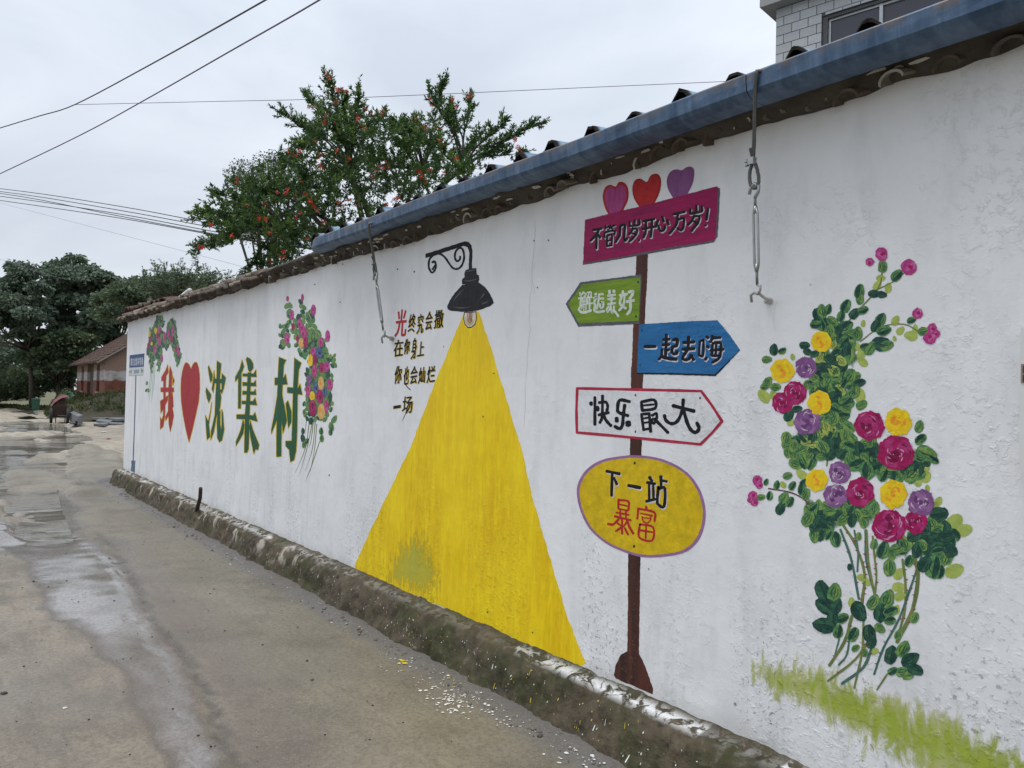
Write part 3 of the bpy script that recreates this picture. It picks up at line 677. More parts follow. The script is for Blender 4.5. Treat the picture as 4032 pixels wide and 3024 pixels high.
# ---- brush-lettered verse: glyph outlines set one by one on the wall
def glyphs(txt):
    c = bpy.data.curves.new('glyph', 'FONT'); c.body = txt; c.resolution_u = 3
    o = bpy.data.objects.new('glyph', c); COL.objects.link(o); bpy.context.view_layer.update()
    me = bpy.data.meshes.new_from_object(o.evaluated_get(bpy.context.evaluated_depsgraph_get()))
    vs = [(v.co.x, v.co.y) for v in me.vertices]; fs = [tuple(p.vertices) for p in me.polygons]
    bpy.data.objects.remove(o); bpy.data.curves.remove(c); bpy.data.meshes.remove(me)
    xs_ = [v[0] for v in vs]; ys_ = [v[1] for v in vs]; a, b_, c_, d_ = min(xs_), max(xs_), min(ys_), max(ys_)
    return [((x - a) / (b_ - a), 1 - (y - c_) / max(d_ - c_, .12)) for x, y in vs], fs
def put_glyph(mb, cr_, g, quad, layer, mi, dx=0, dy=0, bold=0):
    """quad: tl, tr, br, bl in crop pixels"""
    vs2, fs = g; tl, tr, br_, bl = [np.array(q, float) for q in quad]
    for ddx, ddy in ([(0, 0)] if not bold else [(-bold, 0), (bold, 0), (0, -bold * .7), (0, bold * .7)]):
        y = off(layer); V = []
        for a, b_ in vs2:
            p = tl * (1 - a) * (1 - b_) + tr * a * (1 - b_) + br_ * a * b_ + bl * (1 - a) * b_
            x, z = cr_.W(p[0] + dx + ddx, p[1] + dy + ddy); V.append((x, y, z))
        FF = []
        for f in fs:
            a, b_, c = V[f[0]], V[f[1]], V[f[2]]
            s_ = (b_[0] - a[0]) * (c[2] - a[2]) - (b_[2] - a[2]) * (c[0] - a[0]); FF.append(f if s_ > 0 else tuple(reversed(f)))
        mb.add(V, FF, mi)
A6 = Crop(1540, 1200, .289314)
VERSE = [('光', 62, 65, 205, 430, 1.7), ('终', 238, 125, 330, 375, 1), ('究', 356, 125, 438, 390, 1), ('会', 468, 90, 560, 340, 1), ('撒', 590, 70, 712, 315, 1),
         ('在', 40, 475, 160, 700, 1), ('你', 178, 465, 252, 668, 1), ('身', 278, 450, 346, 735, 1), ('上', 362, 500, 448, 695, 1),
         ('你', 48, 832, 142, 1070, 1), ('也', 172, 840, 240, 1085, 1), ('会', 262, 835, 356, 1075, 1), ('灿', 376, 850, 462, 1065, 1), ('烂', 492, 835, 598, 1060, 1),
         ('一', 35, 1355, 130, 1405, 1), ('场', 155, 1245, 290, 1475, 1)]
verse = empty('painted_verse'); verse.parent = wall
for ch, x0, y0, x1, y1, bf in VERSE:
    g = glyphs(ch); mb = MB(); sl_ = 14 * (y1 - y0) / 230
    quad = [(x0 + sl_, y0 + 8), (x1 + sl_ * .6, y0 - 8), (x1 - sl_ * .3, y1 - 6), (x0 - sl_ * .6, y1 + 10)]
    if ch == '光': put_glyph(mb, A6, g, quad, 2, 0, bold=6); mb.build('painted_character', [redp], verse)
    else:
        put_glyph(mb, A6, g, quad, .5, 1, dx=6, dy=6, bold=4.6); put_glyph(mb, A6, g, quad, 2, 0, bold=4.0)
        if ch == '也': paint_stroke(mb, A6, [(178, 960), (190, 1050), (215, 1110), (265, 1158)], 12, 2, 0)
        if ch == '场': paint_stroke(mb, A6, [(225, 1400), (190, 1500), (146, 1590)], 11, 2, 0, taper=1)
        mb.build('painted_character', [black, oyel], verse)
# ---- small village sign painted by the far corner
A8 = Crop(500, 1380, .072333)
vsn = empty('painted_village_sign'); vsn.parent = wall
mb = MB()
paint_poly(mb, A8, [(100, 1395), (885, 1365), (930, 880), (130, 940)], .5, 1, amp=2, step=90)
paint_poly(mb, A8, [(108, 1378), (882, 1345), (925, 880), (130, 940)], 1, 2, amp=2, step=90)
paint_poly(mb, A8, [(155, 262), (955, 155), (915, 878), (130, 942)], 2, 0, amp=3, step=90)
paint_poly(mb, A8, [(392, 1052), (662, 1040), (652, 1240), (388, 1262)], 2, 3, amp=2, step=90)
for s in ("34:790,980 785,1200", "30:850,1020 880,1100 850,1190", "30:808,1100 850,1098", "34:235,1060 228,1240", "30:158,1110 140,1150 155,1220", "30:165,1155 215,1150"):
    for w_, p in parse(s): paint_stroke(mb, A8, p, w_, 3, 4)
mb.build('painted_board', [paint('sign_navy', (.022, .065, .21), (.016, .05, .16)), paint('sign_edge_grey', (.30, .30, .36)), paint('sign_pale', (.66, .70, .68)), paint('sign_slate', (.22, .27, .38), (.34, .37, .46)), paint('sign_arrow', (.12, .13, .15))], vsn)
for i, ch in enumerate('我在沈集村等你'):
    x0 = 200 + i * 100; y0 = 430 - i * 11; mb = MB()
    put_glyph(mb, A8, glyphs(ch), [(x0 + 8, y0), (x0 + 82, y0 - 8), (x0 + 72, 815), (x0 - 4, 822)], 3, 0, bold=4)
    mb.build('painted_character', [paint('sign_letter_white', (.62, .66, .70))], vsn)
C1 = Crop(0, 900, .602773)
mb = MB(); paint_stroke(mb, C1, [(888, 960), (880, 1240), (870, 1520)], 7, 1); mb.build('painted_pole', paint('pole_slate', (.13, .15, .23)), vsn)
mb = MB(); paint_poly(mb, C1, [(859, 1514), (885, 1516), (882, 1596), (855, 1584)], 1); mb.build('painted_pole_base', paint('base_blue', (.10, .17, .26)), vsn)

# ------------------------------------------------------------------ painted roses
leafD = paint('leaf_dark', (.028, .10, .065), (.006, .026, .030), scale=14)
leafM = paint('leaf_mid', (.15, .33, .11), (.018, .08, .045), scale=16)
leafG = paint('leaf_bright', (.24, .38, .10), (.06, .17, .05), scale=11)
leafL = paint('leaf_lime', (.42, .50, .10), (.34, .43, .12), scale=9)
leafM2 = paint('leaf_teal', (.05, .15, .085), (.015, .055, .045), scale=14); leafL2 = paint('leaf_lime_dark', (.30, .40, .07), (.36, .44, .14), scale=12)
vein = paint('vein_ink', (.014, .04, .03), (.02, .05, .04))
stemT = paint('stem_teal', (.05, .14, .13), (.09, .2, .14), vert=True)
stemO = paint('stem_olive', (.20, .24, .07), (.12, .17, .06), vert=True)
thorn = paint('thorn_red', (.26, .04, .07))
ryel = paint('rose_yellow', (.86, .64, .02), (.80, .54, .015), scale=8)
rora = paint('rose_orange', (.78, .27, .02), (.80, .40, .03), scale=9)
rmag = paint('rose_magenta', (.42, .012, .12), (.28, .01, .075), scale=8)
rpur = paint('rose_purple', (.25, .10, .28), (.17, .07, .20), scale=8)
rpin = paint('rose_pink', (.50, .06, .27), (.40, .03, .18), scale=9)
rlite = paint('rose_light_stroke', (.66, .36, .52), (.50, .22, .40), scale=9)
rblu = paint('rose_blue', (.10, .14, .30), (.05, .08, .19), scale=12)
rpea = paint('rose_peach', (.72, .44, .16), (.62, .34, .10), scale=12)
rwht = paint('rose_white_stroke', (.68, .60, .62), (.55, .40, .48), scale=9)
TONE = {'d': leafD, 'm': leafM, 'g': leafG, 'l': leafL}
def leaf(parent, cr_, x, y, r, ang, tone, layer, w=.62, veins=True, name='painted_leaf'):
    mb = MB(); a = math.radians(ang); ca, sa = math.cos(a), -math.sin(a); pts = []; r *= 1.22
    for i in range(11):
        q = 2 * math.pi * i / 11; lx = r * math.cos(q); ly = r * min(.8, w * 1.12) * math.sin(q) * (1 - .15 * math.cos(q))
        k = 1 + random.uniform(-.07, .07)
        pts.append((x + (lx * ca - ly * sa) * k, y + (lx * sa + ly * ca) * k))
    paint_poly(mb, cr_, pts, layer, 0, step=r * .45, amp=r * .045, smooth=False)
    if veins or random.random() < .5:
        sg_ = random.choice((-1, 1)); hp = []
        for i in range(7):
            q = math.pi * i / 6; lx = r * .93 * math.cos(q); ly = sg_ * r * w * .98 * math.sin(q) * random.uniform(.8, 1)
            hp.append((x + (lx * ca - ly * sa), y + (lx * sa + ly * ca)))
        paint_poly(mb, cr_, hp, layer + .35, 2, step=r * .5, amp=r * .05)
    if veins:
        def T(lx, ly): return (x + (lx * ca - ly * sa) * r, y + (lx * sa + ly * ca) * r)
        paint_stroke(mb, cr_, [T(-.85, 0), T(0, .05), T(.65, 0)], r * .10, layer + .7, 1, taper=2)
        if random.random() < .85:
            paint_stroke(mb, cr_, [T(-.6, .05), T(-.1, .36 * w / .62), T(.55, .1)], r * .085, layer + .7, 1, taper=2)
            paint_stroke(mb, cr_, [T(-.6, -.05), T(-.1, -.34 * w / .62), T(.55, -.1)], r * .085, layer + .7, 1, taper=2)
    return mb.build(name, [TONE[tone], vein, {'d': leafM2, 'm': random.choice((leafD, leafG)), 'g': leafM, 'l': leafL2}[tone]], parent)
def rose(parent, cr_, x, y, r, kind, layer=4, ry=None, small=False):
    mb = MB(); ry = ry or r; base = {'y': ryel, 'm': rmag, 'p': rpur, 'k': rpin, 'b': rblu, 'o': rpea}[kind]
    dark = {'y': rora, 'm': paint('rose_deep', (.22, .008, .06)), 'p': paint('rose_plum', (.14, .05, .17)), 'k': rmag, 'b': paint('rose_ink', (.03, .04, .11)), 'o': rora}[kind]
    lite = {'y': ryel, 'm': rlite, 'p': rwht, 'k': rlite, 'b': rpur, 'o': ryel}[kind]
    n = random.choice((7, 8, 9)); ph = random.random() * 6; cor = []
    for i in range(n):
        q = ph + 2 * math.pi * (i + random.uniform(-.15, .15)) / n; k = random.uniform(.92, 1.07)
        cor.append((x + r * k * math.cos(q), y + ry * k * math.sin(q)))
    paint_poly(mb, cr_, cor, layer, 0, step=r * .09, amp=r * .04)
    # swirled petals: rings of short arcs
    k = ry / r
    def blob(cx, cy, ra, lay, mi, n=8, jag=.22):
        paint_poly(mb, cr_, [(cx + ra * random.uniform(1 - jag, 1 + jag) * math.cos(6.283 * j / n), cy + k * ra * random.uniform(1 - jag, 1 + jag) * math.sin(6.283 * j / n)) for j in range(n)], lay, mi, step=r * .12, amp=r * .02)
    np_ = 3 if small else random.choice((6, 7))
    for ring, (dd, rr_) in enumerate(((.52, .40), (.27, .30))):
        for i in range(np_ - ring):
            q = ph + 6.283 * (i + .5 * ring + random.uniform(-.2, .2)) / (np_ - ring)
            mi = (0, 3)[i % 2] if kind not in 'yo' or ring == 0 else (1, 3, 0)[i % 3]
            if kind not in 'yo' and ring == 1: mi = (1, 3, 0)[i % 3]
            blob(x + r * dd * math.cos(q), y + ry * dd * math.sin(q), r * rr_, layer + .25 + .2 * ring, mi)
    blob(x, y, r * .17, layer + .75, 1)
    # brushed petal rims
    for i in range(4 if small else 17):
        rr = r * random.uniform(.12, .82); q0 = random.random() * 6.28; dq = random.uniform(.35, 1.0); sk = random.uniform(-.25, .25)
        P = [(x + rr * (1 + sk * (j - 1)) * math.cos(q0 + dq * j / 2), y + k * rr * (1 + sk * (j - 1)) * math.sin(q0 + dq * j / 2)) for j in range(3)]
        mi = random.choice((1, 2, 2)) if rr < .5 * r else random.choice((1, 2, 3))
        if kind in 'yo' and rr > .5 * r and mi == 1: mi = 3
        paint_stroke(mb, cr_, P, r * random.uniform(.035, .10), layer + .9 + (.2 if mi == 2 else 0), mi, taper=2)
    mid_ = {'y': paint('rose_gold', (.84, .50, .015), (.80, .58, .02), scale=9), 'm': paint('rose_magenta_mid', (.34, .02, .13), (.46, .05, .19), scale=10), 'p': paint('rose_lilac_mid', (.34, .17, .36), (.24, .10, .27), scale=10), 'k': paint('rose_pink_mid', (.56, .16, .36), (.44, .07, .24), scale=10), 'b': paint('rose_blue_mid', (.18, .24, .42), (.07, .10, .24), scale=10), 'o': paint('rose_peach_mid', (.80, .58, .28), (.66, .36, .10), scale=10)}[kind]
    return mb.build('painted_rose', [base, dark, lite, mid_], parent)
def inpoly(x, y, P):
    ins = False; n = len(P)
    for i in range(n):
        (ax, ay), (bx, by) = P[i], P[(i + 1) % n]
        if (ay > y) != (by > y) and x < ax + (y - ay) * (bx - ax) / (by - ay): ins = not ins
    return ins
def fill_leaves(parent, cr_, P, sp_, r, tones, layer, w=.62, vert=False, veins=True, lim=400, angs=None):
    xs_ = [p[0] for p in P]; ys_ = [p[1] for p in P]; pts = []
    y = min(ys_)
    while y < max(ys_):
        x = min(xs_)
        while x < max(xs_):
            q = (x + random.uniform(-.4, .4) * sp_, y + random.uniform(-.4, .4) * sp_)
            if inpoly(*q, P): pts.append(q)
            x += sp_
        y += sp_ * (1.6 if vert else 1)
    random.shuffle(pts)
    for i, (x, y) in enumerate(pts[:lim]):
        ang = random.uniform(50, 130) if vert else random.uniform(0, 360)
        leaf(parent, cr_, x, y, r * random.uniform(.8, 1.2), ang, random.choice(tones), layer + 1.2 * i / max(1, len(pts)), w, veins)
R1 = Crop(2900, 950, .48216); R2 = Crop(2900, 1750, .60277)
bush = empty('painted_rose_bush'); bush.parent = wall; tag(bush, 'large painted rose bush at the right with yellow, purple and magenta roses')
def washes(parent, name, cr_, polys_, mat, layer):
    mb = MB()
    for p in polys_: paint_poly(mb, cr_, p, layer, 0, step=12, amp=4)
    return mb.build(name, mat, parent)
FOL1 = [(660, 600), (760, 630), (840, 640), (930, 680), (960, 760), (930, 850), (1000, 950), (960, 1030), (900, 1040), (980, 1110), (1010, 1200), (920, 1280), (960, 1360), (900, 1450), (960, 1560), (950, 1700), (370, 1700), (380, 1600), (540, 1560), (690, 1400), (600, 1300), (560, 1160), (650, 1010), (690, 930), (790, 880), (770, 760), (650, 710)]
FOL2 = [(290, 0), (930, -20), (1000, 90), (1180, 30), (1310, 60), (1270, 150), (1180, 230), (1110, 210), (960, 240), (840, 190), (700, 120), (560, 90), (500, 150), (400, 160), (360, 90)]
FOL3 = [(440, 340), (560, 390), (640, 420), (700, 370), (900, 380), (930, 440), (860, 540), (760, 500), (650, 540), (580, 620), (500, 560), (430, 520)]
FOL4 = [(1240, 470), (1350, 425), (1390, 520), (1440, 600), (1400, 700), (1450, 760), (1300, 760), (1180, 700), (1060, 740), (950, 700), (1110, 620)]
GW = []
def mkwash():
    for cr_, P_ in ((R1, FOL1), (R2, FOL2), (R2, FOL3), (R2, FOL4)):
        wash_obj(np.array([cr_.W(*p) for p in P_]), 'foliage_wash', mat_wash('foliage_wash_paint', (.16, .30, .13), (.022, .095, .055)) if not GW else GW[0], bush, -.00046, (-.015, .025))
        if not GW: GW.append(bpy.data.materials['foliage_wash_paint'])
        wash_obj(np.array([cr_.W(*p) for p in P_]), 'dark_wash', DW[0] if DW else mat_wash('dark_wash_paint', (.03, .10, .07), (.008, .035, .032)), bush, -.00053, (-.01, .085))
        if not DW: DW.append(bpy.data.materials['dark_wash_paint'])
DW = []
STEMS = [(16, stemT, '680,556 750,750 800,1010'), (17, stemO, '700,530 780,660 838,850 815,1040'), (15, stemO, '850,560 862,760 900,970'), (17, stemT, '845,560 850,760 905,980'), (13, stemO, '890,600 905,760 915,850 905,990'),
         (17, stemO, '1085,750 1105,920 1100,1080 1065,1220'), (26, stemO, '1165,740 1187,860 1150,1080 1050,1290'), (15, stemT, '1210,730 1150,900 1062,1140 960,1330 900,1500'), (20, stemO, '755,1120 705,1290 608,1442'),
         (15, stemO, '830,1150 822,1350 770,1590'), (16, stemO, '915,1200 780,1400 598,1544'), (19, stemT, '890,1310 830,1455 690,1562'), (13, stemT, '742,1230 722,1370 668,1440'), (11, stemT, '672,1270 645,1370'), (12, stemO, '985,1500 918,1602'),
         (18, paint('stem_brown', (.14, .10, .06)), '845,880 830,960 820,1050'), (13, stemT, '770,560 795,700 790,830'), (10, stemO, '600,60 590,140')]
for i, (wd, mt, s) in enumerate(STEMS):
    mb = MB(); P = parse(s)[0][1]; paint_stroke(mb, R2, P, wd, 1.0 if i % 2 else 1.6, 0)
    C_ = catmull(P, 5)
    for j in range(2, len(C_) - 2, 2):
        if random.random() < .8:
            x, y = C_[j]; sg = random.choice((-1, 1)); paint_poly(mb, R2, [(x + sg * wd * .3, y - 6), (x + sg * (wd * .5 + 13), y - 3 - random.random() * 8), (x + sg * wd * .3, y + 6)], 2.4, 1, step=50, amp=0)
    mb.build('painted_stem', [mt, thorn], bush)
for wd, s in ((12, '1190,260 1160,380 1000,560 870,700'), (9, '1370,260 1280,330 1150,395'), (10, '1010,820 1180,700 1370,678 1500,745')):
    mb = MB(); paint_stroke(mb, R1, parse(s)[0][1], wd, 1.2); mb.build('painted_stem', stemO, bush)
mb = MB(); paint_stroke(mb, R2, parse('210,288 340,310 430,350 500,415')[0][1], 9, 1.2); mb.build('painted_stem', paint('stem_maroon', (.16, .05, .06)), bush)
# lime leaves behind, then the core, then single leaves traced from the photo
for x, y, r in ((1180, 300, 32), (1150, 365, 38), (1240, 380, 36), (1300, 650, 38), (1340, 730, 34), (1425, 770, 48), (1020, 920, 42), (1030, 985, 40), (225, 1265, 52), (1010, 1260, 52), (1035, 670, 24), (1290, 795, 20), (300, 1250, 34), (450, 1480, 32), (1460, 715, 30), (985, 860, 30), (380, 895, 30), (460, 945, 24)):
    leaf(bush, R1, x, y, r, random.uniform(0, 180), 'l', 1.1, .62, False)
for x, y, r in ((1420, 515, 62), (1490, 560, 48), (1425, 825, 55), (1235, 150, 34), (1240, 215, 34), (1180, 240, 34), (1248, 285, 20), (1060, 930, 38), (1070, 990, 36), (1060, 845, 36), (820, 870, 30), (850, 900, 26), (752, 1030, 28), (305, 262, 22), (425, 195, 34), (1320, 370, 28), (1045, 1080, 28), (620, 1150, 36), (900, 1350, 26), (1310, 390, 24)):
    leaf(bush, R2, x, y, r, random.uniform(0, 180), 'l', 1.1, .62, False)
fill_leaves(bush, R1, FOL1, 62, 44, 'mmdgdgl', 1.4)
fill_leaves(bush, R2, FOL2, 50, 38, 'mmdgd', 1.4)
fill_leaves(bush, R2, FOL3, 54, 38, 'ddmmg', 1.4)
fill_leaves(bush, R2, FOL4, 54, 40, 'dmdgm', 1.4)
for s in ('1005,410,52,80,m 1010,470,40,85,m 895,530,50,62,m 855,610,40,75,m 700,570,48,100,m 750,555,38,70,m 650,680,42,0,m 700,690,40,100,m 965,590,46,48,d 1035,562,40,20,m 1125,430,40,0,d 1190,436,36,-5,d 1180,640,52,60,m 1140,690,46,60,d 1205,730,52,20,m 1190,840,72,-8,d 1230,850,50,20,m 1092,875,52,60,m 1050,860,36,20,m 990,755,50,80,m 890,700,60,30,m 840,720,40,60,d 930,930,50,80,m 905,880,50,80,d 560,850,38,0,d 585,905,34,-20,d 305,885,42,85,d 250,965,36,0,m 375,895,30,20,m 255,1155,44,60,m 320,1190,40,0,m 230,1190,30,0,m 1022,1335,44,30,m 930,1110,60,60,m 1010,1155,42,10,d 860,1170,50,60,m 1495,1510,44,70,m 1505,1615,46,40,m 430,1420,48,60,d 500,1370,36,10,d 640,920,34,20,d',):
    for q in s.split():
        a = q.split(','); leaf(bush, R1, float(a[0]), float(a[1]), float(a[2]), float(a[3]), a[4], 2.8)
for s in ('560,950,58,110,d 642,965,55,80,m 580,1055,62,150,d 650,1060,48,60,d 572,1180,62,170,d 690,1135,40,20,m 630,1130,45,90,d 665,1220,40,80,m 800,1090,58,-60,d 765,1240,44,60,m 870,1240,52,-80,d 885,1290,40,70,d 895,1030,48,60,m 985,1010,55,70,m 940,1100,52,80,d 1010,1090,42,20,m 1005,1150,34,10,m 940,1200,34,-40,m 1010,1375,52,80,d 1090,1335,50,60,m 1135,1405,55,30,d 1170,1470,46,-25,d 1085,1485,40,10,m 1120,1510,34,0,m 1020,1480,30,30,m 510,595,42,-90,m 648,620,46,-80,m 600,590,30,60,m 470,485,48,60,m 520,545,40,0,d 265,265,26,80,m 310,350,38,60,m 290,415,38,70,d 350,375,32,60,m 335,205,28,20,m 365,270,28,60,m 430,290,36,80,m 455,325,34,70,m 195,245,20,70,m 218,335,26,80,m 160,345,26,10,g 440,250,28,40,m 1240,60,62,-20,m 1150,190,56,40,m 1190,160,40,100,d 1000,175,50,0,m 960,200,40,60,m 855,170,52,90,m 790,130,50,20,m 960,690,52,70,m 1000,800,50,90,m 1290,800,66,80,m 1230,780,50,60,d 1330,830,40,80,m 1130,760,36,70,m 740,800,20,90,d 900,650,30,80,m 1165,1130,34,60,g 800,600,24,80,g 1400,690,45,-30,d 1380,600,48,20,d 1320,450,50,10,d 1060,1240,30,60,g 780,1330,26,30,g 840,1360,24,80,m 1040,200,40,80,m 1165,600,44,20,d',):
    for q in s.split():
        a = q.split(','); leaf(bush, R2, float(a[0]), float(a[1]), float(a[2]), float(a[3]), a[4], 2.8)
for x, y, r, k in ((690, 822, 88, 'y'), (375, 1055, 104, 'y'), (675, 1320, 102, 'y'), (1325, 1478, 118, 'y'), (570, 1030, 92, 'p'), (480, 1240, 104, 'm'), (375, 1320, 88, 'm'), (582, 1472, 115, 'p'), (1088, 1505, 126, 'm')):
    rose(bush, R1, x, y, r, k, 4 + random.random())
for x, y, r, k in ((1045, 55, 124, 'm'), (525, 232, 76, 'y'), (675, 185, 76, 'p'), (650, 335, 82, 'p'), (812, 312, 98, 'm'), (1025, 328, 98, 'y'), (1205, 380, 92, 'p'), (1170, 505, 80, 'm'), (1005, 530, 116, 'm')):
    rose(bush, R2, x, y, r, k, 4 + random.random())
for x, y, r, ry in ((1185, 105, 55, 60), (1090, 168, 38, 36), (1410, 210, 68, 66), (1480, 590, 46, 48), (1600, 710, 42, 44), (1580, 790, 58, 50), (1625, 755, 40, 36)):
    rose(bush, R1, x, y, r, 'k', 3.5 + random.random(), ry, True)
for x, y, r, a in ((1195, 205, 46, 90), (1310, 280, 50, 45), (1430, 645, 34, 20), (1530, 735, 42, 10)): leaf(bush, R1, x, y, r, a, 'm', 3.2)
for x, y, r in ((138, 235, 34), (150, 265, 26), (108, 335, 32), (118, 378, 28), (92, 360, 24)): rose(bush, R2, x, y, r, 'k', 3.5, None, True)

# middle bush beside the slogan (tall ovals, as they look painted on the wall)
C3 = Crop(400, 1050, .57274)
b2o = empty('painted_rose_bush'); b2o.parent = wall; tag(b2o, 'painted rose arch with blue, peach and magenta roses beside the slogan')
FB = [(1265, 240), (1310, 240), (1300, 330), (1350, 380), (1360, 240), (1392, 240), (1400, 330), (1440, 300), (1480, 340), (1470, 420), (1500, 420), (1515, 480), (1560, 520), (1560, 590), (1612, 600), (1618, 680), (1575, 720), (1600, 760), (1580, 870), (1595, 960), (1560, 1020), (1520, 1080), (1490, 1060), (1400, 1050), (1390, 900), (1410, 750), (1420, 640), (1350, 600), (1335, 500), (1325, 440), (1295, 500), (1280, 580), (1222, 560), (1230, 380), (1265, 380)]
FB2 = [(1345, 420), (1480, 440), (1530, 520), (1570, 640), (1580, 800), (1585, 960), (1540, 1020), (1420, 1030), (1400, 900), (1420, 740), (1430, 620), (1360, 560)]
fill_leaves(b2o, C3, FB, 21, 17, 'mmgdg', 1.2, .55, True, False, 280)
for q in '1600,1050,26,60,g 1580,1100,28,100,g 1575,1135,22,90,m 1515,1180,24,90,g 1510,1130,22,90,m 1385,1180,24,100,d 1395,1220,24,80,g 1410,1200,20,60,m 1385,1130,18,90,d 1440,1060,22,80,d 1395,1000,18,90,g'.split():
    a = q.split(','); leaf(b2o, C3, float(a[0]), float(a[1]), float(a[2]), float(a[3]), a[4], 2.4, .5, True)
for s in ('1430,1060 1400,1250 1330,1420', '1450,1070 1410,1260 1360,1430', '1470,1060 1450,1250 1400,1410', '1480,1080 1465,1250 1435,1410', '1500,1200 1440,1380 1400,1478', '1410,1040 1400,1150', '1460,1040 1440,1200 1425,1240'):
    mb = MB(); paint_stroke(mb, C3, parse(s)[0][1], 5, 1, taper=1); mb.build('painted_stem', stemO if len(s) % 2 else stemT, b2o)
for q in '1280,220,11,20,k 1382,212,10,28,k 1457,300,19,40,k 1310,333,15,36,k 1318,412,12,30,m 1365,392,16,40,k 1378,430,18,40,k 1392,455,24,44,k 1275,495,20,38,k 1402,515,20,42,m 1374,525,20,38,o 1348,495,12,24,m 1555,475,17,44,k 1510,518,18,38,k 1495,592,25,44,b 1455,585,18,36,k 1437,645,18,44,y 1465,640,16,42,m 1548,688,20,40,k 1515,695,20,38,m 1465,720,19,50,k 1428,775,18,36,p 1510,800,23,50,o 1570,810,22,42,k 1475,830,18,44,b 1422,852,19,44,k 1535,862,17,38,b 1450,888,18,34,y 1500,890,25,52,m 1545,960,17,48,k 1452,970,27,58,m 1512,995,27,58,o'.split():
    a = q.split(','); rose(b2o, C3, float(a[0]), float(a[1]), float(a[2]), a[4], 3.6 + random.random(), float(a[3]), True)
# far bush above the first character
b3o = empty('painted_rose_bush'); b3o.parent = wall; tag(b3o, 'small painted rose arch near the far end of the wall')
FC = [(378, 330), (425, 330), (428, 400), (402, 420), (440, 470), (452, 380), (490, 340), (515, 400), (522, 480), (540, 560), (546, 640), (522, 690), (500, 620), (490, 560), (470, 540), (450, 580), (420, 560), (415, 640), (400, 735), (385, 700), (382, 640), (360, 640), (345, 700), (336, 740), (330, 640), (305, 590), (320, 520), (330, 430), (360, 420)]
fill_leaves(b3o, C3, FC, 15, 13, 'mmgd', 1.2, .42, True, False, 200)
for q in '312,800,12,80,g 322,850,13,100,g 308,850,11,70,m 520,675,12,90,m 345,720,12,90,g'.split():
    a = q.split(','); leaf(b3o, C3, float(a[0]), float(a[1]), float(a[2]), float(a[3]), a[4], 2.4, .5, False)
for s in ('350,680 340,800 325,950', '358,680 352,800 342,950', '368,660 362,780 345,920', '340,700 330,820 320,900'):
    mb = MB(); paint_stroke(mb, C3, parse(s)[0][1], 3, 1, taper=1); mb.build('painted_stem', paint('stem_pale', (.30, .42, .32), (.2, .33, .22), vert=True), b3o)
for q in '372,440,10,24,y 330,463,9,20,y 345,530,8,14,y 398,430,10,30,k 385,472,10,26,m 340,495,9,26,m 322,545,9,24,m 368,570,11,34,k 398,515,11,34,k 435,480,11,34,k 460,460,9,30,k 490,450,11,28,k 480,497,11,30,m 512,565,10,28,m 527,590,9,30,k 415,630,9,30,k 493,415,7,18,k'.split():
    a = q.split(','); rose(b3o, C3, float(a[0]), float(a[1]), float(a[2]), a[4], 3.6 + random.random(), float(a[3]), True)

# green watercolour ground wash under the large bush
def mat_wash(nm='grass_wash_paint', ca=(.60, .60, .26), cb=(.33, .41, .04)):
    m, t, b, o = newmat(nm); nrm, pit = relief(t)
    a = N(t, 'ShaderNodeAttribute'); a.attribute_name = 'mask'
    st = noise_n(t, pos(t, (9, 9, 3.2)), 3.2, 5, .65, .6); big = noise_n(t, pos(t, (3, 3, 1.5)), 2.0, 3)
    k = math_n(t, 'ADD', a.outputs['Fac'], math_n(t, 'MULTIPLY', math_n(t, 'SUBTRACT', st, .53), 2.0))
    al = mapr(t, k, .22, .62, 0, 1)
    c = mixc(t, mapr(t, math_n(t, 'ADD', k, big), .75, 1.4, 0, 1), ca, cb)
    t.links.new(c, b.inputs['Base Color']); b.inputs['Roughness'].default_value = .6; t.links.new(nrm, b.inputs['Normal'])
    t.links.new(math_n(t, 'MULTIPLY', al, mapr(t, k, .2, 1.0, .55, .95)), b.inputs['Alpha'])
    return m
GP = [(825, 515), (900, 490), (1010, 525), (1150, 505), (1250, 555), (1400, 635), (1560, 670), (1700, 735), (1870, 780), (2010, 870), (2140, 950), (2330, 1060), (2500, 1300), (1900, 1300), (1650, 1062), (1500, 985), (1300, 900), (1100, 750), (980, 720), (850, 625)]
gw = np.array([C5b.W(*p) for p in GP])
def wash_obj(gw, name, mat, parent, y=-.00040, soft=(-.06, .10)):
    xs_ = np.linspace(gw[:, 0].min() - .1, gw[:, 0].max() + .1, 90); zs_ = np.linspace(max(gw[:, 1].min(), ZB) - .02, gw[:, 1].max() + .1, 60)
    X, Z = np.meshgrid(xs_, zs_); d = -sdist(gw, X, Z); mk = ss(d, *soft) * .9
    vs = [(x, y, z) for x, z in zip(X.ravel(), Z.ravel())]; n = len(xs_)
    fs = [(j * n + i, j * n + i + 1, (j + 1) * n + i + 1, (j + 1) * n + i) for j in range(len(zs_) - 1) for i in range(n - 1) if mk[j:j + 2, i:i + 2].max() > .01]
    me = mesh(name, vs, fs, mat); a = me.attributes.new('mask', 'FLOAT', 'POINT'); a.data.foreach_set('value', mk.ravel().astype(np.float32))
    return link(name, me, parent)
wash_obj(gw, 'painted_grass', mat_wash(), wall)
mkwash()
wash_obj(np.array([C3.W(*p) for p in FB2]), 'foliage_wash', GW[0], b2o, -.00046, (-.02, .04))
wash_obj(np.array([C3.W(*p) for p in FC]), 'foliage_wash', GW[0], b3o, -.00046, (-.02, .04))
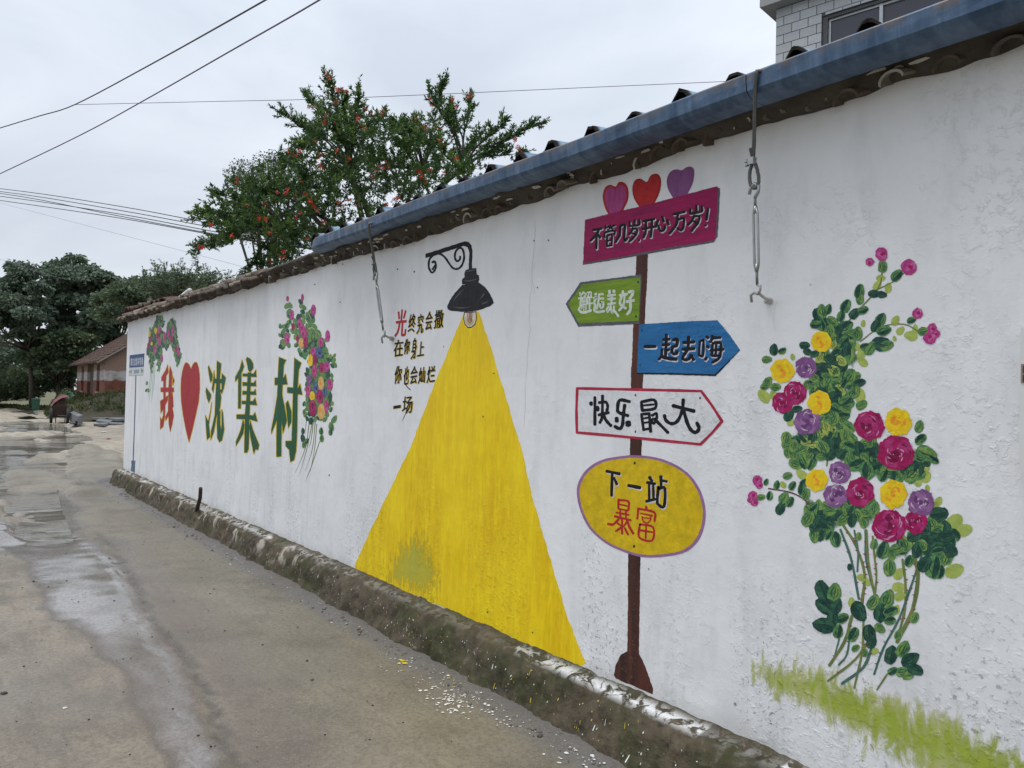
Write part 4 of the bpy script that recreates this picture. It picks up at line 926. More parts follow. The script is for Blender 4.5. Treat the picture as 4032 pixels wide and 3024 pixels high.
wash_obj(np.array([C5.W(*p) for p in [(470, 480), (560, 400), (650, 470), (700, 620), (720, 760), (690, 830), (600, 830), (440, 760), (380, 680)]]), 'lime_smear', mat_wash('lime_smear_paint', (.70, .55, .02), (.50, .48, .05)), lampo, -.00088, (-.10, .26))

for s_, w_ in (('2105,868 2108,930 2100,1010 2094,1060 2096,1110 2086,1180 2084,1250 2090,1290 2078,1370 2076,1440 2068,1520 2070,1590 2062,1680', .9), ('2096,1110 2104,1135 2101,1160', .7), ('3060,1180 3044,1250 3052,1300', .7)):
    mb = MB(); P_ = parse(s_)[0][1]; P_ = rough_edge(P_, 9, 2.2, False) + [P_[-1]]
    for i in range(len(P_) - 1): paint_stroke(mb, NAT, [P_[i], P_[i + 1]], w_, .3)
    mb.build('hairline_crack', simple('crack_dark', (.56, .56, .56), .9), wall)
mb = MB()
for u, v in ((2104, 948), (2160, 946), (1566, 1060), (1632, 1070), (2117, 1132), (1297, 1871), (1340, 1190), (2555, 2240), (1945, 1470), (1903, 1640), (2098, 2490), (1920, 2410), (1350, 1040), (1240, 1120)):
    paint_poly(mb, NAT, el(u, v, random.uniform(2, 3.4), random.uniform(2, 4), 7), 4.5, step=50, amp=0)
mb.build('plaster_pits', simple('pit_dark', (.05, .045, .035), .9), wall)['kind'] = 'stuff'
# ------------------------------------------------------------------ footing along the wall
def mat_footing():
    m, t, b, o = newmat('mossy_footing')
    P = pos(t); s = sepxyz(t, P); a = N(t, 'ShaderNodeAttribute'); a.attribute_name = 'ledge'
    n1 = noise_n(t, P, 5, 6, .65, .3); n2_ = noise_n(t, P, 22, 5, .6); n3 = noise_n(t, pos(t, (1, 1, .3)), 16, 5, .65, .5)
    c = mixc(t, mapr(t, n1, .36, .64, 0, 1), (.042, .034, .021), (.105, .082, .052))
    c = mixc(t, mapr(t, noise_n(t, P, 3.1, 5, .6), .48, .62, 0, .8), c, (.042, .046, .014))
    c = mixc(t, mapr(t, n2_, .56, .70, 0, .7), c, (.13, .112, .085))
    c = mixc(t, math_n(t, 'MULTIPLY', mapr(t, n2_, .3, .44, 1, 0), .8), c, (.018, .016, .013))
    # pale limewash patches: more at the far end
    fx = mapr(t, s[0], -4.5, -6.5, 0, 1)
    lime = math_n(t, 'MULTIPLY', mapr(t, noise_n(t, pos(t, (1, 1, .35)), 6.5, 4, .6, .4), .56, .63, 0, .85), math_n(t, 'MULTIPLY', fx, mapr(t, s[2], .08, .16, .0, 1)))
    c = mixc(t, lime, c, (.40, .37, .31))
    wh = math_n(t, 'MULTIPLY', mapr(t, n3, .46, .54, 0, 1), a.outputs['Fac'])
    c = mixc(t, wh, c, (.74, .745, .74))
    t.links.new(c, b.inputs['Base Color']); b.inputs['Roughness'].default_value = .8; b.inputs['Specular IOR Level'].default_value = .35
    b1 = bump(t, n1, .7, .03); b2_ = bump(t, n2_, .8, .012, b1); t.links.new(bump(t, noise_n(t, P, 85, 4, .65), .55, .004, b2_), b.inputs['Normal'])
    return m
M['footing'] = mat_footing()
def footing():
    X = np.concatenate([np.arange(X_END - .30, -5, .022), np.arange(-5, 1.0, .011), np.arange(1.0, XR, .05)])
    prof = [(.01, .262), (-.002, .256), (-.02, .247), (-.045, .240), (-.07, .236), (-.095, .230), (-.115, .220), (-.13, .20), (-.142, .175), (-.152, .15), (-.16, .12), (-.17, .09), (-.178, .06), (-.188, .03), (-.20, .005), (-.215, -.02)]
    vs = []; led = []; m = len(prof)
    for i, x in enumerate(X):
        e = min(1, max(0, (x - (X_END - .30)) / .25)) ** .5
        gap = math.exp(-((x - GAPX) / .10) ** 2)
        for k, (y, z) in enumerate(prof):
            n_ = noise.noise((x * 2.2, y * 4, z * 6)); n2_ = noise.noise((x * 9, y * 14, z * 14 + 5)); n3 = noise.noise((x * 30, y * 34, z * 34 + 9))
            amp = min(1, k / 3)
            rg = abs(noise.noise((x * 6, y * 7 + 3, z * 8))); rg2 = abs(noise.noise((x * 15, y * 17 + 3, z * 19)))
            d = (.026 * n_ + .016 * n2_ + .012 * n3 + .030 * (rg - .18) + .026 * (rg2 - .2)) * amp
            chip = max(0, noise.noise((x * 3.7, 3.1, 0)) - .25) * .09 * (1 if 4 <= k <= 9 else .3)
            zz = z + .55 * d - chip * .6 + (.010 * noise.noise((x * 5, 7, 0)) if k <= 2 else 0) - gap * .10 * (k > 2)
            yy = y - .8 * d + chip
            yy = yy * (1 if e > .99 else .4 + .6 * e) ; zz = zz * (.55 + .45 * e)
            vs.append((x, yy, zz)); led.append(max(0, 1 - abs(k - 3.6) / 2.2) * float(np.interp(x, [-14, -7, -5.5, -3.6, -3.2, -2.6, 3], [.55, .5, .25, .10, .5, .95, 1])) * (1.25 if noise.noise((x * 1.9, 2, 2)) > -.12 else .25))
    fs = [(i * m + k, (i + 1) * m + k, (i + 1) * m + k + 1, i * m + k + 1) for i in range(len(X) - 1) for k in range(m - 1)]
    fs = [tuple(reversed(f)) for f in fs]
    # end cap: reach round the corner
    n0 = len(vs)
    for k in range(m): x, y, z = vs[k]; vs.append((x + .02 + .03 * noise.noise((k, 1, 1)), max(y, -.02) + .30, z)); led.append(0)
    fs += [(k, n0 + k, n0 + k + 1, k + 1) for k in range(m - 1)]
    me = mesh('footing', vs, fs, M['footing'], True)
    a = me.attributes.new('ledge', 'FLOAT', 'POINT'); a.data.foreach_set('value', np.array(led, np.float32))
    return link('footing', me, wall)
GAPX = at_y(785, 1985, -.12).x
footing()
# loose chunks and grit at the footing's toe
M['stone'] = simple('broken_concrete', (.17, .155, .13), .85, var=.55, scale=14, bumpd=.01)
def chunk(c, r, sq=.6):
    bm = bmesh.new(); bmesh.ops.create_icosphere(bm, subdivisions=1, radius=1)
    sd_ = random.random() * 99; vs = [Vector((v.co.x * r * random.uniform(.8, 1.2), v.co.y * r * random.uniform(.7, 1.2), v.co.z * r * sq)) + Vector(c) for v in bm.verts]
    fs = [tuple(v.index for v in f.verts) for f in bm.faces]; bm.free(); return vs, fs
mb = MB()
for i in range(2300):
    x = -13.5 + 14.5 * random.random() ** .8; y = -.205 - abs(random.gauss(0, .05)); r = random.choice((.003, .004, .004, .005, .006, .009, .013)) * random.uniform(.7, 1.3)
    vs, fs = chunk((x, y, .012 + r * .3), r); mb.add(vs, fs)
tag(mb.build('rubble_grit', M['stone']), 'crumbled grit along the foot of the wall footing', 'rubble', kind='stuff')
for i, (u, v, r) in enumerate(((1835, 2645, .028), (1880, 2665, .034), (1640, 2560, .03), (1285, 2360, .028), (1440, 2300, .04), (2385, 2955, .03))):
    p = at_z(u, v, .02); vs, fs = chunk((0, 0, r * .4), r); o = link('concrete_chunk', mesh('concrete_chunk', vs, fs, M['stone']), loc=p)
    tag(o, ['grey concrete chunk by the footing below the yellow beam', 'larger grey chunk touching its neighbour under the yellow beam', 'small chunk at the footing left of the yellow beam', 'chunk near the footing further along the wall', 'broken lump of footing below the beam\'s left edge', 'loose stone at the footing near the lower picture edge'][i], 'stone')
# bent rusty pipe stub sticking up from the footing
mb = MB(); a, b_, c = at_y(772, 2020, -.10), at_y(788, 1960, -.13), at_y(790, 1922, -.15)
mb.tube([a, a.lerp(b_, .6), b_, c], [.022, .022, .021, .02], 8)
tag(mb.build('bent_pipe', simple('rusty_dark', (.05, .03, .02), .8, var=.5, bumpd=.003), smooth=True), 'dark rusty pipe stub bending up out of the footing below the slogan', 'pipe')

# spattered paint on road and footing
def spl(col, pts, name, lab):
    mb = MB()
    for (x, y, z, r) in pts:
        n = 6; ph = random.random() * 6; k = random.uniform(.5, 1); q0 = random.random() * 3
        vs = []
        for i in range(n):
            q = 2 * math.pi * i / n; rr = r * random.uniform(.7, 1.2); ax, ay = rr * math.cos(q), rr * k * math.sin(q)
            vs.append((x + ax * math.cos(q0) - ay * math.sin(q0), y + ax * math.sin(q0) + ay * math.cos(q0), z))
        mb.add(vs, [tuple(range(n))])
    o = mb.build(name, col); tag(o, lab, 'paint spatter', kind='stuff'); return o
def road_pt(x, y):
    h, _ = road_z(np.array([[x]]), np.array([[y]])); return float(h[0, 0])
def scat(n, u0_, v0_, u1, v1, wid, rmin, rmax):
    o = []; xy = []
    for i in range(n):
        t_ = random.random(); u = u0_ + (u1 - u0_) * t_ + random.gauss(0, wid); v = v0_ + (v1 - v0_) * t_ + random.gauss(0, wid * .5)
        p = at_z(u, v); xy.append((p.x, p.y, random.uniform(rmin, rmax) * random.choice((.5, .7, 1, 1))))
    A = np.array(xy); h, _ = road_z(A[None, :, 0], A[None, :, 1])
    return [(a[0], a[1], hh_ + .004, a[2]) for a, hh_ in zip(A, h[0]) if a[1] < -.24]
wpaint = simple('spilt_white', (.72, .72, .70), .5, var=.08); ypaint = simple('spilt_yellow', (.66, .50, .05), .5, var=.2)
pts = scat(130, 1750, 2740, 1850, 2780, 60, .004, .013) + scat(160, 1500, 2580, 2300, 2960, 55, .003, .009) + scat(70, 2280, 2960, 2400, 3010, 50, .004, .012) + scat(120, 1000, 2250, 1500, 2480, 70, .003, .008) + scat(40, 850, 2150, 1000, 2260, 30, .004, .010) + scat(40, 1300, 2380, 1500, 2500, 40, .004, .012)
spl(wpaint, pts, 'paint_spatter', 'white paint spots spattered on the concrete along the wall')
pts = scat(26, 1740, 2690, 1850, 2690, 40, .004, .010) + scat(22, 1350, 2460, 1700, 2640, 60, .003, .010) + scat(6, 1570, 2612, 1590, 2616, 8, .01, .022)
spl(ypaint, pts, 'paint_spatter', 'yellow paint spots spattered on the concrete below the beam')
# runs of paint down the footing, laid on its rough face
from mathutils.bvhtree import BVHTree
ft = bpy.data.objects['footing'].data
BV = BVHTree.FromPolygons([v.co[:] for v in ft.vertices], [tuple(p.vertices) for p in ft.polygons])
for col, x0, x1, n, lab in ((wpaint, -13, 1.4, 330, 'white paint drips running down the dark footing'), (ypaint, -4.4, -2.2, 60, 'yellow paint drips down the footing under the beam')):
    mb = MB()
    for i in range(n):
        x = random.uniform(x0, x1); z = random.uniform(.04, .23)
        hit, nn, _, _ = BV.ray_cast(Vector((x, -1.0, z + .35)), Vector((0, .8, -.35)).normalized())
        if hit is None: continue
        if nn.y > 0: nn = -nn
        tx = Vector((1, 0, 0)); tz = nn.cross(tx).normalized()
        if tz.z < 0: tz = -tz
        ln = random.uniform(.003, .035 if random.random() < .2 else .010) / 2; wd = random.uniform(.0012, .0034); p = hit + nn * .0025
        mb.add([p - tx * wd - tz * ln, p + tx * wd - tz * ln, p + tx * wd * .7 + tz * ln, p - tx * wd * .7 + tz * ln], [(0, 1, 2, 3)])
    tag(mb.build('paint_run', col), lab, 'paint spatter', kind='stuff')

# ------------------------------------------------------------------ old tile coping on the wall
tile_mats = [simple('clay_tile_grey', (.125, .105, .085), .9, var=.5, scale=9, bumpd=.006), simple('clay_tile_brown', (.15, .108, .08), .9, var=.5, scale=9, bumpd=.006), simple('clay_tile_pale', (.24, .205, .165), .9, var=.5, scale=7, bumpd=.006)]
mortar = simple('old_mortar', (.085, .070, .052), .95, var=.6, scale=7, bumpd=.02, col2=(.035, .03, .024))
limew = simple('limewash_edge', (.50, .47, .42), .85, var=.35, scale=10)
cop = empty('tile_coping', loc=None); cop.parent = wall
def tile_mesh(w_, ln, rise, th=.014, seg=7, lime=False):
    vs = []; fs = []; mi = []
    for j in range(2):
        for i in range(seg + 1):
            q = math.pi * i / seg; x = -w_ / 2 * math.cos(q); z = rise * math.sin(q)
            vs.append((x, -ln * j, z)); vs.append((x * .86, -ln * j, z - th))
    m = 2 * (seg + 1)
    for i in range(seg):
        a = 2 * i; fs += [(a, a + 2, a + 2 + m, a + m), (a + 1, a + 1 + m, a + 3 + m, a + 3), (a + m, a + 2 + m, a + 3 + m, a + 1 + m)]; mi += [0, 0, 1 if lime else 0]
    fs += [(0, m, m + 1, 1), (m - 2, m - 1, 2 * m - 1, 2 * m - 2)]; mi += [0, 0]
    return vs, fs, mi
tiles = []
for mt in tile_mats:
    for lime in (False, True):
        vs, fs, mi = tile_mesh(.17, .20, .052, lime=lime); tiles.append(mesh('coping_tile', vs, fs, [mt, limew], False, mi))
x = X_END - .02; k = 0
while x < 1.4:
    near = x > -7.2
    for row in range(2):
        if k >= 290: break
        t_ = link('coping_tile', random.choice([tiles[0], tiles[2], tiles[4], tiles[2]]) if not (row == 0 and random.random() < .35) else random.choice([tiles[1], tiles[3], tiles[5]]), cop)
        zt = wall_top(x)
        t_.location = (x + (.075 if row else 0) + random.uniform(-.012, .012), (.03 if row == 0 else .075) + (.082 if near else 0), zt + ((.035 if row == 0 else .095) - (.012 if near else 0)) + random.uniform(-.006, .008))
        t_.rotation_euler = (math.radians(random.uniform(14, 24)), math.radians(random.uniform(-16, 16)) - (.22 if row == 0 else -.1), math.radians(random.uniform(-8, 8) - (10 if near else 24)))
        sc_ = random.uniform(.85, 1.1) * (.66 if near else .82); t_.scale = (sc_, random.uniform(.85, 1.02) * (1.0 if row == 0 else .95), sc_); k += 1
    x += .148 if near else .118
# bedding mortar under and behind the tiles
def bed():
    X = np.arange(X_END - .04, XR, .015); prof = [(-.002, -.035), (-.035, -.020), (-.075, .004), (-.10, .022), (-.095, .045), (-.05, .06), (0, .09), (.06, .135), (.13, .165), (.22, .15), (.30, .09), (.30, .0)]
    vs = []; m = len(prof)
    for x in X:
        zt = wall_top(x); nearf = float(np.interp(x, [-7.5, -6.5], [0.25, 1]))
        for k, (y, z) in enumerate(prof):
            n_ = noise.noise((x * 4, y * 9, z * 9)); n2_ = noise.noise((x * 13, y * 20, z * 20))
            big = noise.noise((x * 1.6, 4, k * .2))
            ex = (1 if k < 5 else .6)
            vs.append((x, y * (1 + (.25 * nearf if y < 0 else 0)) + (.020 * n_ + .016 * n2_ + .010 * noise.noise((x * 30, y * 40, z * 40))) * ex * (k > 0), zt + z + (.020 * n_ + .010 * n2_ + .02 * big * nearf) * ex))
    fs = [(i * m + k, i * m + k + 1, (i + 1) * m + k + 1, (i + 1) * m + k) for i in range(len(X) - 1) for k in range(m - 1)]
    fs += [tuple(reversed(range(m)))]
    return mesh('mortar_bed', vs, fs, mortar, True)
link('mortar_bed', bed(), cop)
# flakes of limewash still hanging from the bed's lower edge
bedo = bpy.data.objects['mortar_bed'].data
BV2 = BVHTree.FromPolygons([v.co[:] for v in bedo.vertices], [tuple(p.vertices) for p in bedo.polygons])
mb = MB()
for i in range(120):
    x = random.uniform(-13.5, .8); hit, nn, _, _ = BV2.ray_cast(Vector((x, -1.0, wall_top(x) - .25 + random.uniform(-.02, .02))), Vector((0, 1, .28)).normalized())
    if hit is None: continue
    if nn.y > 0: nn = -nn
    tx = Vector((1, 0, .0)); tz = nn.cross(tx).normalized(); n = 7; a, b_ = random.uniform(.012, .05), random.uniform(.005, .013); p = hit + nn * .004
    mb.add([p + tx * a * math.cos(q) * random.uniform(.7, 1.1) + tz * b_ * math.sin(q) * random.uniform(.7, 1.1) + nn * .002 * math.cos(q * 2) for q in [2 * math.pi * j / n for j in range(n)]], [tuple(range(n))])
mb.build('limewash_flakes', limew, cop)['kind'] = 'stuff'

# ------------------------------------------------------------------ blue sheet roof edge with its gutter
def mat_gutter():
    m, t, b, o = newmat('faded_blue_steel'); P = pos(t); s = sepxyz(t, P)
    st = noise_n(t, pos(t, (7, 3, .8)), 2.6, 5, .65, .3)
    c = mixc(t, mapr(t, st, .38, .64, 0, 1), (.034, .072, .135), (.095, .155, .245))
    c = mixc(t, mapr(t, noise_n(t, pos(t, (1, 1, 1)), 7, 5, .7), .60, .72, 0, .7), c, (.02, .04, .08))
    c = mixc(t, mapr(t, noise_n(t, pos(t, (5, 2, .6)), 3.7, 5, .6), .64, .70, 0, .5), c, (.20, .17, .12))
    ed = N(t, 'ShaderNodeAttribute'); ed.attribute_name = 'edge'
    c = mixc(t, math_n(t, 'MULTIPLY', mapr(t, noise_n(t, P, 14, 5, .7), .42, .6, 0, .8), ed.outputs['Fac']), c, (.17, .12, .08))
    t.links.new(c, b.inputs['Base Color']); b.inputs['Roughness'].default_value = .42; b.inputs['Metallic'].default_value = .25
    t.links.new(bump(t, noise_n(t, pos(t, (3, 3, 3)), 2.5, 3), .4, .02), b.inputs['Normal'])
    return m
M['gutter'] = mat_gutter()
shed = empty('shed_roof', 'corrugated blue steel shed roof with a gutter running along the wall top', 'roof')
YG = -.235
GTOP = [(1219, 943), (1466, 853), (2200, 575), (2900, 315), (3437, 97), (3683, 0)]
GBOT = [(1190, 989), (1700, 812), (2200, 634), (2900, 389), (3683, 108)]
gt = [(at_y(u, v, YG).x, at_y(u, v, YG).z) for u, v in GTOP]; gb = [(at_y(u, v, YG).x, at_y(u, v, YG).z) for u, v in GBOT]
ZGT = sum(z for _, z in gt) / len(gt); ZGB = sum(z for _, z in gb) / len(gb); XG0 = gt[0][0]
print('GUTTER', ZGT, ZGB, XG0, 'wall top', top_pts[0], top_pts[-1], 'wall end', X_END, 'gap', GAPX)
def gutter():
    segs = []; x = XG0
    while x < XR: segs.append((x, min(x + 1.99, XR))); x += 2.0
    for si, (a, b_) in enumerate(segs):
        X = np.linspace(a - .004, b_ + .004, 21); prof = [(YG + .014, ZGT - .010), (YG + .004, ZGT), (YG, ZGT - .006), (YG + .003, ZGT - .035), (YG + .006, ZGB + .012), (YG + .02, ZGB - .002), (YG + .05, ZGB - .012), (YG + .115, ZGB - .014), (YG + .13, ZGB), (YG + .13, ZGT - .01)]
        vs = []; ed = []; m = len(prof)
        for i, x in enumerate(X):
            cl = max(0, 1 - (x - XG0) / .10) if si == 0 else 0
            for k, (y, z) in enumerate(prof):
                wv = .004 * noise.noise((x * 1.1, 0, 0)) + .003 * noise.noise((x * 5, k, 0))
                jog = .0025 * (si % 2)
                vs.append((x - (.05 * (ZGT - z) / (ZGT - ZGB) * (cl > 0)), y - wv - jog * (k < 7) + cl * .03, z + .006 * noise.noise((x * .9, 3, 0)) + (cl * .0))); ed.append(1 if k in (0, 1, 2) else 0)
        fs = [(i * m + k, i * m + k + 1, (i + 1) * m + k + 1, (i + 1) * m + k) for i in range(len(X) - 1) for k in range(m - 1)]
        if si == 0: fs.append(tuple(range(m))[::-1])
        fs = [tuple(reversed(f)) for f in fs]
        me = mesh('gutter_section', vs, fs, M['gutter'], False); at_ = me.attributes.new('edge', 'FLOAT', 'POINT'); at_.data.foreach_set('value', np.array(ed, np.float32))
        link('gutter_section', me, shed)
gutter()
RIBS = [1253, 1307, 1365, 1425, 1507, 1575, 1656, 1748, 1839, 1948, 2063, 2188, 2345, 2510, 2698, 2908, 3150, 3440, 3790]
RV = [911, 887, 864, 840, 820, 786, 755, 728, 684, 643, 592, 545, 492, 428, 352, 271, 165, 40, -100]
YR = YG + .075
ribx = [at_y(u, v, YR).x for u, v in zip(RIBS, RV)]; ribz = [at_y(u, v, YR).z for u, v in zip(RIBS, RV)]
print('RIBS', [round(x, 2) for x in ribx], [round(z, 2) for z in ribz])
def mat_sheet():
    m, t, b, o = newmat('rusted_blue_sheet'); P = pos(t); e = N(t, 'ShaderNodeAttribute'); e.attribute_name = 'edge'
    c = mixc(t, mapr(t, noise_n(t, P, 3, 4), .35, .65, 0, 1), (.16, .27, .38), (.30, .40, .48))
    rust = mixc(t, mapr(t, noise_n(t, P, 16, 5, .7), .35, .65, 0, 1), (.006, .006, .006), (.030, .020, .016))
    c = mixc(t, e.outputs['Fac'], c, rust); t.links.new(c, b.inputs['Base Color']); t.links.new(mapr(t, e.outputs['Fac'], 0, 1, .45, .95), b.inputs['Roughness']); b.inputs['Specular IOR Level'].default_value = .2
    return m
sheetm = mat_sheet()
ribx2 = ribx + [ribx[-1] + .3 * i for i in range(1, 9)]
def sheet():
    """trapezoid-ribbed sheet, its ragged dark end hanging over the gutter"""
    px = [XG0 - .04]; pz = [0.0]
    for i, x in enumerate(ribx2):
        h = .046 * random.uniform(.8, 1.25)
        for dx, z in ((-.09, .0), (-.045, .22 * h), (-.018, h * .92), (.0, h), (.014, h * .95), (.038, .30 * h), (.075, .004)): px.append(x + dx + random.uniform(-.006, .006)); pz.append(z * random.uniform(.9, 1.08))
    px.append(XR + .5); pz.append(0)
    px2 = []; pz2 = []
    for i in range(len(px) - 1):
        n = max(1, int((px[i + 1] - px[i]) / .03))
        for j in range(n): px2.append(px[i] + (px[i + 1] - px[i]) * j / n); pz2.append(pz[i] + (pz[i + 1] - pz[i]) * j / n)
    m = len(px2); vs = []; ed = []
    rows = [(YR - .03, ZGT + .012, 1), (YR - .012, ZGT + .014, 1), (YR + .012, ZGT + .016, 0.0), (YR + .7, ZGT + .085, 0), (2.6, ZGT + .28, 0)]
    for ri, (y, z, e) in enumerate(rows):
        for i in range(m):
            rag = (.010 * noise.noise((px2[i] * 30, 0, 0)) if ri == 0 else 0)
            vs.append((px2[i], y + rag, z + pz2[i] + (.004 * noise.noise((px2[i] * 40, 3, 0)) if ri < 2 else 0))); ed.append(e)
    fs = [(r * m + i, r * m + i + 1, (r + 1) * m + i + 1, (r + 1) * m + i) for r in range(4) for i in range(m - 1)]
    # rusted underside and ragged near-black lip: a real second skin below the blue one
    nb = len(vs)
    for ri, (y, z, e) in enumerate(((YR - .032, ZGT + .009, 1), (YR + .3, ZGT + .035, 1), (2.55, ZGT + .262, 1))):
        for i in range(m): vs.append((px2[i], y + (.007 * noise.noise((px2[i] * 28, 9, 0)) if ri == 0 else 0), z + pz2[i] * (.86 if ri == 0 else 1) - (.004 + .004 * abs(noise.noise((px2[i] * 22, 2, 0))) if ri == 0 else .004))); ed.append(1)
    fs += [(nb + r * m + i, nb + (r + 1) * m + i, nb + (r + 1) * m + i + 1, nb + r * m + i + 1) for r in range(2) for i in range(m - 1)]
    fs += [(nb + i, nb + i + 1, i + 1, i) for i in range(m - 1)]
    # low closing strip between gutter back and sheet, coloured near black
    nc = len(vs)
    for y, z in ((YR - .02, ZGT - .02), (YR - .024, ZGT + .004)):
        for i in range(m): vs.append((px2[i], y + .004 * noise.noise((px2[i] * 25, 5, 0)), z + (.006 * noise.noise((px2[i] * 19, 7, 0)) if z > ZGT else 0))); ed.append(1)
    fs += [(nc + i, nc + i + 1, nc + m + i + 1, nc + m + i) for i in range(m - 1)]
    me = mesh('roof_sheet', vs, fs, sheetm); a = me.attributes.new('edge', 'FLOAT', 'POINT'); a.data.foreach_set('value', np.array(ed, np.float32))
    return link('roof_sheet', me, shed)
sheet()

# ------------------------------------------------------------------ cable tie-downs
galv = simple('galvanised_steel', (.42, .43, .43), .38, metal=.8, var=.3, scale=20)
wirem = simple('steel_rope', (.17, .17, .165), .5, metal=.6, var=.3)
def rope(mb, pts, r, strands=5, pitch=.035, mi=0):
    P = [Vector(p) for p in catmull([tuple(p) for p in pts], 8)]
    L_ = [0]
    for i in range(1, len(P)): L_.append(L_[-1] + (P[i] - P[i - 1]).length)
    n = max(8, int(L_[-1] / .007)); Q = []
    for i in range(n + 1):
        s = L_[-1] * i / n; j = max(0, min(len(P) - 2, int(np.searchsorted(L_, s)) - 1)); t_ = (s - L_[j]) / max(1e-9, L_[j + 1] - L_[j]); Q.append((P[j].lerp(P[j + 1], t_), s))
    for k in range(strands):
        pts_ = []
        for i, (q, s) in enumerate(Q):
            tt = (Q[min(i + 1, n)][0] - Q[max(i - 1, 0)][0]).normalized(); a = tt.orthogonal().normalized(); 
            a = (Vector((0, 1, 0)) - tt * tt.y).normalized() if abs(tt.y) < .95 else (Vector((1, 0, 0)) - tt * tt.x).normalized(); b_ = tt.cross(a); ang = 2 * math.pi * (k / strands + s / pitch)
            pts_.append(q + (a * math.cos(ang) + b_ * math.sin(ang)) * r * .55)
        mb.tube(pts_, r * .52, 4, mi, caps=False)
def tiedown(px, label, r=.0075):
    """px: named photo points; the rope comes over the gutter, ends in a loop on the turnbuckle's hook, whose lower hook holds an eye rod from the wall"""
    th = empty('cable_tie_down', label, 'steel cable', 'cable tie-downs along the wall')
    ytop = YG - .012
    top = at_y(*px['lip'], ytop); cl = at_y(*px['clip'], -.13); lo = at_y(*px['loop'], -.12)
    rod = at_y(*px['anchor'], -.0); hk = at_y(*px['hook'], -.105)
    mb = MB(); back = top + Vector((.10, .12, .035))
    rope(mb, [back + Vector((.1, .25, .0)), back, top + Vector((.012, .02, .012)), top, top + (cl - top) * .3 + Vector((0, -.004, 0)), top + (cl - top) * .65, cl], r)
    # loop
    lw = (lo - cl).length; sx_ = Vector((.35, 0, 0)) * lw
    rope(mb, [cl, cl + (lo - cl) * .35 - sx_ * .5, cl + (lo - cl) * .8 - sx_ * .55, lo + (lo - cl) * .04, cl + (lo - cl) * .8 + sx_ * .55, cl + (lo - cl) * .35 + sx_ * .45, cl + Vector((.004, 0, 0))], r * .95)
    rope(mb, [cl, cl + (top - cl).normalized() * .05 + Vector((-.012, -.004, 0))], r * .8)
    mb.build('rope', wirem, th, True)
    mb = MB()
    for s in (-1, 1): mb.tube([cl + Vector((-.034, -.004, .007 * s)), cl + Vector((.016, -.004, .007 * s))], .0045, 6); mb.tube([cl + Vector((-.030, -.004, .007 * s)), cl + Vector((-.020, -.004, .007 * s))], .009, 6)
    mb.box(cl + Vector((.0, -.008, 0)), (.024, .022, .026)); mb.build('clip', galv, th)
    ax = (hk - lo).normalized(); sd_ = ax.cross(Vector((0, 1, 0))).normalized()
    mb = MB(); R_ = r * 2.2
    mb.tube([lo + ax * R_ * 2.4 , lo + ax * R_ * 1.2 + sd_ * R_ * .9, lo + sd_ * R_ * 1.1, lo - ax * R_ * .9, lo - sd_ * R_ * 1.1, lo - sd_ * R_ * 1.5 + ax * R_ * 1.3][::1], r * .85, 7); mb.build('upper_hook', galv, th, True)
    L_ = (hk - lo).length; a = lo + ax * L_ * .20; b_ = lo + ax * L_ * .78
    for q0, q1 in ((lo + ax * R_ * 2.2, a), (b_, lo + ax * L_ * .93)):
        mb = MB(); mb.tube([q0, q1], r * .72, 7); mb.build('threaded_rod', simple('dull_thread', (.22, .22, .20), .5, metal=.7), th, True)
    mb = MB(); hw = r * 1.2; vd = Vector((0, -1, 0))
    for s in (-1, 1): mb.tube([a + sd_ * hw * .5 * s, a + ax * .02 + sd_ * hw * s, b_ - ax * .02 + sd_ * hw * s, b_ + sd_ * hw * .5 * s], r * .72, 6)
    mb.tube([a - ax * .008, a + ax * .018], r * 1.15, 6); mb.tube([b_ - ax * .018, b_ + ax * .008], r * 1.15, 6); mb.build('turnbuckle_body', galv, th, True)
    mb = MB(); e = lo + ax * L_ * .93; R2_ = r * 2.0
    mb.tube([e, e + ax * R2_ * .4 + sd_ * R2_ * .9, e + ax * R2_ * 1.6 + sd_ * R2_ * .8, e + ax * R2_ * 2.4, e + ax * R2_ * 1.9 - sd_ * R2_ * .9, e + ax * R2_ * 2.4 - sd_ * R2_ * 1.9, e + ax * R2_ * 4.2 - sd_ * R2_ * 1.7], r * .7, 7); mb.build('lower_hook', galv, th, True)
    mb = MB(); mb.tube([hk, hk.lerp(rod, .5) + Vector((0, 0, -.004)), rod + Vector((0, .02, 0))], r * .8, 7); mb.tube([rod + Vector((-.012, -.02, .003)), rod + Vector((0, .0, 0))], r * 1.7, 6)
    mb.build('wall_anchor', simple('anchor_white', (.5, .49, .46), .6, var=.3), th, True)
tiedown(dict(lip=(2978, 290), clip=(2966, 636), loop=(2972, 738), hook=(2982, 1150), anchor=(3036, 1186)), 'cable and turnbuckle hanging from the gutter between the signpost and the large roses')
tiedown(dict(lip=(1452, 885), clip=(1474, 1034), loop=(1478, 1082), hook=(1511, 1318), anchor=(1548, 1334)), 'cable and turnbuckle hanging left of the painted lamp, beside the verse', .0095)

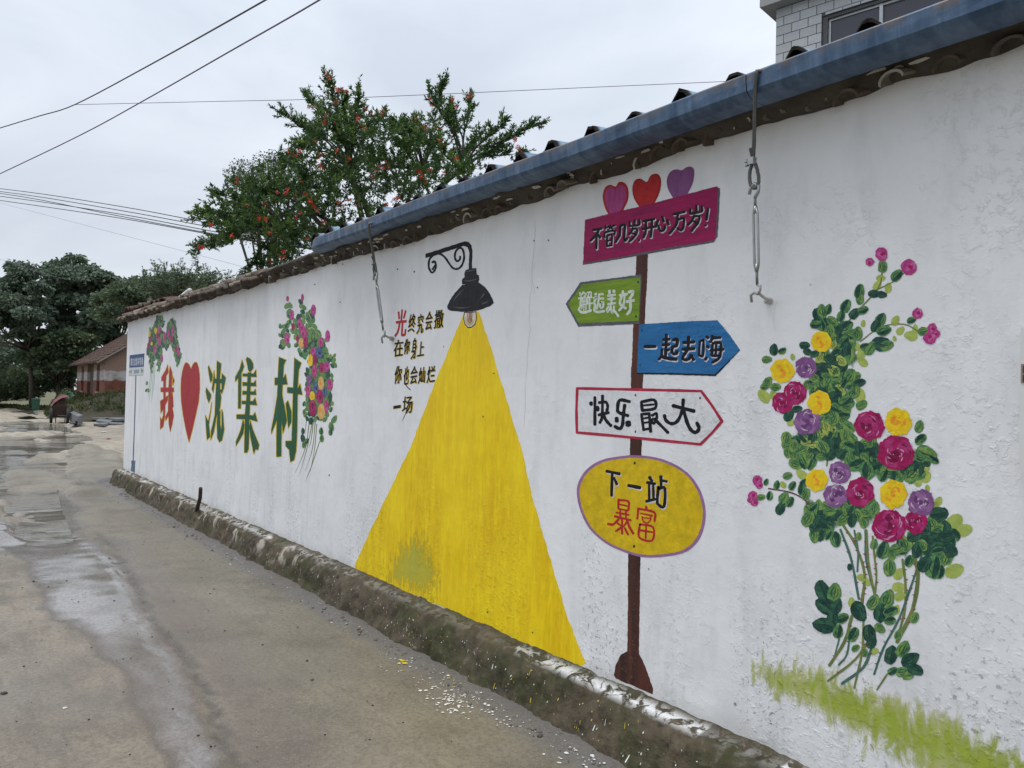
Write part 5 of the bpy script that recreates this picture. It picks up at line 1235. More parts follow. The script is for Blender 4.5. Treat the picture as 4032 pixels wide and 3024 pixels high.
# white box on the wall at the right edge
bx0 = at_y(4018, 1432, -.06); bx1 = at_y(4009, 1890, -.06)
mb = MB(); zt_, zb_ = at_y(4020, 1290, -.06).z, bx1.z; W_ = .42; x0 = bx0.x
pr = [(0, zt_), (0, zb_ + .05), (.008, zb_ + .025), (.025, zb_ + .007), (.05, zb_), (W_ - .05, zb_), (W_, zb_ + .05), (W_, zt_)]
n = len(pr); vs = [(x0 + a, -.062, z) for a, z in pr] + [(x0 + a - .004, -.05, z) for a, z in pr] + [(x0 + a - .004, .003, z) for a, z in pr]
mb.add(vs, [tuple(reversed(range(n)))] + [(i, (i + 1) % n, n + (i + 1) % n, n + i) for i in range(n)] + [(n + i, n + (i + 1) % n, 2 * n + (i + 1) % n, 2 * n + i) for i in range(n)])
bxo = empty('utility_box', 'smooth white box on the wall at the right edge with a small sticker', 'box'); mb.build('box_body', simple('box_white', (.68, .68, .66), .35, var=.05), bxo)
mb = MB(); s0 = at_y(4021, 1433, -.063); s1 = at_y(4019, 1508, -.063)
mb.box((s0.x + .075, -.0635, (s0.z + s1.z) / 2), (.15, .002, s0.z - s1.z), mi=0); mb.box((s0.x + .075, -.0655, s0.z - (s0.z - s1.z) * .28), (.14, .001, (s0.z - s1.z) * .38), mi=1); mb.box((s0.x + .075, -.0655, s0.z - (s0.z - s1.z) * .76), (.14, .001, (s0.z - s1.z) * .36), mi=1)
for i in range(3): mb.box((s0.x + .022, -.0665, s0.z - (s0.z - s1.z) * (.18 + .1 * i)), (.026, .0008, .002), mi=2)
mb.build('sticker', [simple('sticker_brown', (.30, .22, .18), .5), simple('sticker_navy', (.02, .04, .07), .4), simple('sticker_text', (.6, .62, .6), .5, var=0)], bxo)

# ================================================================== BEHIND AND BEYOND
# ------------------------------------------------------------------ foliage
def leaf_mesh(name, C, D, ln, wd, tone, mat, parent=None, fold=.25):
    """C centres of leaf bases (n,3), D unit directions, ln lengths, wd widths; each leaf a folded diamond"""
    n = len(C); C = np.asarray(C, float); D = np.asarray(D, float); D /= np.linalg.norm(D, axis=1)[:, None] + 1e-9
    R_ = RNG.normal(size=(n, 3)); S_ = np.cross(D, R_); S_ /= np.linalg.norm(S_, axis=1)[:, None] + 1e-9; Nn = np.cross(S_, D)
    ln = np.asarray(ln)[:, None]; wd = np.asarray(wd)[:, None]
    a = C; b_ = C + D * ln * .45 + S_ * wd / 2 + Nn * wd * fold; c = C + D * ln; d = C + D * ln * .45 - S_ * wd / 2 + Nn * wd * fold
    co = np.stack([a, b_, c, d], 1).reshape(-1, 3)
    idx = np.arange(n)[:, None] * 4; tri = np.concatenate([idx + np.array([[0, 1, 2]]), idx + np.array([[0, 2, 3]])], 1).reshape(-1, 3)
    me = bpy.data.meshes.new(name); me.vertices.add(len(co)); me.vertices.foreach_set('co', co.ravel())
    me.loops.add(tri.size); me.loops.foreach_set('vertex_index', tri.ravel().astype(np.int32)); me.polygons.add(len(tri))
    me.polygons.foreach_set('loop_start', np.arange(0, tri.size, 3, dtype=np.int32)); me.update(calc_edges=True)
    at = me.attributes.new('tone', 'FLOAT', 'POINT'); at.data.foreach_set('value', np.repeat(np.asarray(tone, float), 4).astype(np.float32))
    me.materials.append(mat); return link(name, me, parent)
leafmat('foliage_dark', (.15, .20, .13), (.045, .075, .055), rough=.6, trans=.18)
leafmat('foliage_mid', (.15, .20, .10), (.04, .07, .042), rough=.6, trans=.2)
leafmat('foliage_pale', (.16, .19, .13), (.07, .09, .06), rough=.7, trans=.25)
leafmat('pomegranate_leaf', (.10, .19, .035), (.018, .055, .020), (.20, .30, .05), rough=.42, trans=.28)
leafmat('weed_leaf', (.10, .125, .035), (.030, .040, .018), (.20, .16, .08), rough=.7, trans=.2)
bark = simple('bark', (.085, .07, .055), .9, var=.5, scale=10, bumpd=.01)
def crown(name_tree, label, polyc, cr_, dist, depth, nblob, rb, nleaf, ll, mat, trunk, droop=.5, flat=.8, cat='tree', group=None, wob=.25):
    """crown of umbrella-shaped leaf clusters spread through the traced outline, over the given depth"""
    t = empty(name_tree, label, cat, group)
    P = [(cr_.ox + a * cr_.k, cr_.oy + b_ * cr_.k) for a, b_ in polyc]; xs_ = [p[0] for p in P]; ys_ = [p[1] for p in P]
    B = []
    tries = 0
    while len(B) < nblob and tries < 20000:
        tries += 1; u, v = random.uniform(min(xs_), max(xs_)), random.uniform(min(ys_), max(ys_))
        if inpoly(u, v, P): B.append((at_d(u, v, dist + random.uniform(-depth, depth)), random.uniform(.6, 1.15) * rb))
    C = []; D = []; T = []; Ls = []
    per = nleaf // len(B)
    for p, r in B:
        q = RNG.normal(size=(per, 3)); q /= np.linalg.norm(q, axis=1)[:, None]; q[:, 2] = np.where(q[:, 2] < -.2, -q[:, 2], q[:, 2])
        rad = RNG.uniform(.35, 1.05, per) ** .6; pp = q * rad[:, None] * r; pp[:, 2] *= flat
        pp += RNG.normal(size=(per, 3)) * r * .08
        C.append(pp + np.array(p)); dd = q * np.array([1, 1, .2]) + np.array([0, 0, -droop]) + RNG.normal(size=(per, 3)) * wob; D.append(dd)
        T.append(np.clip(random.uniform(.1, .9) * .6 + RNG.uniform(0, .55, per), 0, 1) ); Ls.append(RNG.uniform(.6, 1.2, per) * ll)
    C = np.concatenate(C); D = np.concatenate(D); T = np.concatenate(T); Ls = np.concatenate(Ls)
    leaf_mesh('crown', C, D, Ls, Ls * .62, T, mat, t)
    if trunk:
        base, mid, r0_ = trunk; mb = MB(); mb.tube([base, base.lerp(mid, .5) + Vector((.1, .05, 0)), mid], [r0_ * 1.2, r0_, r0_ * .75], 8)
        for i in range(min(14, len(B))):
            p = B[i][0]; m_ = mid.lerp(p, .5) + Vector((0, 0, -.15 * (p - mid).length)); mb.tube([mid + Vector((0, 0, random.uniform(-.4, 0))), m_, p], [r0_ * .55, r0_ * .35, r0_ * .12], 5)
        mb.build('trunk', bark, t, True); t['_b'] = 0; del t['_b']
    return t
gp = lambda u, fwd, z=0: loc_d((u - 2016) / F_PX * fwd, fwd, z)
crown('broadleaf_tree', 'tall dark tree at the left edge whose slim trunk stands bare above the bushes', [(-300, 380), (-60, 400), (0, 345), (60, 315), (110, 262), (160, 270), (220, 320), (300, 312), (355, 345), (370, 430), (330, 480), (335, 560), (300, 690), (200, 740), (60, 700), (-60, 660), (-300, 700)], C1, 50, 3.5, 62, .78, 20000, .30, M['foliage_dark'], (gp(128, 50, .0), gp(108, 50, 4.2), .13))
crown('broadleaf_tree', 'tallest dark tree with a stepped rounded crown left of the brick hut', [(310, 240), (360, 212), (430, 245), (490, 192), (545, 200), (560, 245), (610, 240), (640, 285), (690, 290), (720, 330), (710, 420), (700, 520), (650, 640), (560, 700), (450, 720), (380, 640), (345, 540), (370, 420), (320, 310)], C1, 54, 3.5, 76, .80, 25000, .32, M['foliage_dark'], (gp(277, 54, .3), gp(275, 54, 4.0), .2))
crown('broadleaf_tree', 'dark tree rising directly behind the brick hut roof', [(700, 335), (760, 312), (810, 335), (850, 372), (900, 352), (960, 385), (920, 440), (870, 520), (840, 640), (740, 700), (640, 760), (600, 700), (640, 600), (700, 500)], C1, 60, 3, 52, .85, 16000, .32, M['foliage_dark'], (gp(440, 60, .3), gp(440, 60, 4.5), .2))
crown('broadleaf_tree', 'lower dense tree filling the gap under the tall crowns', [(180, 720), (300, 700), (420, 720), (520, 700), (620, 700), (560, 800), (505, 870), (480, 960), (330, 950), (250, 940), (200, 860)], C1, 52, 2.5, 50, .9, 16000, .30, M['foliage_mid'], (gp(230, 52, 0), gp(225, 52, 2.0), .12), droop=.3)
crown('poplar_tree', 'hazy grey-green trees far down the road at the left edge', [(-200, 680), (-20, 690), (30, 700), (75, 790), (60, 880), (110, 960), (30, 1010), (-200, 1020)], C1, 90, 5, 34, 1.5, 12000, .40, M['foliage_pale'], (gp(20, 90, 0), gp(20, 90, 3.0), .2), droop=.1)
t_ = crown('hedge', 'sunlit bushes and undergrowth along the far left roadside', [(-300, 1000), (-60, 1000), (50, 990), (150, 930), (210, 1000), (330, 935), (460, 935), (500, 1010), (400, 1060), (260, 1070), (205, 1120), (60, 1120), (-300, 1130)], C1, 54, 2.5, 90, .7, 26000, .22, M['foliage_mid'], None, droop=0, flat=.9, cat='bushes'); t_['kind'] = 'stuff'
# backdrop of undergrowth closing the view beneath the crowns
crown('undergrowth', 'dense dark undergrowth below the tall trees', [(-300, 820), (160, 800), (420, 780), (520, 780), (520, 1000), (300, 1000), (160, 960), (-300, 1060)], C1, 62, 2, 44, .95, 12000, .32, M['foliage_dark'], None, droop=.1, flat=.9, cat='bushes')['kind'] = 'stuff'
# feathery tree behind the far end of the wall
def feather():
    t = empty('feathery_tree', 'feathery tree with fern-like sprays behind the far end of the wall', 'tree')
    C = []; D = []; Ls = []; T = []; mb = MB(); root = at_d(700, 1330, 24)
    tips = [(560, 1078), (600, 1045), (640, 1040), (676, 1050), (712, 1048), (742, 1066), (775, 1058), (806, 1072), (850, 1070), (880, 1100), (545, 1100), (620, 1070), (690, 1062), (660, 1090), (730, 1090), (790, 1095), (830, 1090), (600, 1105), (570, 1130), (640, 1120), (700, 1110), (870, 1085), (895, 1090)]
    for u, v in tips + [(random.uniform(560, 870), random.uniform(1080, 1150)) for _ in range(46)]:
        p = at_d(u + 6, v, 24 + random.uniform(-1.4, 1.4)); b_ = p.lerp(root, random.uniform(.25, .5)) ; m_ = p.lerp(b_, .5) + Vector((0, 0, .12))
        mb.tube([b_, m_, p], [.03, .015, .006], 4)
        for k in range(9):
            s = random.random(); q = b_.lerp(m_, s) if random.random() < .3 else m_.lerp(p, s); d = (p - b_).normalized() + Vector((random.gauss(0, .6), random.gauss(0, .6), random.gauss(0, .45))); d.normalize(); L_ = random.uniform(.28, .5)
            sd = d.cross(Vector((0, 0, 1))).normalized()
            for j in range(9):
                base = q + d * L_ * j / 9 + Vector((0, 0, -.10 * (j / 9) ** 2))
                for sg in (-1, 1): C.append(base); D.append(d * .5 + sd * sg + Vector((0, 0, -.2))); Ls.append(.085 * random.uniform(.7, 1.2)); T.append(random.uniform(.0, .8))
    leaf_mesh('crown', C, D, Ls, np.array(Ls) * .38, T, M['foliage_mid'], t); mb.build('trunk', bark, t, True)
feather()
crown('leafy_tree', 'dense dark bushy tree under the feathery sprays behind the wall', [(640, 500), (760, 430), (880, 400), (1000, 350), (1120, 350), (1250, 400), (1330, 400), (1400, 440), (1300, 520), (1100, 560), (900, 560), (700, 620)], C1, 28, 1.6, 60, .5, 20000, .15, M['foliage_mid'], (gp(620, 28, .3), gp(620, 28, 2.6), .12), droop=.3, flat=.8)

# ------------------------------------------------------------------ pomegranate tree over the wall
def pomegranate():
    t = empty('pomegranate_tree', 'pomegranate tree with orange-red flowers reaching above the wall', 'tree')
    CR = Crop(700, 250, .67812); root = at_d(CR.ox + 1180 * CR.k, CR.oy + 1120 * CR.k, 10.0); ground_ = Vector((root.x + .1, root.y + .2, 0)); mb = MB()
    TIPS = [(870, 62), (745, 150), (1050, 115), (605, 255), (680, 430), (1185, 265), (1550, 62), (1480, 150), (1700, 170), (1385, 290), (1880, 320), (2080, 320), (1250, 300), (120, 1040), (95, 870), (240, 720), (125, 830), (390, 1195), (330, 650), (600, 520), (900, 300), (1010, 380), (1300, 430), (1760, 370), (1990, 480), (1500, 400), (480, 1150), (560, 1120), (640, 1080), (1640, 560), (1150, 520), (850, 640), (740, 330), (960, 190), (1440, 420), (1330, 330), (1860, 470), (1930, 400), (300, 950), (200, 900), (350, 780), (450, 690), (520, 640), (160, 1000), (240, 1010), (420, 900), (700, 560), (1560, 250), (1600, 210), (1290, 560), (1420, 560), (1700, 450)]
    twigs = []
    def branch(a, b_, r, n, tw, spread):
        L_ = (b_ - a).length; m1 = a.lerp(b_, .35) + Vector((0, 0, .10 * L_)) + Vector((random.gauss(0, .04), random.gauss(0, .05), 0)) * L_; m2 = a.lerp(b_, .7) + Vector((0, 0, .05 * L_))
        P = [Vector(p) for p in catmull([tuple(a), tuple(m1), tuple(m2), tuple(b_)], 6)]
        mb.tube(P, [r * (1 - .82 * i / (len(P) - 1)) for i in range(len(P))], 5)
        for i in range(tw):
            s = random.uniform(.30, 1) ** .8; j = min(len(P) - 2, int(s * (len(P) - 1))); q = P[j].lerp(P[j + 1], random.random()); dr = (P[j + 1] - P[j]).normalized()
            d = dr * .8 + Vector((random.gauss(0, .55), random.gauss(0, .55), random.gauss(.35, .45))); twigs.append((q, d.normalized(), random.uniform(.08, .20) * spread))
        twigs.append((P[-1], (P[-1] - P[-3]).normalized(), .16))
    tipsP = []
    for x, y in TIPS:
        p = at_d(CR.ox + x * CR.k, CR.oy + y * CR.k + 28, 10 + random.uniform(-.8, .8)); tipsP.append(p)
    hubs = [at_d(CR.ox + x * CR.k, CR.oy + y * CR.k, 10 + dz) for x, y, dz in ((760, 860, -.2), (1000, 620, .1), (1420, 640, .3), (620, 950, .2), (1650, 620, .1))]
    for h_ in hubs: branch(root, h_, .055, 6, 10, 1)
    for p in tipsP:
        h_ = min(hubs, key=lambda h: (h - p).length); branch(h_, p, .018, 6, int(11 + 13 * (p - h_).length), 1)
    MASS = [(150, 860), (250, 740), (350, 680), (480, 620), (600, 540), (720, 500), (800, 330), (900, 150), (960, 200), (1050, 250), (1180, 330), (1300, 320), (1400, 330), (1480, 300), (1530, 330), (1570, 440), (1600, 520), (1750, 560), (1800, 620), (1500, 740), (1200, 830), (1060, 880), (900, 960), (760, 1040), (700, 1120), (560, 1180), (420, 1200), (560, 1100), (500, 1050), (420, 990), (250, 1040), (140, 1030), (300, 950), (190, 920)]
    HOLES = [((1290, 470), 40), ((1000, 830), 60), ((470, 1050), 60), ((1350, 560), 45), ((1650, 470), 70), ((880, 470), 40), ((640, 640), 40), ((1120, 760), 50), ((400, 1010), 60)]
    n = 0
    while n < 1300:
        x, y = random.uniform(100, 2000), random.uniform(100, 1150)
        if not inpoly(x, y, MASS): continue
        if any(math.hypot(x - c[0], y - c[1]) < r * random.uniform(.7, 1.2) for c, r in HOLES): continue
        q = at_d(CR.ox + x * CR.k, CR.oy + y * CR.k + 22, 10 + random.uniform(-1.0, 1.0)); d = Vector((random.gauss(0, .7), random.gauss(0, .7), random.gauss(.6, .4))).normalized(); twigs.append((q, d, random.uniform(.10, .24))); n += 1
    C = []; D = []; Ls = []; T = []
    for q, d, L_ in twigs:
        q = Vector(q); e = q + d * L_ + Vector((0, 0, .02)); mb.tube([q, e], [.0035, .0018], 3, caps=False); tb = random.uniform(.0, .72); nl = int(12 + L_ * 120)
        for k in range(nl):
            s = random.random(); c = q.lerp(e, s); dd = d * .8 + Vector((random.gauss(0, .7), random.gauss(0, .7), random.gauss(.15, .6))); C.append(c); D.append(dd); Ls.append(random.uniform(.035, .07)); T.append(min(1, tb + random.uniform(0, .35)))
    leaf_mesh('foliage', C, D, Ls, np.array(Ls) * .30, T, M['pomegranate_leaf'], t, .15)
    # drooping sprig at far left
    sp_ = [at_d(CR.ox + x * CR.k, CR.oy + y * CR.k, 9.6) for x, y in ((130, 1030), (120, 1080), (100, 1140), (110, 1210))]
    mb.tube(sp_, [.006, .005, .004, .002], 4)
    C = []; D = []
    for i in range(90):
        s = random.random() * 2.999; j = int(s); c = sp_[j].lerp(sp_[j + 1], s - j); C.append(c); D.append(Vector((random.gauss(0, .9), random.gauss(0, .9), random.gauss(.2, .4))))
    Ls = RNG.uniform(.04, .075, 90); leaf_mesh('sprig', C, D, Ls, Ls * .3, RNG.uniform(0, .5, 90), M['pomegranate_leaf'], t, .15)
    mb.tube([ground_, ground_.lerp(root, .5) + Vector((.08, 0, 0)), root], [.10, .085, .06], 8)
    for h_ in hubs[:2]: mb.tube([ground_ + Vector((.12, 0, 0)), root.lerp(h_, .3) - Vector((0, 0, .3)), h_], [.06, .045, .03], 7)
    mb.build('trunk', bark, t, True)
    # flowers: flared calyx with crumpled petals
    fm = [simple('flower_scarlet', (.60, .035, .012), .5, var=.35, scale=30), simple('flower_orange', (.66, .075, .015), .5, var=.3, scale=30)]
    me_ = []
    for v_ in range(3):
        m2 = MB()
        m2.tube([(0, 0, 0), (0, 0, .012), (0, 0, .026)], [.004, .010, .013], 6, 0)
        for k in range(7):
            q = 2 * math.pi * k / 7 + random.uniform(-.2, .2); a, b_ = math.cos(q), math.sin(q); r1, r2 = .013, random.uniform(.028, .040); h1 = random.uniform(.030, .055)
            m2.add([(a * r1 * .6, b_ * r1 * .6, .022), (a * r2 - b_ * .012, b_ * r2 + a * .012, h1), (a * r2 * 1.15, b_ * r2 * 1.15, h1 - .010), (a * r2 + b_ * .012, b_ * r2 - a * .012, h1 + .004)], [(0, 1, 2), (0, 2, 3)], random.choice((0, 1)))
        me_.append(mesh('flower', m2.v, m2.f, fm, False, m2.mi))
    FL = [(870, 70), (885, 90), (940, 150), (960, 160), (980, 172), (768, 250), (898, 230), (870, 300), (850, 345), (862, 355), (912, 335), (1090, 270), (1125, 305), (1170, 290), (1190, 285), (1055, 318), (1045, 352), (1065, 375), (800, 455), (905, 505), (660, 520), (690, 528), (712, 518), (845, 605), (835, 600), (1215, 585), (1228, 600), (1190, 612), (1205, 622), (1158, 615), (1140, 660), (1470, 625), (1425, 672), (1600, 560), (1555, 635), (1505, 380), (1420, 370), (1465, 200), (1575, 210), (1615, 250), (1370, 325), (1505, 448), (1540, 470), (1985, 490), (1965, 440), (350, 690), (340, 670), (510, 830), (405, 820), (625, 745), (640, 740), (590, 745), (710, 690), (735, 760), (770, 800), (785, 820), (795, 835), (765, 810), (760, 770), (705, 880), (690, 905), (850, 920), (945, 830), (965, 835), (940, 845), (990, 555), (820, 540), (540, 990), (545, 1150), (620, 1100), (612, 1115), (590, 1010), (745, 1015), (315, 1005), (190, 940), (120, 1065), (130, 1068), (1245, 810), (1265, 790), (1275, 785), (1215, 825), (995, 795), (1040, 830), (480, 905), (490, 910), (680, 765), (1480, 250), (1400, 640), (1675, 200), (1690, 175)]
    for x, y in FL:
        for c_ in range(random.choice((1, 2, 2))):
            p = at_d(CR.ox + (x + random.gauss(0, 6)) * CR.k, CR.oy + (y + random.gauss(0, 6)) * CR.k, 10 - random.uniform(.5, 1.15))
            o = link('flower', random.choice(me_), t, p); o.rotation_euler = (random.uniform(.2, 2.4), random.uniform(-.8, .8), random.uniform(0, 6.28)); s = random.uniform(.5, .85); o.scale = (s, s, s)
pomegranate()
crown('willow_like_tree', 'pale wispy tree half hidden behind the pomegranate', [(470, 600), (560, 540), (650, 540), (720, 620), (740, 760), (740, 900), (720, 1040), (650, 1120), (560, 1080), (440, 1060), (330, 1020), (300, 940), (380, 880), (330, 700), (300, 640), (380, 610)], Crop(700, 250, .67812), 17, 1.2, 90, .26, 13000, .055, M['foliage_pale'], (gp(1120, 17, 0), gp(1060, 17, 3.4), .07), droop=.3, flat=.9)

# ------------------------------------------------------------------ brick hut
def hut():
    t = empty('brick_hut', 'small old brick hut with a red tile roof and a dark doorway beyond the wall', 'hut')
    c0 = loc_d(-21.14, 40, 0); c1 = loc_d(-27.6, 48.8, 0); A = (c1 - c0).normalized(); B = Vector((-A.y, A.x, 0)); 
    if B.dot(r0) < 0: B = -B
    Lf = (c1 - c0).length; Dp = 6.0; ze = 3.15; zr = 5.25
    m, tr, b, o = newmat('hut_brick'); P = pos(tr); s = sepxyz(tr, P)
    mp_ = N(tr, 'ShaderNodeMapping'); tcn = N(tr, 'ShaderNodeTexCoord'); br = N(tr, 'ShaderNodeTexBrick'); setin(br, Scale=1.0); br.inputs['Brick Width'].default_value = .24; br.inputs['Row Height'].default_value = .07; br.inputs['Mortar Size'].default_value = .008
    br.inputs['Color1'].default_value = (.24, .125, .08, 1); br.inputs['Color2'].default_value = (.30, .17, .11, 1); br.inputs['Mortar'].default_value = (.28, .24, .2, 1)
    uvn = N(tr, 'ShaderNodeUVMap'); tr.links.new(uvn.outputs[0], br.inputs['Vector'])
    z = math_n(tr, 'ADD', s[2], math_n(tr, 'MULTIPLY', math_n(tr, 'SUBTRACT', noise_n(tr, P, 2.5, 4), .5), .35))
    red = mixc(tr, mapr(tr, noise_n(tr, P, 3, 4), .35, .65, 0, 1), (.13, .045, .028), (.20, .075, .045))
    c = mixc(tr, mapr(tr, z, 2.45, 2.5, 0, 1), mixc(tr, mapr(tr, noise_n(tr, P, 4, 5, .7), .45, .62, 0, .7), (.46, .44, .43), (.26, .2, .17)), mixc(tr, .35, br.outputs[0], (.24, .19, .16)))
    c = mixc(tr, mapr(tr, z, 1.95, 2.0, 1, 0), c, red); c = mixc(tr, mapr(tr, z, .95, 1.05, 1, 0), c, (.34, .30, .24))
    tr.links.new(c, b.inputs['Base Color']); b.inputs['Roughness'].default_value = .9
    tr.links.new(bump(tr, br.outputs['Fac'], .4, -.01), b.inputs['Normal'])
    pl = lambda a, b_, z_: c0 + A * a + B * b_ + Vector((0, 0, z_))
    def wallmesh(name, quads, mat, th):
        """quads (a0,a1,z0,z1) on the front, extruded inwards by th"""
        mb = MB(); uv = []
        for a0, a1, z0_, z1_ in quads:
            mb.add([pl(a0, 0, z0_), pl(a1, 0, z0_), pl(a1, 0, z1_), pl(a0, 0, z1_), pl(a0, th, z0_), pl(a1, th, z0_), pl(a1, th, z1_), pl(a0, th, z1_)], [(0, 3, 2, 1), (4, 5, 6, 7), (0, 1, 5, 4), (3, 7, 6, 2), (0, 4, 7, 3), (1, 2, 6, 5)])
        o = mb.build(name, mat, t); u = o.data.uv_layers.new(name='UVMap')
        for l in o.data.loops:
            v = o.data.vertices[l.vertex_index].co - c0; u.data[l.index].uv = (v.dot(A) + v.dot(B), v.z)
        return o
    # openings measured from the photo: near window, doorway, far window
    def along(u):
        k = (u - 2016) / F_PX; r_, f_ = -21.14, 40; ar, af = A.dot(r0), A.dot(f0); return (k * f_ - r_) / (ar - k * af)
    Z2 = lambda x: 200 + x * .24115
    w1 = (along(Z2(795)), along(Z2(748))); d1 = (along(Z2(695)), along(Z2(594))); w2 = (along(Z2(538)), along(Z2(497)))
    zb = .2; zh = 2.83
    wallmesh('front_wall', [(0, w1[0], zb, ze), (w1[0], w1[1], zb, 1.35), (w1[0], w1[1], zh, ze), (w1[1], d1[0], zb, ze), (d1[0], d1[1], zh + .08, ze), (d1[1], w2[0], zb, ze), (w2[0], w2[1], zb, 1.35), (w2[0], w2[1], zh, ze), (w2[1], Lf, zb, ze)], m, .24)
    for a0, a1, nm in ((w1[0], w1[1], 'window_shutter'), (w2[0], w2[1], 'window_shutter')):
        mb = MB(); mb.add([pl(a0, .14, 1.35), pl(a1, .14, 1.35), pl(a1, .14, zh), pl(a0, .14, zh), pl(a0, .18, 1.35), pl(a1, .18, 1.35), pl(a1, .18, zh), pl(a0, .18, zh)], [(0, 3, 2, 1), (4, 5, 6, 7), (0, 1, 5, 4), (3, 7, 6, 2), (0, 4, 7, 3), (1, 2, 6, 5)])
        mb.build(nm, simple('shutter_brown', (.035, .016, .018), .8), t)
        mb = MB(); mb.add([pl(a0 - .08, -.06, 1.28), pl(a1 + .08, -.06, 1.28), pl(a1 + .08, -.003, 1.28), pl(a0 - .08, -.003, 1.28), pl(a0 - .08, -.06, 1.35), pl(a1 + .08, -.06, 1.35), pl(a1 + .08, -.003, 1.35), pl(a0 - .08, -.003, 1.35)], [(0, 3, 2, 1), (4, 5, 6, 7), (0, 1, 5, 4), (3, 7, 6, 2), (0, 4, 7, 3), (1, 2, 6, 5)])
        mb.build('window_sill', simple('sill', (.3, .25, .2), .8), t)
    mb = MB(); a0, a1 = d1
    mb.add([pl(a0, .16, zb), pl(a1, .16, zb), pl(a1, .16, zh + .08), pl(a0, .16, zh + .08)], [(0, 3, 2, 1)]); mb.build('door', simple('old_door', (.085, .05, .038), .8, var=.5, scale=3, col2=(.06, .058, .04)), t)
    # gable wall
    mb = MB(); g = [pl(0, .0, zb), pl(0, Dp, zb), pl(0, Dp, ze), pl(0, Dp / 2, zr - .1), pl(0, 0, ze)]; mb.add(g, [(4, 3, 2, 1, 0)])
    og = mb.build('gable_wall', m, t); mb = MB(); mb.add([p + A * .0 for p in [pl(Lf, 0, zb), pl(Lf, Dp, zb), pl(Lf, Dp, ze), pl(Lf, Dp / 2, zr - .1), pl(Lf, 0, ze)]], [(0, 1, 2, 3, 4)])
    for o in (og, mb.build('gable_wall', m, t)):
        u = o.data.uv_layers.new(name='UVMap')
        for l in o.data.loops: v = o.data.vertices[l.vertex_index].co - c0; u.data[l.index].uv = (v.dot(B), v.z)
    # corner pier proud of the wall and eave brackets
    mb = MB(); mb.add([pl(-.03, -.03, zb), pl(.32, -.03, zb), pl(.32, .01, zb), pl(-.03, .3, zb), pl(-.03, -.03, ze), pl(.32, -.03, ze), pl(.32, .01, ze), pl(-.03, .3, ze)], [(0, 4, 5, 1), (0, 3, 7, 4), (4, 7, 6, 5), (1, 5, 6, 2)])
    o = mb.build('corner_pier', m, t); u = o.data.uv_layers.new(name='UVMap')
    for l in o.data.loops: v = o.data.vertices[l.vertex_index].co - c0; u.data[l.index].uv = (v.dot(A) + v.dot(B), v.z)
    # roof: tile courses stepping down the slope
    tm = simple('hut_tiles', (.10, .048, .034), .95, var=.55, scale=1.6, col2=(.035, .026, .022), bumpd=.02)
    for side in (0, 1):
        mb = MB(); nrow = 14; na = 44
        for r_ in range(nrow):
            s0, s1 = r_ / nrow, (r_ + 1.12) / nrow
            for k in range(na):
                a0, a1 = -.35 + (Lf + .7) * k / na, -.35 + (Lf + .7) * (k + .97) / na; am = (a0 + a1) / 2; jz = random.uniform(-.02, .02)
                def q(a, s, dz):
                    b_ = (-.45 + (Dp / 2 + .45) * s); zz = ze - .25 + (zr - ze + .25) * s
                    if side: b_ = Dp - b_
                    return pl(a, b_, zz + dz + jz + .05 * math.sin(a * .9) * s)
                mb.add([q(a0, s0, .06), q(am, s0, .10), q(a1, s0, .06), q(a1, s1, .0), q(am, s1, .04), q(a0, s1, .0), q(a0, s0, -.02), q(a1, s0, -.02)], [(0, 1, 4, 5), (1, 2, 3, 4), (0, 6, 7, 2), (0, 2, 1)])
        o = mb.build('roof_slope', tm, t); o['kind'] = 'stuff'
    for a in (-.36, Lf + .33):
        for s_ in (0, 1):
            q0 = pl(a, -.45 if not s_ else Dp + .45, ze - .33); q1 = pl(a, Dp / 2, zr - .08); mb = MB(); mb.tube([q0, q1], .07, 4); mb.build('verge_board', simple('verge_grey', (.13, .11, .09), .9), t)
    mb = MB(); mb.tube([pl(-.4, Dp / 2, zr + .07), pl(Lf + .4, Dp / 2, zr + .07)], .11, 7); mb.build('ridge', tm, t)
    mb = MB(); mb.add([pl(-.1, -.16, ze - .14), pl(Lf, -.16, ze - .14), pl(Lf, -.003, ze - .14), pl(-.1, -.003, ze - .14), pl(-.1, -.16, ze - .02), pl(Lf, -.16, ze - .02), pl(Lf, -.003, ze - .02), pl(-.1, -.003, ze - .02)], [(0, 3, 2, 1), (4, 5, 6, 7), (0, 1, 5, 4), (3, 7, 6, 2), (0, 4, 7, 3), (1, 2, 6, 5)]); mb.build('eave_course', simple('eave_brown', (.12, .085, .065), .9), t)
hut()

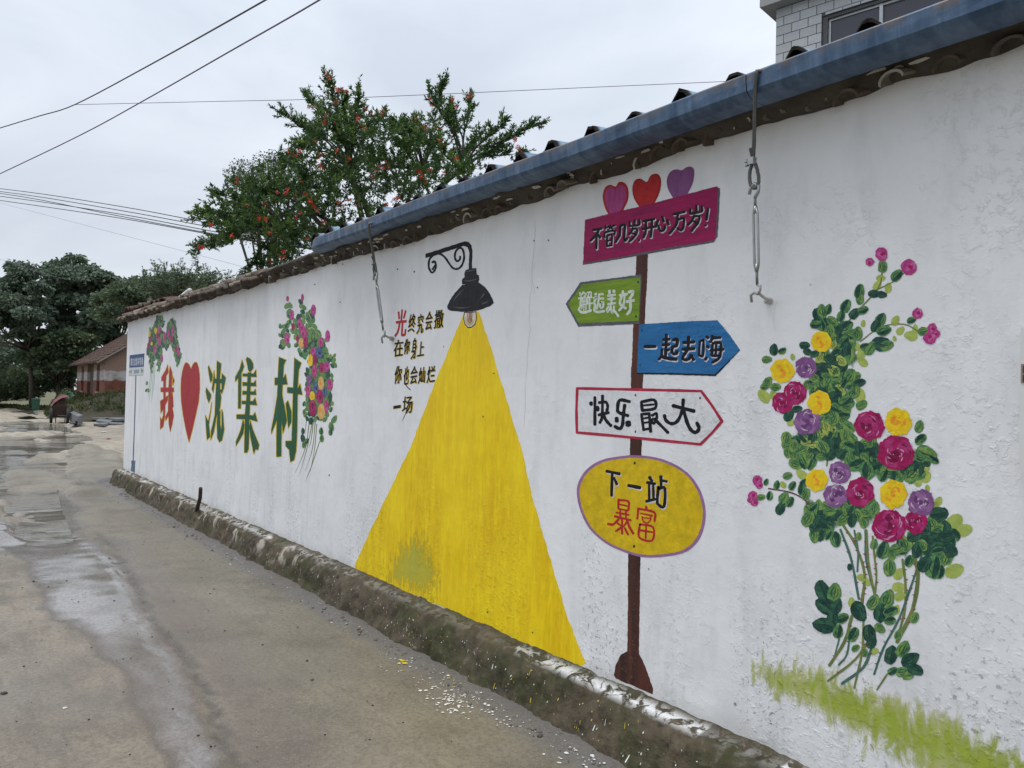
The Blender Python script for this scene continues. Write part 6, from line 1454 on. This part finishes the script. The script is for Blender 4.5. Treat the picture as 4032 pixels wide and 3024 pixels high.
# ------------------------------------------------------------------ bank of earth before the hut with weeds
def bank_h(R_, F_):
    """height of the bank by metres right and forward of the camera"""
    base = ss(F_ + 1.2 * vnoise(R_, F_, .5, 31, 3), 36.2, 40.5) * .62
    hp = .95 * np.exp(-(((R_ + 19.3) / 1.9) ** 2 + ((F_ - 38.6) / 1.6) ** 2)) + .45 * np.exp(-(((R_ + 22.8) / 1.6) ** 2 + ((F_ - 38.2) / 1.3) ** 2)) + .75 * np.exp(-(((R_ + 26.2) / 2.2) ** 2 + ((F_ - 44) / 2.4) ** 2))
    edge = ss(-R_ - .0 * F_, 9, 13) * ss(R_ + .603 * F_, -.4, 1.2) * ss(58 - F_, 0, 4)
    return (base + hp + .10 * vnoise(R_, F_, 1.3, 32, 4)) * edge - .10 * (1 - edge)
def bank():
    Rr = np.linspace(-42, -8, 170); Ff = np.linspace(35, 60, 130); RR, FF = np.meshgrid(Rr, Ff); H = bank_h(RR, FF)
    vs = [tuple(loc_d(r, f, h)) for r, f, h in zip(RR.ravel(), FF.ravel(), H.ravel())]; n = len(Rr)
    fs = [(j * n + i, j * n + i + 1, (j + 1) * n + i + 1, (j + 1) * n + i) for j in range(len(Ff) - 1) for i in range(n - 1)]
    m = simple('bank_soil', (.060, .046, .032), .95, var=.5, scale=1.6, bumpd=.12, col2=(.030, .034, .016))
    o = link('earth_bank', mesh('earth_bank', vs, fs, m, True)); o['kind'] = 'structure'
bank()
def weeds(name, label, n, fn, mat, h):
    C = []; D = []; Ls = []; T = []
    for i in range(n):
        p = fn()
        if p is None: continue
        tb = random.random() * .6; k = random.randint(5, 10); hh_ = h * random.uniform(.5, 1.4)
        for j in range(k):
            C.append(p + Vector((random.gauss(0, .06), random.gauss(0, .06), random.uniform(0, hh_ * .5)))); D.append(Vector((random.gauss(0, .6), random.gauss(0, .6), 1))); Ls.append(hh_ * random.uniform(.4, .9)); T.append(min(1, tb + random.random() * .45))
    o = leaf_mesh(name, C, D, Ls, np.array(Ls) * .33, T, mat); tag(o, label, 'weeds', kind='stuff')
def on_bank():
    r, f = random.uniform(-30, -13), random.uniform(36.8, 47)
    h = float(bank_h(np.array([[r]]), np.array([[f]]))[0, 0])
    if h < .04 or vnoise(np.array([[r]]), np.array([[f]]), .55, 44, 3)[0, 0] < -.5: return None
    return loc_d(r, f, h - .02)
weeds('weeds', 'weeds and dry stalks growing over the earth bank before the hut', 7500, on_bank, M['weed_leaf'], .19)
def verge():
    u = random.uniform(-260, 190); f = random.uniform(49, 56) + max(0, (100 - u)) * .05
    return gp(u, f, -.02)
weeds('verge_grass', 'low green grass along the far left road edge', 1500, verge, M['weed_leaf'], .22)

# ------------------------------------------------------------------ broken concrete slabs lying before the bank
slabm = simple('slab_grey', (.105, .115, .125), .7, var=.4, scale=3, bumpd=.01, col2=(.16, .165, .17)); 
Z2c = Crop(200, 1300, .24115)
def slab(pts, z, th, tilt, label):
    P = [at_z(Z2c.ox + x * Z2c.k, Z2c.oy + y * Z2c.k, z + .02) for x, y in pts]; n = len(P); c = sum(P, Vector()) / n; mb = MB(); top = []; bot = []
    for i, p in enumerate(P): dz = tilt * (p - c).dot(r0); top.append(p + Vector((0, 0, dz)) - c); bot.append(p + Vector((0, 0, dz - th)) - c)
    a = [Vector((0, 0, 0))]; mb.add(top + bot, [tuple(range(n)), tuple(reversed(range(n, 2 * n)))] + [(i, n + i, n + (i + 1) % n, (i + 1) % n) for i in range(n)])
    o = mb.build('concrete_slab', slabm); o.location = c; tag(o, label, 'slab', 'broken slabs lying before the bank')
    bm = bmesh.new(); bm.from_mesh(o.data); bmesh.ops.recalc_face_normals(bm, faces=bm.faces); bm.to_mesh(o.data); bm.free()
slab([(305, 1345), (375, 1325), (520, 1385), (450, 1410)], .42, .34, .0, 'thick grey slab stack right beside the cart wheel')
slab([(310, 1530), (400, 1538), (535, 1468), (460, 1455)], .12, .10, .12, 'slab tilted against the ground just right of the cart')
slab([(660, 1425), (760, 1400), (960, 1425), (880, 1445)], .14, .10, .02, 'long flat slab at the back left of the spread')
slab([(735, 1475), (800, 1450), (1030, 1470), (940, 1495)], .10, .09, -.03, 'middle slab of the spread, overlapping its neighbours')
slab([(700, 1530), (850, 1495), (960, 1505), (880, 1550)], .08, .08, .04, 'pale slab lowest at the front left of the spread')
slab([(890, 1520), (960, 1500), (1180, 1505), (1160, 1530)], .06, .06, .0, 'slab at the front right beside the white wall')
slab([(930, 1430), (1060, 1405), (1190, 1400), (1195, 1455), (1080, 1470)], .16, .10, .03, 'wide slab at the back right against the white wall\'s corner')

# ------------------------------------------------------------------ cart, bins, litter
def cart():
    f0 = at_d(235, 1640, 30) - CAM; f0.z = 0; f0.normalize(); r0 = Vector((f0.y, -f0.x, 0))
    t = empty('handcart', 'two-wheeled cart seen from behind, loaded and partly covered by a pink cloth', 'cart'); Z4 = Crop(0, 1500, .42208)
    F_ = 32.8; g = lambda x, y, df=0: at_d(x * Z4.k, 1500 + y * Z4.k, F_ + df)
    rubber = simple('cart_rubber', (.03, .03, .03), .8); rust = simple('cart_rust', (.055, .026, .020), .85, var=.5, scale=6, bumpd=.01); hub = simple('hub_metal', (.12, .11, .1), .6)
    cl = g(478, 322); cr_ = g(632, 322); rad = (g(478, 250).z - g(478, 394).z) / 2
    for c in (cl, cr_):
        c = Vector((c.x, c.y, rad + .005)); m1 = MB(); n = 20; sec = [(-.05, rad * .84), (-.055, rad * .95), (-.03, rad), (.03, rad), (.055, rad * .95), (.05, rad * .84)]; vs = []; fs = []
        for i in range(n):
            q = 2 * math.pi * i / n
            for dx, rr in sec: vs.append(c + r0 * dx + f0 * rr * math.cos(q) + Vector((0, 0, rr * math.sin(q))))
        for i in range(n):
            for k in range(6): fs.append((i * 6 + k, i * 6 + (k + 1) % 6, ((i + 1) % n) * 6 + (k + 1) % 6, ((i + 1) % n) * 6 + k))
        m1.add(vs, fs); w_ = m1.build('wheel', rubber, t)
        m2 = MB(); m2.tube([c - r0 * .07, c + r0 * .07], .05, 8)
        for i in range(8): q = math.pi * i / 4; m2.tube([c, c + f0 * rad * .86 * math.cos(q) + Vector((0, 0, rad * .86 * math.sin(q)))], .008, 4)
        m2.build('spokes', hub, w_)['kind'] = 'stuff'
    m3 = MB(); m3.tube([Vector((cl.x, cl.y, rad)), Vector((cr_.x, cr_.y, rad))], .025, 6); m3.build('axle', hub, t)
    b0_ = g(490, 330, -.1); b1_ = g(618, 238, -.1); W_ = (b1_ - b0_).dot(r0); hz = b1_.z - b0_.z; R3 = Matrix((r0, f0, z0)).transposed()
    mid = b0_ + r0 * W_ / 2 + Vector((0, 0, hz / 2))
    m4 = MB(); m4.box(mid, (W_, .03, hz), R3); m4.build('tailboard', rust, t)
    for s in (-1, 1): m5 = MB(); m5.box(mid + f0 * .72 + r0 * s * (W_ / 2 + .004), (.03, 1.4, hz * .95), R3); m5.build('side_board', rust, t)
    m6 = MB(); m6.box(mid + f0 * .72 - Vector((0, 0, hz / 2 + .02)), (W_, 1.4, .03), R3)
    m6.build('bed', rust, t)
    for x in (520, 607): m7 = MB(); p = g(x, 332, -.05); m7.tube([p, Vector((p.x, p.y, .02))], .02, 5); m7.build('prop_leg', rust, t)
    m8 = MB(); p = mid + f0 * 1.4; m8.tube([p, p + f0 * 1.2 + Vector((0, 0, .12))], .03, 6); m8.build('drawbar', rust, t)
    # load heap
    C = []; 
    vs = []; nx, ny = 22, 22
    for j in range(ny):
        for i in range(nx):
            a = -1 + 2 * i / (nx - 1); b_ = j / (ny - 1); hgt = .52 * (1 - a * a * .7) * math.sin(math.pi * min(1, b_ + .12)) ** .6 + .04 * noise.noise((a * 4, b_ * 5, 0)) + .05 * noise.noise((a * 9, b_ * 12, 4)) + .18 * a * (1 if a > -.5 else 1)
            vs.append(mid + r0 * a * W_ * .56 + f0 * b_ * 1.4 + Vector((0, 0, hz / 2 - .03 + max(0, hgt) * (0 if j in (0,) else 1))))
    fs = [(j * nx + i, j * nx + i + 1, (j + 1) * nx + i + 1, (j + 1) * nx + i) for j in range(ny - 1) for i in range(nx - 1)]
    ld = link('load_heap', mesh('load_heap', vs, fs, simple('brush_load', (.085, .062, .042), .95, var=.6, scale=9, bumpd=.03), True)); tag(ld, 'brown heap of brush and soil loaded in the cart', 'load')
    # pink cloth over the load
    path = [(470, 228), (490, 195), (525, 160), (565, 138), (605, 125), (640, 138)]; vs = []; m_ = 8
    for i, (x, y) in enumerate(catmull(path, 4)):
        for k in range(m_): p = g(x + k * 1.5, y + 2 + k * 3.2 * min(1, .3 + i / 12) + 2 * math.sin(i * .9 + k), .25 + k * .0 - .05 * k); vs.append(p + Vector((0, 0, .02 * noise.noise((i * .5, k * .7, 0)))))
    n = len(vs) // m_; fs = [(i * m_ + k, i * m_ + k + 1, (i + 1) * m_ + k + 1, (i + 1) * m_ + k) for i in range(n - 1) for k in range(m_ - 1)]
    tag(link('cloth', mesh('cloth', vs, fs, simple('pink_cloth', (.20, .06, .065), .85, var=.3, scale=5), True)), 'faded pink cloth draped over the cart load', 'cloth')
    C = [g(632 + random.gauss(0, 8), 128 + random.gauss(0, 4), .4) for _ in range(40)]; D = [Vector(r0) * random.gauss(.8, .5) + Vector((0, random.gauss(0, .5), random.gauss(0, .5))) for _ in C]
    leafmat('cabbage_leaf', (.20, .36, .26), (.09, .2, .13)); Ls = RNG.uniform(.1, .24, 40); o = leaf_mesh('greens', C, D, Ls, Ls * .7, RNG.uniform(0, 1, 40), M['cabbage_leaf']); tag(o, 'blue-green leafy bundle on top of the cart load', 'greens')
cart()
def bin_(u, f, w_, h, col, label):
    f0_ = at_d(u, 1600, 30) - CAM; f0_.z = 0; f0_.normalize(); r0_ = Vector((f0_.y, -f0_.x, 0))
    t = empty('wheeled_bin', label, 'bin', 'wheeled bins by the road', gp(u, f, .02)); m = simple(col[0], col[1], .5, var=.2); R3 = Matrix((r0_, f0_, z0)).transposed()
    mb = MB(); hw = w_ / 2
    vs = [R3 @ Vector((x * k, y * k, z)) for z, k in ((.06, .82), (h * .86, 1)) for x, y in ((-hw, -hw), (hw, -hw), (hw, hw), (-hw, hw))]; mb.add(vs, [(3, 2, 1, 0), (0, 1, 5, 4), (1, 2, 6, 5), (2, 3, 7, 6), (3, 0, 4, 7), (4, 5, 6, 7)]); mb.build('bin_body', m, t)
    mb = MB(); mb.box(R3 @ Vector((0, 0, h * .90)), (w_ * 1.12, w_ * 1.12, h * .05), R3); mb.box(R3 @ Vector((0, .02, h * .95)), (w_ * 1.04, w_ * 1.0, h * .06), R3, taper=.8); o = mb.build('lid', m, t)
    for s in (-1, 1): mb = MB(); mb.tube([R3 @ Vector((s * hw * .85, hw * .8, .07)), R3 @ Vector((s * hw * 1.08, hw * .8, .07))], .075, 10); mb.build('wheel', simple('bin_wheel', (.02, .02, .02), .7), t)
    mb = MB(); mb.box(R3 @ Vector((0, -hw * .2, .04)), (w_ * 1.0, w_ * .8, .04), R3); mb.build('foot', simple('bin_wheel', (.02, .02, .02), .7), t)
bin_(144, 48.5, .47, .80, ('bin_green', (.035, .12, .075)), 'green wheeled bin standing beyond the cart')
bin_(15, 76, .55, 1.0, ('bin_pale', (.10, .15, .12)), 'faint grey-green bin far down the road at the left edge')
def litter(u, v, r, mat, label):
    p = at_z(u, v, 0.0); z = road_pt(p.x, p.y); vs, fs = chunk((0, 0, 0), r, .3); o = link('litter', mesh('litter', vs, fs, mat), loc=(p.x, p.y, z + r * .2)); tag(o, label, 'litter')
litter(409, 1704, .09, simple('litter_white', (.6, .6, .6), .6), 'white scrap on the sandy ground by the wall corner')
litter(428, 1730, .07, simple('litter_red', (.30, .04, .05), .6), 'small red scrap on the sandy ground by the wall corner')
litter(272, 1672, .09, M['litter_white'], 'white scrap beside the cart wheel')
litter(370, 1626, .15, M['litter_white'], 'white bag lying on the bank')
litter(38, 1889, .035, simple('litter_black', (.03, .03, .03), .6), 'dark stone standing in the shallow water')
litter(255, 2788, .012, M['litter_white'], 'pale splinter on the concrete at the lower left')
litter(15, 2730, .02, M['litter_black'], 'black clod at the left picture edge')
litter(1230, 2680, .012, simple('litter_brown', (.09, .045, .03), .8), 'brown bit of bark on the concrete')
# scattered dark grit over the road
mb = MB(); A = []
for i in range(900):
    x, y = random.uniform(-13, -.6), random.uniform(-6.5, -.35); A.append((x, y, random.choice((.002, .003, .004, .007)) * random.uniform(.8, 1.3)))
A = np.array(A); H, _ = road_z(A[None, :, 0], A[None, :, 1])
for (x, y, r), h in zip(A, H[0]):
    vs, fs = chunk((x, y, h + r * .2), r, .6); mb.add(vs, fs)
tag(mb.build('road_grit', simple('dark_grit', (.05, .04, .032), .9, var=.5)), 'dark grit and bark crumbs scattered on the road', 'grit', kind='stuff')

# ------------------------------------------------------------------ overhead cables
cab = simple('cable_black', (.03, .025, .035), .6, var=.1); cabp = simple('cable_violet', (.13, .10, .17), .6, var=.1)
def cable(pts, r, m, label):
    P = [tuple(at_d(u, v, d)) for u, v, d in pts]; mb = MB(); mb.tube([Vector(p) for p in catmull(P, 6)], r, 5); tag(mb.build('overhead_cable', m, None, True), label, 'cable')
cable([(-500, 660, 22), (0, 504, 18), (150, 458, 17), (294, 412, 16), (600, 250, 13), (1045, 0, 9.5), (1700, -380, 6)], .0115, cab, 'upper thick cable with a kink where the thin wire joins it')
cable([(-500, 920, 21), (0, 684, 17), (318, 531, 15), (550, 405, 13.5), (900, 205, 11), (1257, 0, 9), (1900, -400, 6)], .0105, cabp, 'lower thick cable crossing the thin wire')
cable([(294, 412, 16), (820, 400, 15), (1227, 391, 14.5), (1700, 372, 14), (2300, 345, 14), (2920, 318, 14), (3300, 300, 14)], .0055, cabp, 'thin wire running level behind the tree to the roof')
for i, (y0, y1, ym) in enumerate(((1120, 1345, 1222), (1137, 1366, 1246), (1148, 1404, 1280), (1165, 1390, 1268), (1190, 1410, 1292))):
    cable([(-600, 900 + (y0 - 1120) * .3 - 215 + 0, 34), (0, y0 * .6632, 27), (460, ym * .6632, 22), (900, y1 * .6632, 18), (1350, (y1 * .6632) + 62, 15)], .012, cab, ['topmost cable of the sagging bundle', 'second cable from the top of the bundle', 'cable crossing the others in the bundle', 'second lowest cable of the bundle', 'lowest thick cable of the bundle'][i])
cable([(-300, 720, 34), (0, 799, 30), (480, 925, 25), (968, 1054, 20), (1200, 1120, 18)], .004, cabp, 'hair-thin wire under the bundle')
cable([(-300, 930, 40), (0, 1021, 36), (130, 1065, 34), (260, 1100, 32)], .006, cabp, 'faint violet wire over the left trees')

# ------------------------------------------------------------------ tiled building, top right
def building():
    t = empty('tiled_building', 'pale brick-tiled building rising behind the blue roof, with a dark window', 'building')
    an = math.radians(47.5); E1 = -(-r0 * math.sin(an) + f0 * math.cos(an)); E2 = r0 * math.cos(an) + f0 * math.sin(an); c0 = at_d(3056, 60, 9); c0 = Vector((c0.x, c0.y, 0))
    q = lambda a, b_, z: c0 + E1 * a + E2 * b_ + Vector((0, 0, z)); ztop = at_d(3056, 37, 9).z
    wl, wr, wt = .53, 2.1, at_d(3235, 66, 8.644).z; wb = 4.6
    grout = simple('grout', (.11, .10, .115), .9)
    def boxq(mb, a0, a1, b0, b1, z0_, z1_, mi=0): mb.add([q(a0, b0, z0_), q(a1, b0, z0_), q(a1, b1, z0_), q(a0, b1, z0_), q(a0, b0, z1_), q(a1, b0, z1_), q(a1, b1, z1_), q(a0, b1, z1_)], [(0, 3, 2, 1), (4, 5, 6, 7), (0, 1, 5, 4), (1, 2, 6, 5), (2, 3, 7, 6), (3, 0, 4, 7)], mi)
    mb = MB()
    for a0, a1, z0_, z1_ in ((.0, wl, 0, ztop), (wl, wr, 0, wb), (wl, wr, wt, ztop), (wr, 5, 0, ztop)): boxq(mb, a0, a1, .006, .2, z0_, z1_)
    boxq(mb, .0, 5, .2, 4, 0, ztop); mb.build('wall', grout, t)['kind'] = 'stuff'
    tm = [simple('facade_tile', (.50, .51, .52), .45, var=.10, scale=20, col2=(.42, .43, .44)), simple('facade_tile_grey', (.44, .45, .455), .45, var=.12, scale=20)]
    hh_, ww = .107, .190; row = 0; z = ztop - .004
    while z - hh_ > 4.75:
        a = -(ww / 2 if row % 2 else 0) 
        while a < 3.0:
            a0, a1 = max(a, 0) + .004, a + ww - .004; z1_, z0_ = z - .004, z - hh_ + .004
            if a0 < wl < a1 and z0_ < wt: a1 = wl
            ok = a1 - a0 > .02 and not (a0 >= wl - .001 and a1 <= wr and z0_ > wb and z1_ < wt + .01)
            if ok and a1 > wl + .01 and z0_ < wt < z1_: z0_ = wt + .004; ok = z1_ - z0_ > .02
            if ok: m2 = MB(); boxq(m2, a0, a1, -.004 + random.uniform(-.001, .001), .006, z0_, z1_); m2.build('tile', random.choice(tm), t)
            a += ww
        z -= hh_; row += 1
    mb = MB(); boxq(mb, -.13, 5, -.16, 4.3, ztop + .002, ztop + .12); mb.build('roof_slab', simple('slab_concrete', (.34, .34, .33), .8, var=.25, scale=3), t)
    fr = simple('window_alloy', (.55, .57, .58), .35, metal=.3); gl = bpy.data.materials.new('window_glass'); gl.use_nodes = True; g_ = gl.node_tree.nodes['Principled BSDF']; g_.inputs['Base Color'].default_value = (.06, .06, .075, 1); g_.inputs['Roughness'].default_value = .12
    wn = MB(); boxq(wn, wl + .003, wl + .06, .02, .12, wb, wt - .003); boxq(wn, wl + .06, wr, .02, .12, wt - .035, wt - .003)
    wf = wn.build('window', simple('window_reveal', (.10, .10, .10), .7), t); 
    mb = MB(); boxq(mb, wl + .062, wl + .085, .05, .09, wb, wt - .037); boxq(mb, 1.13, 1.165, .045, .095, wb, wt - .037); boxq(mb, wl + .085, wr, .05, .09, wt - .06, wt - .037); mb.build('window_frame', fr, wf)
    mb = MB(); boxq(mb, wl + .086, 1.128, .066, .072, wb, wt - .062); mb.build('pane', gl, wf)
    mb = MB(); boxq(mb, 1.167, wr, .072, .078, wb, wt - .062); mb.build('pane', gl, wf)
building()
# ------------------------------------------------------------------ bits of roof showing over the far end of the wall
def farroofs():
    p0, p1 = at_y(750, 1153, .9), at_y(915, 1100, .9); t = empty('blue_lean_to', 'low blue metal roof edge just showing above the far wall coping', 'roof')
    mb = MB(); mb.add([p0, p1, p1 + Vector((0, 2, .05)), p0 + Vector((0, 2, .05)), p0 - Vector((0, 0, .10)), p1 - Vector((0, 0, .10)), p1 + Vector((0, 2, -.05)), p0 + Vector((0, 2, -.05))], [(0, 1, 2, 3), (4, 7, 6, 5), (0, 4, 5, 1), (1, 5, 6, 2), (3, 7, 4, 0)], 1)
    mb.mi = [0, 1, 1, 1, 1]; mb.build('roof_sheet', [simple('lean_to_blue', (.14, .23, .33), .5), simple('lean_to_dark', (.03, .03, .032), .8)], t)
    a, b_ = at_y(714, 1170, .5), at_y(748, 1143, .5); mb = MB(); mb.tube([a - (b_ - a) * .6, b_], .035, 8); tag(mb.build('white_pipe', simple('pvc_white', (.7, .7, .68), .4, var=.05), None, True), 'short white pipe end poking up behind the far coping', 'pipe')
    t2 = empty('roof_tile_stack', 'row of old red-brown roof tiles stacked behind the far coping', 'tiles')
    me = [mesh('tile', *tile_mesh(.26, .22, .07, .02)[:2], m) for m in (simple('old_red_tile', (.10, .05, .035), .9, var=.5, scale=6), tile_mats[0])]
    for i in range(9):
        p = at_y(548 + (695 - 548) * i / 8, 1208 + (1172 - 1208) * i / 8, .42); o = link('tile', random.choice(me), t2, p - Vector((0, 0, .05))); o.rotation_euler = (math.radians(random.uniform(5, 20)), random.uniform(-.15, .15), random.uniform(-.2, .2))
    mb = MB(); a, b_ = at_y(548, 1225, .42), at_y(700, 1188, .42); mb.box((a + b_) / 2 - Vector((0, -.05, .1)), ((b_ - a).length, .3, .14)); mb.build('tile_bed', mortar, t2)
farroofs()
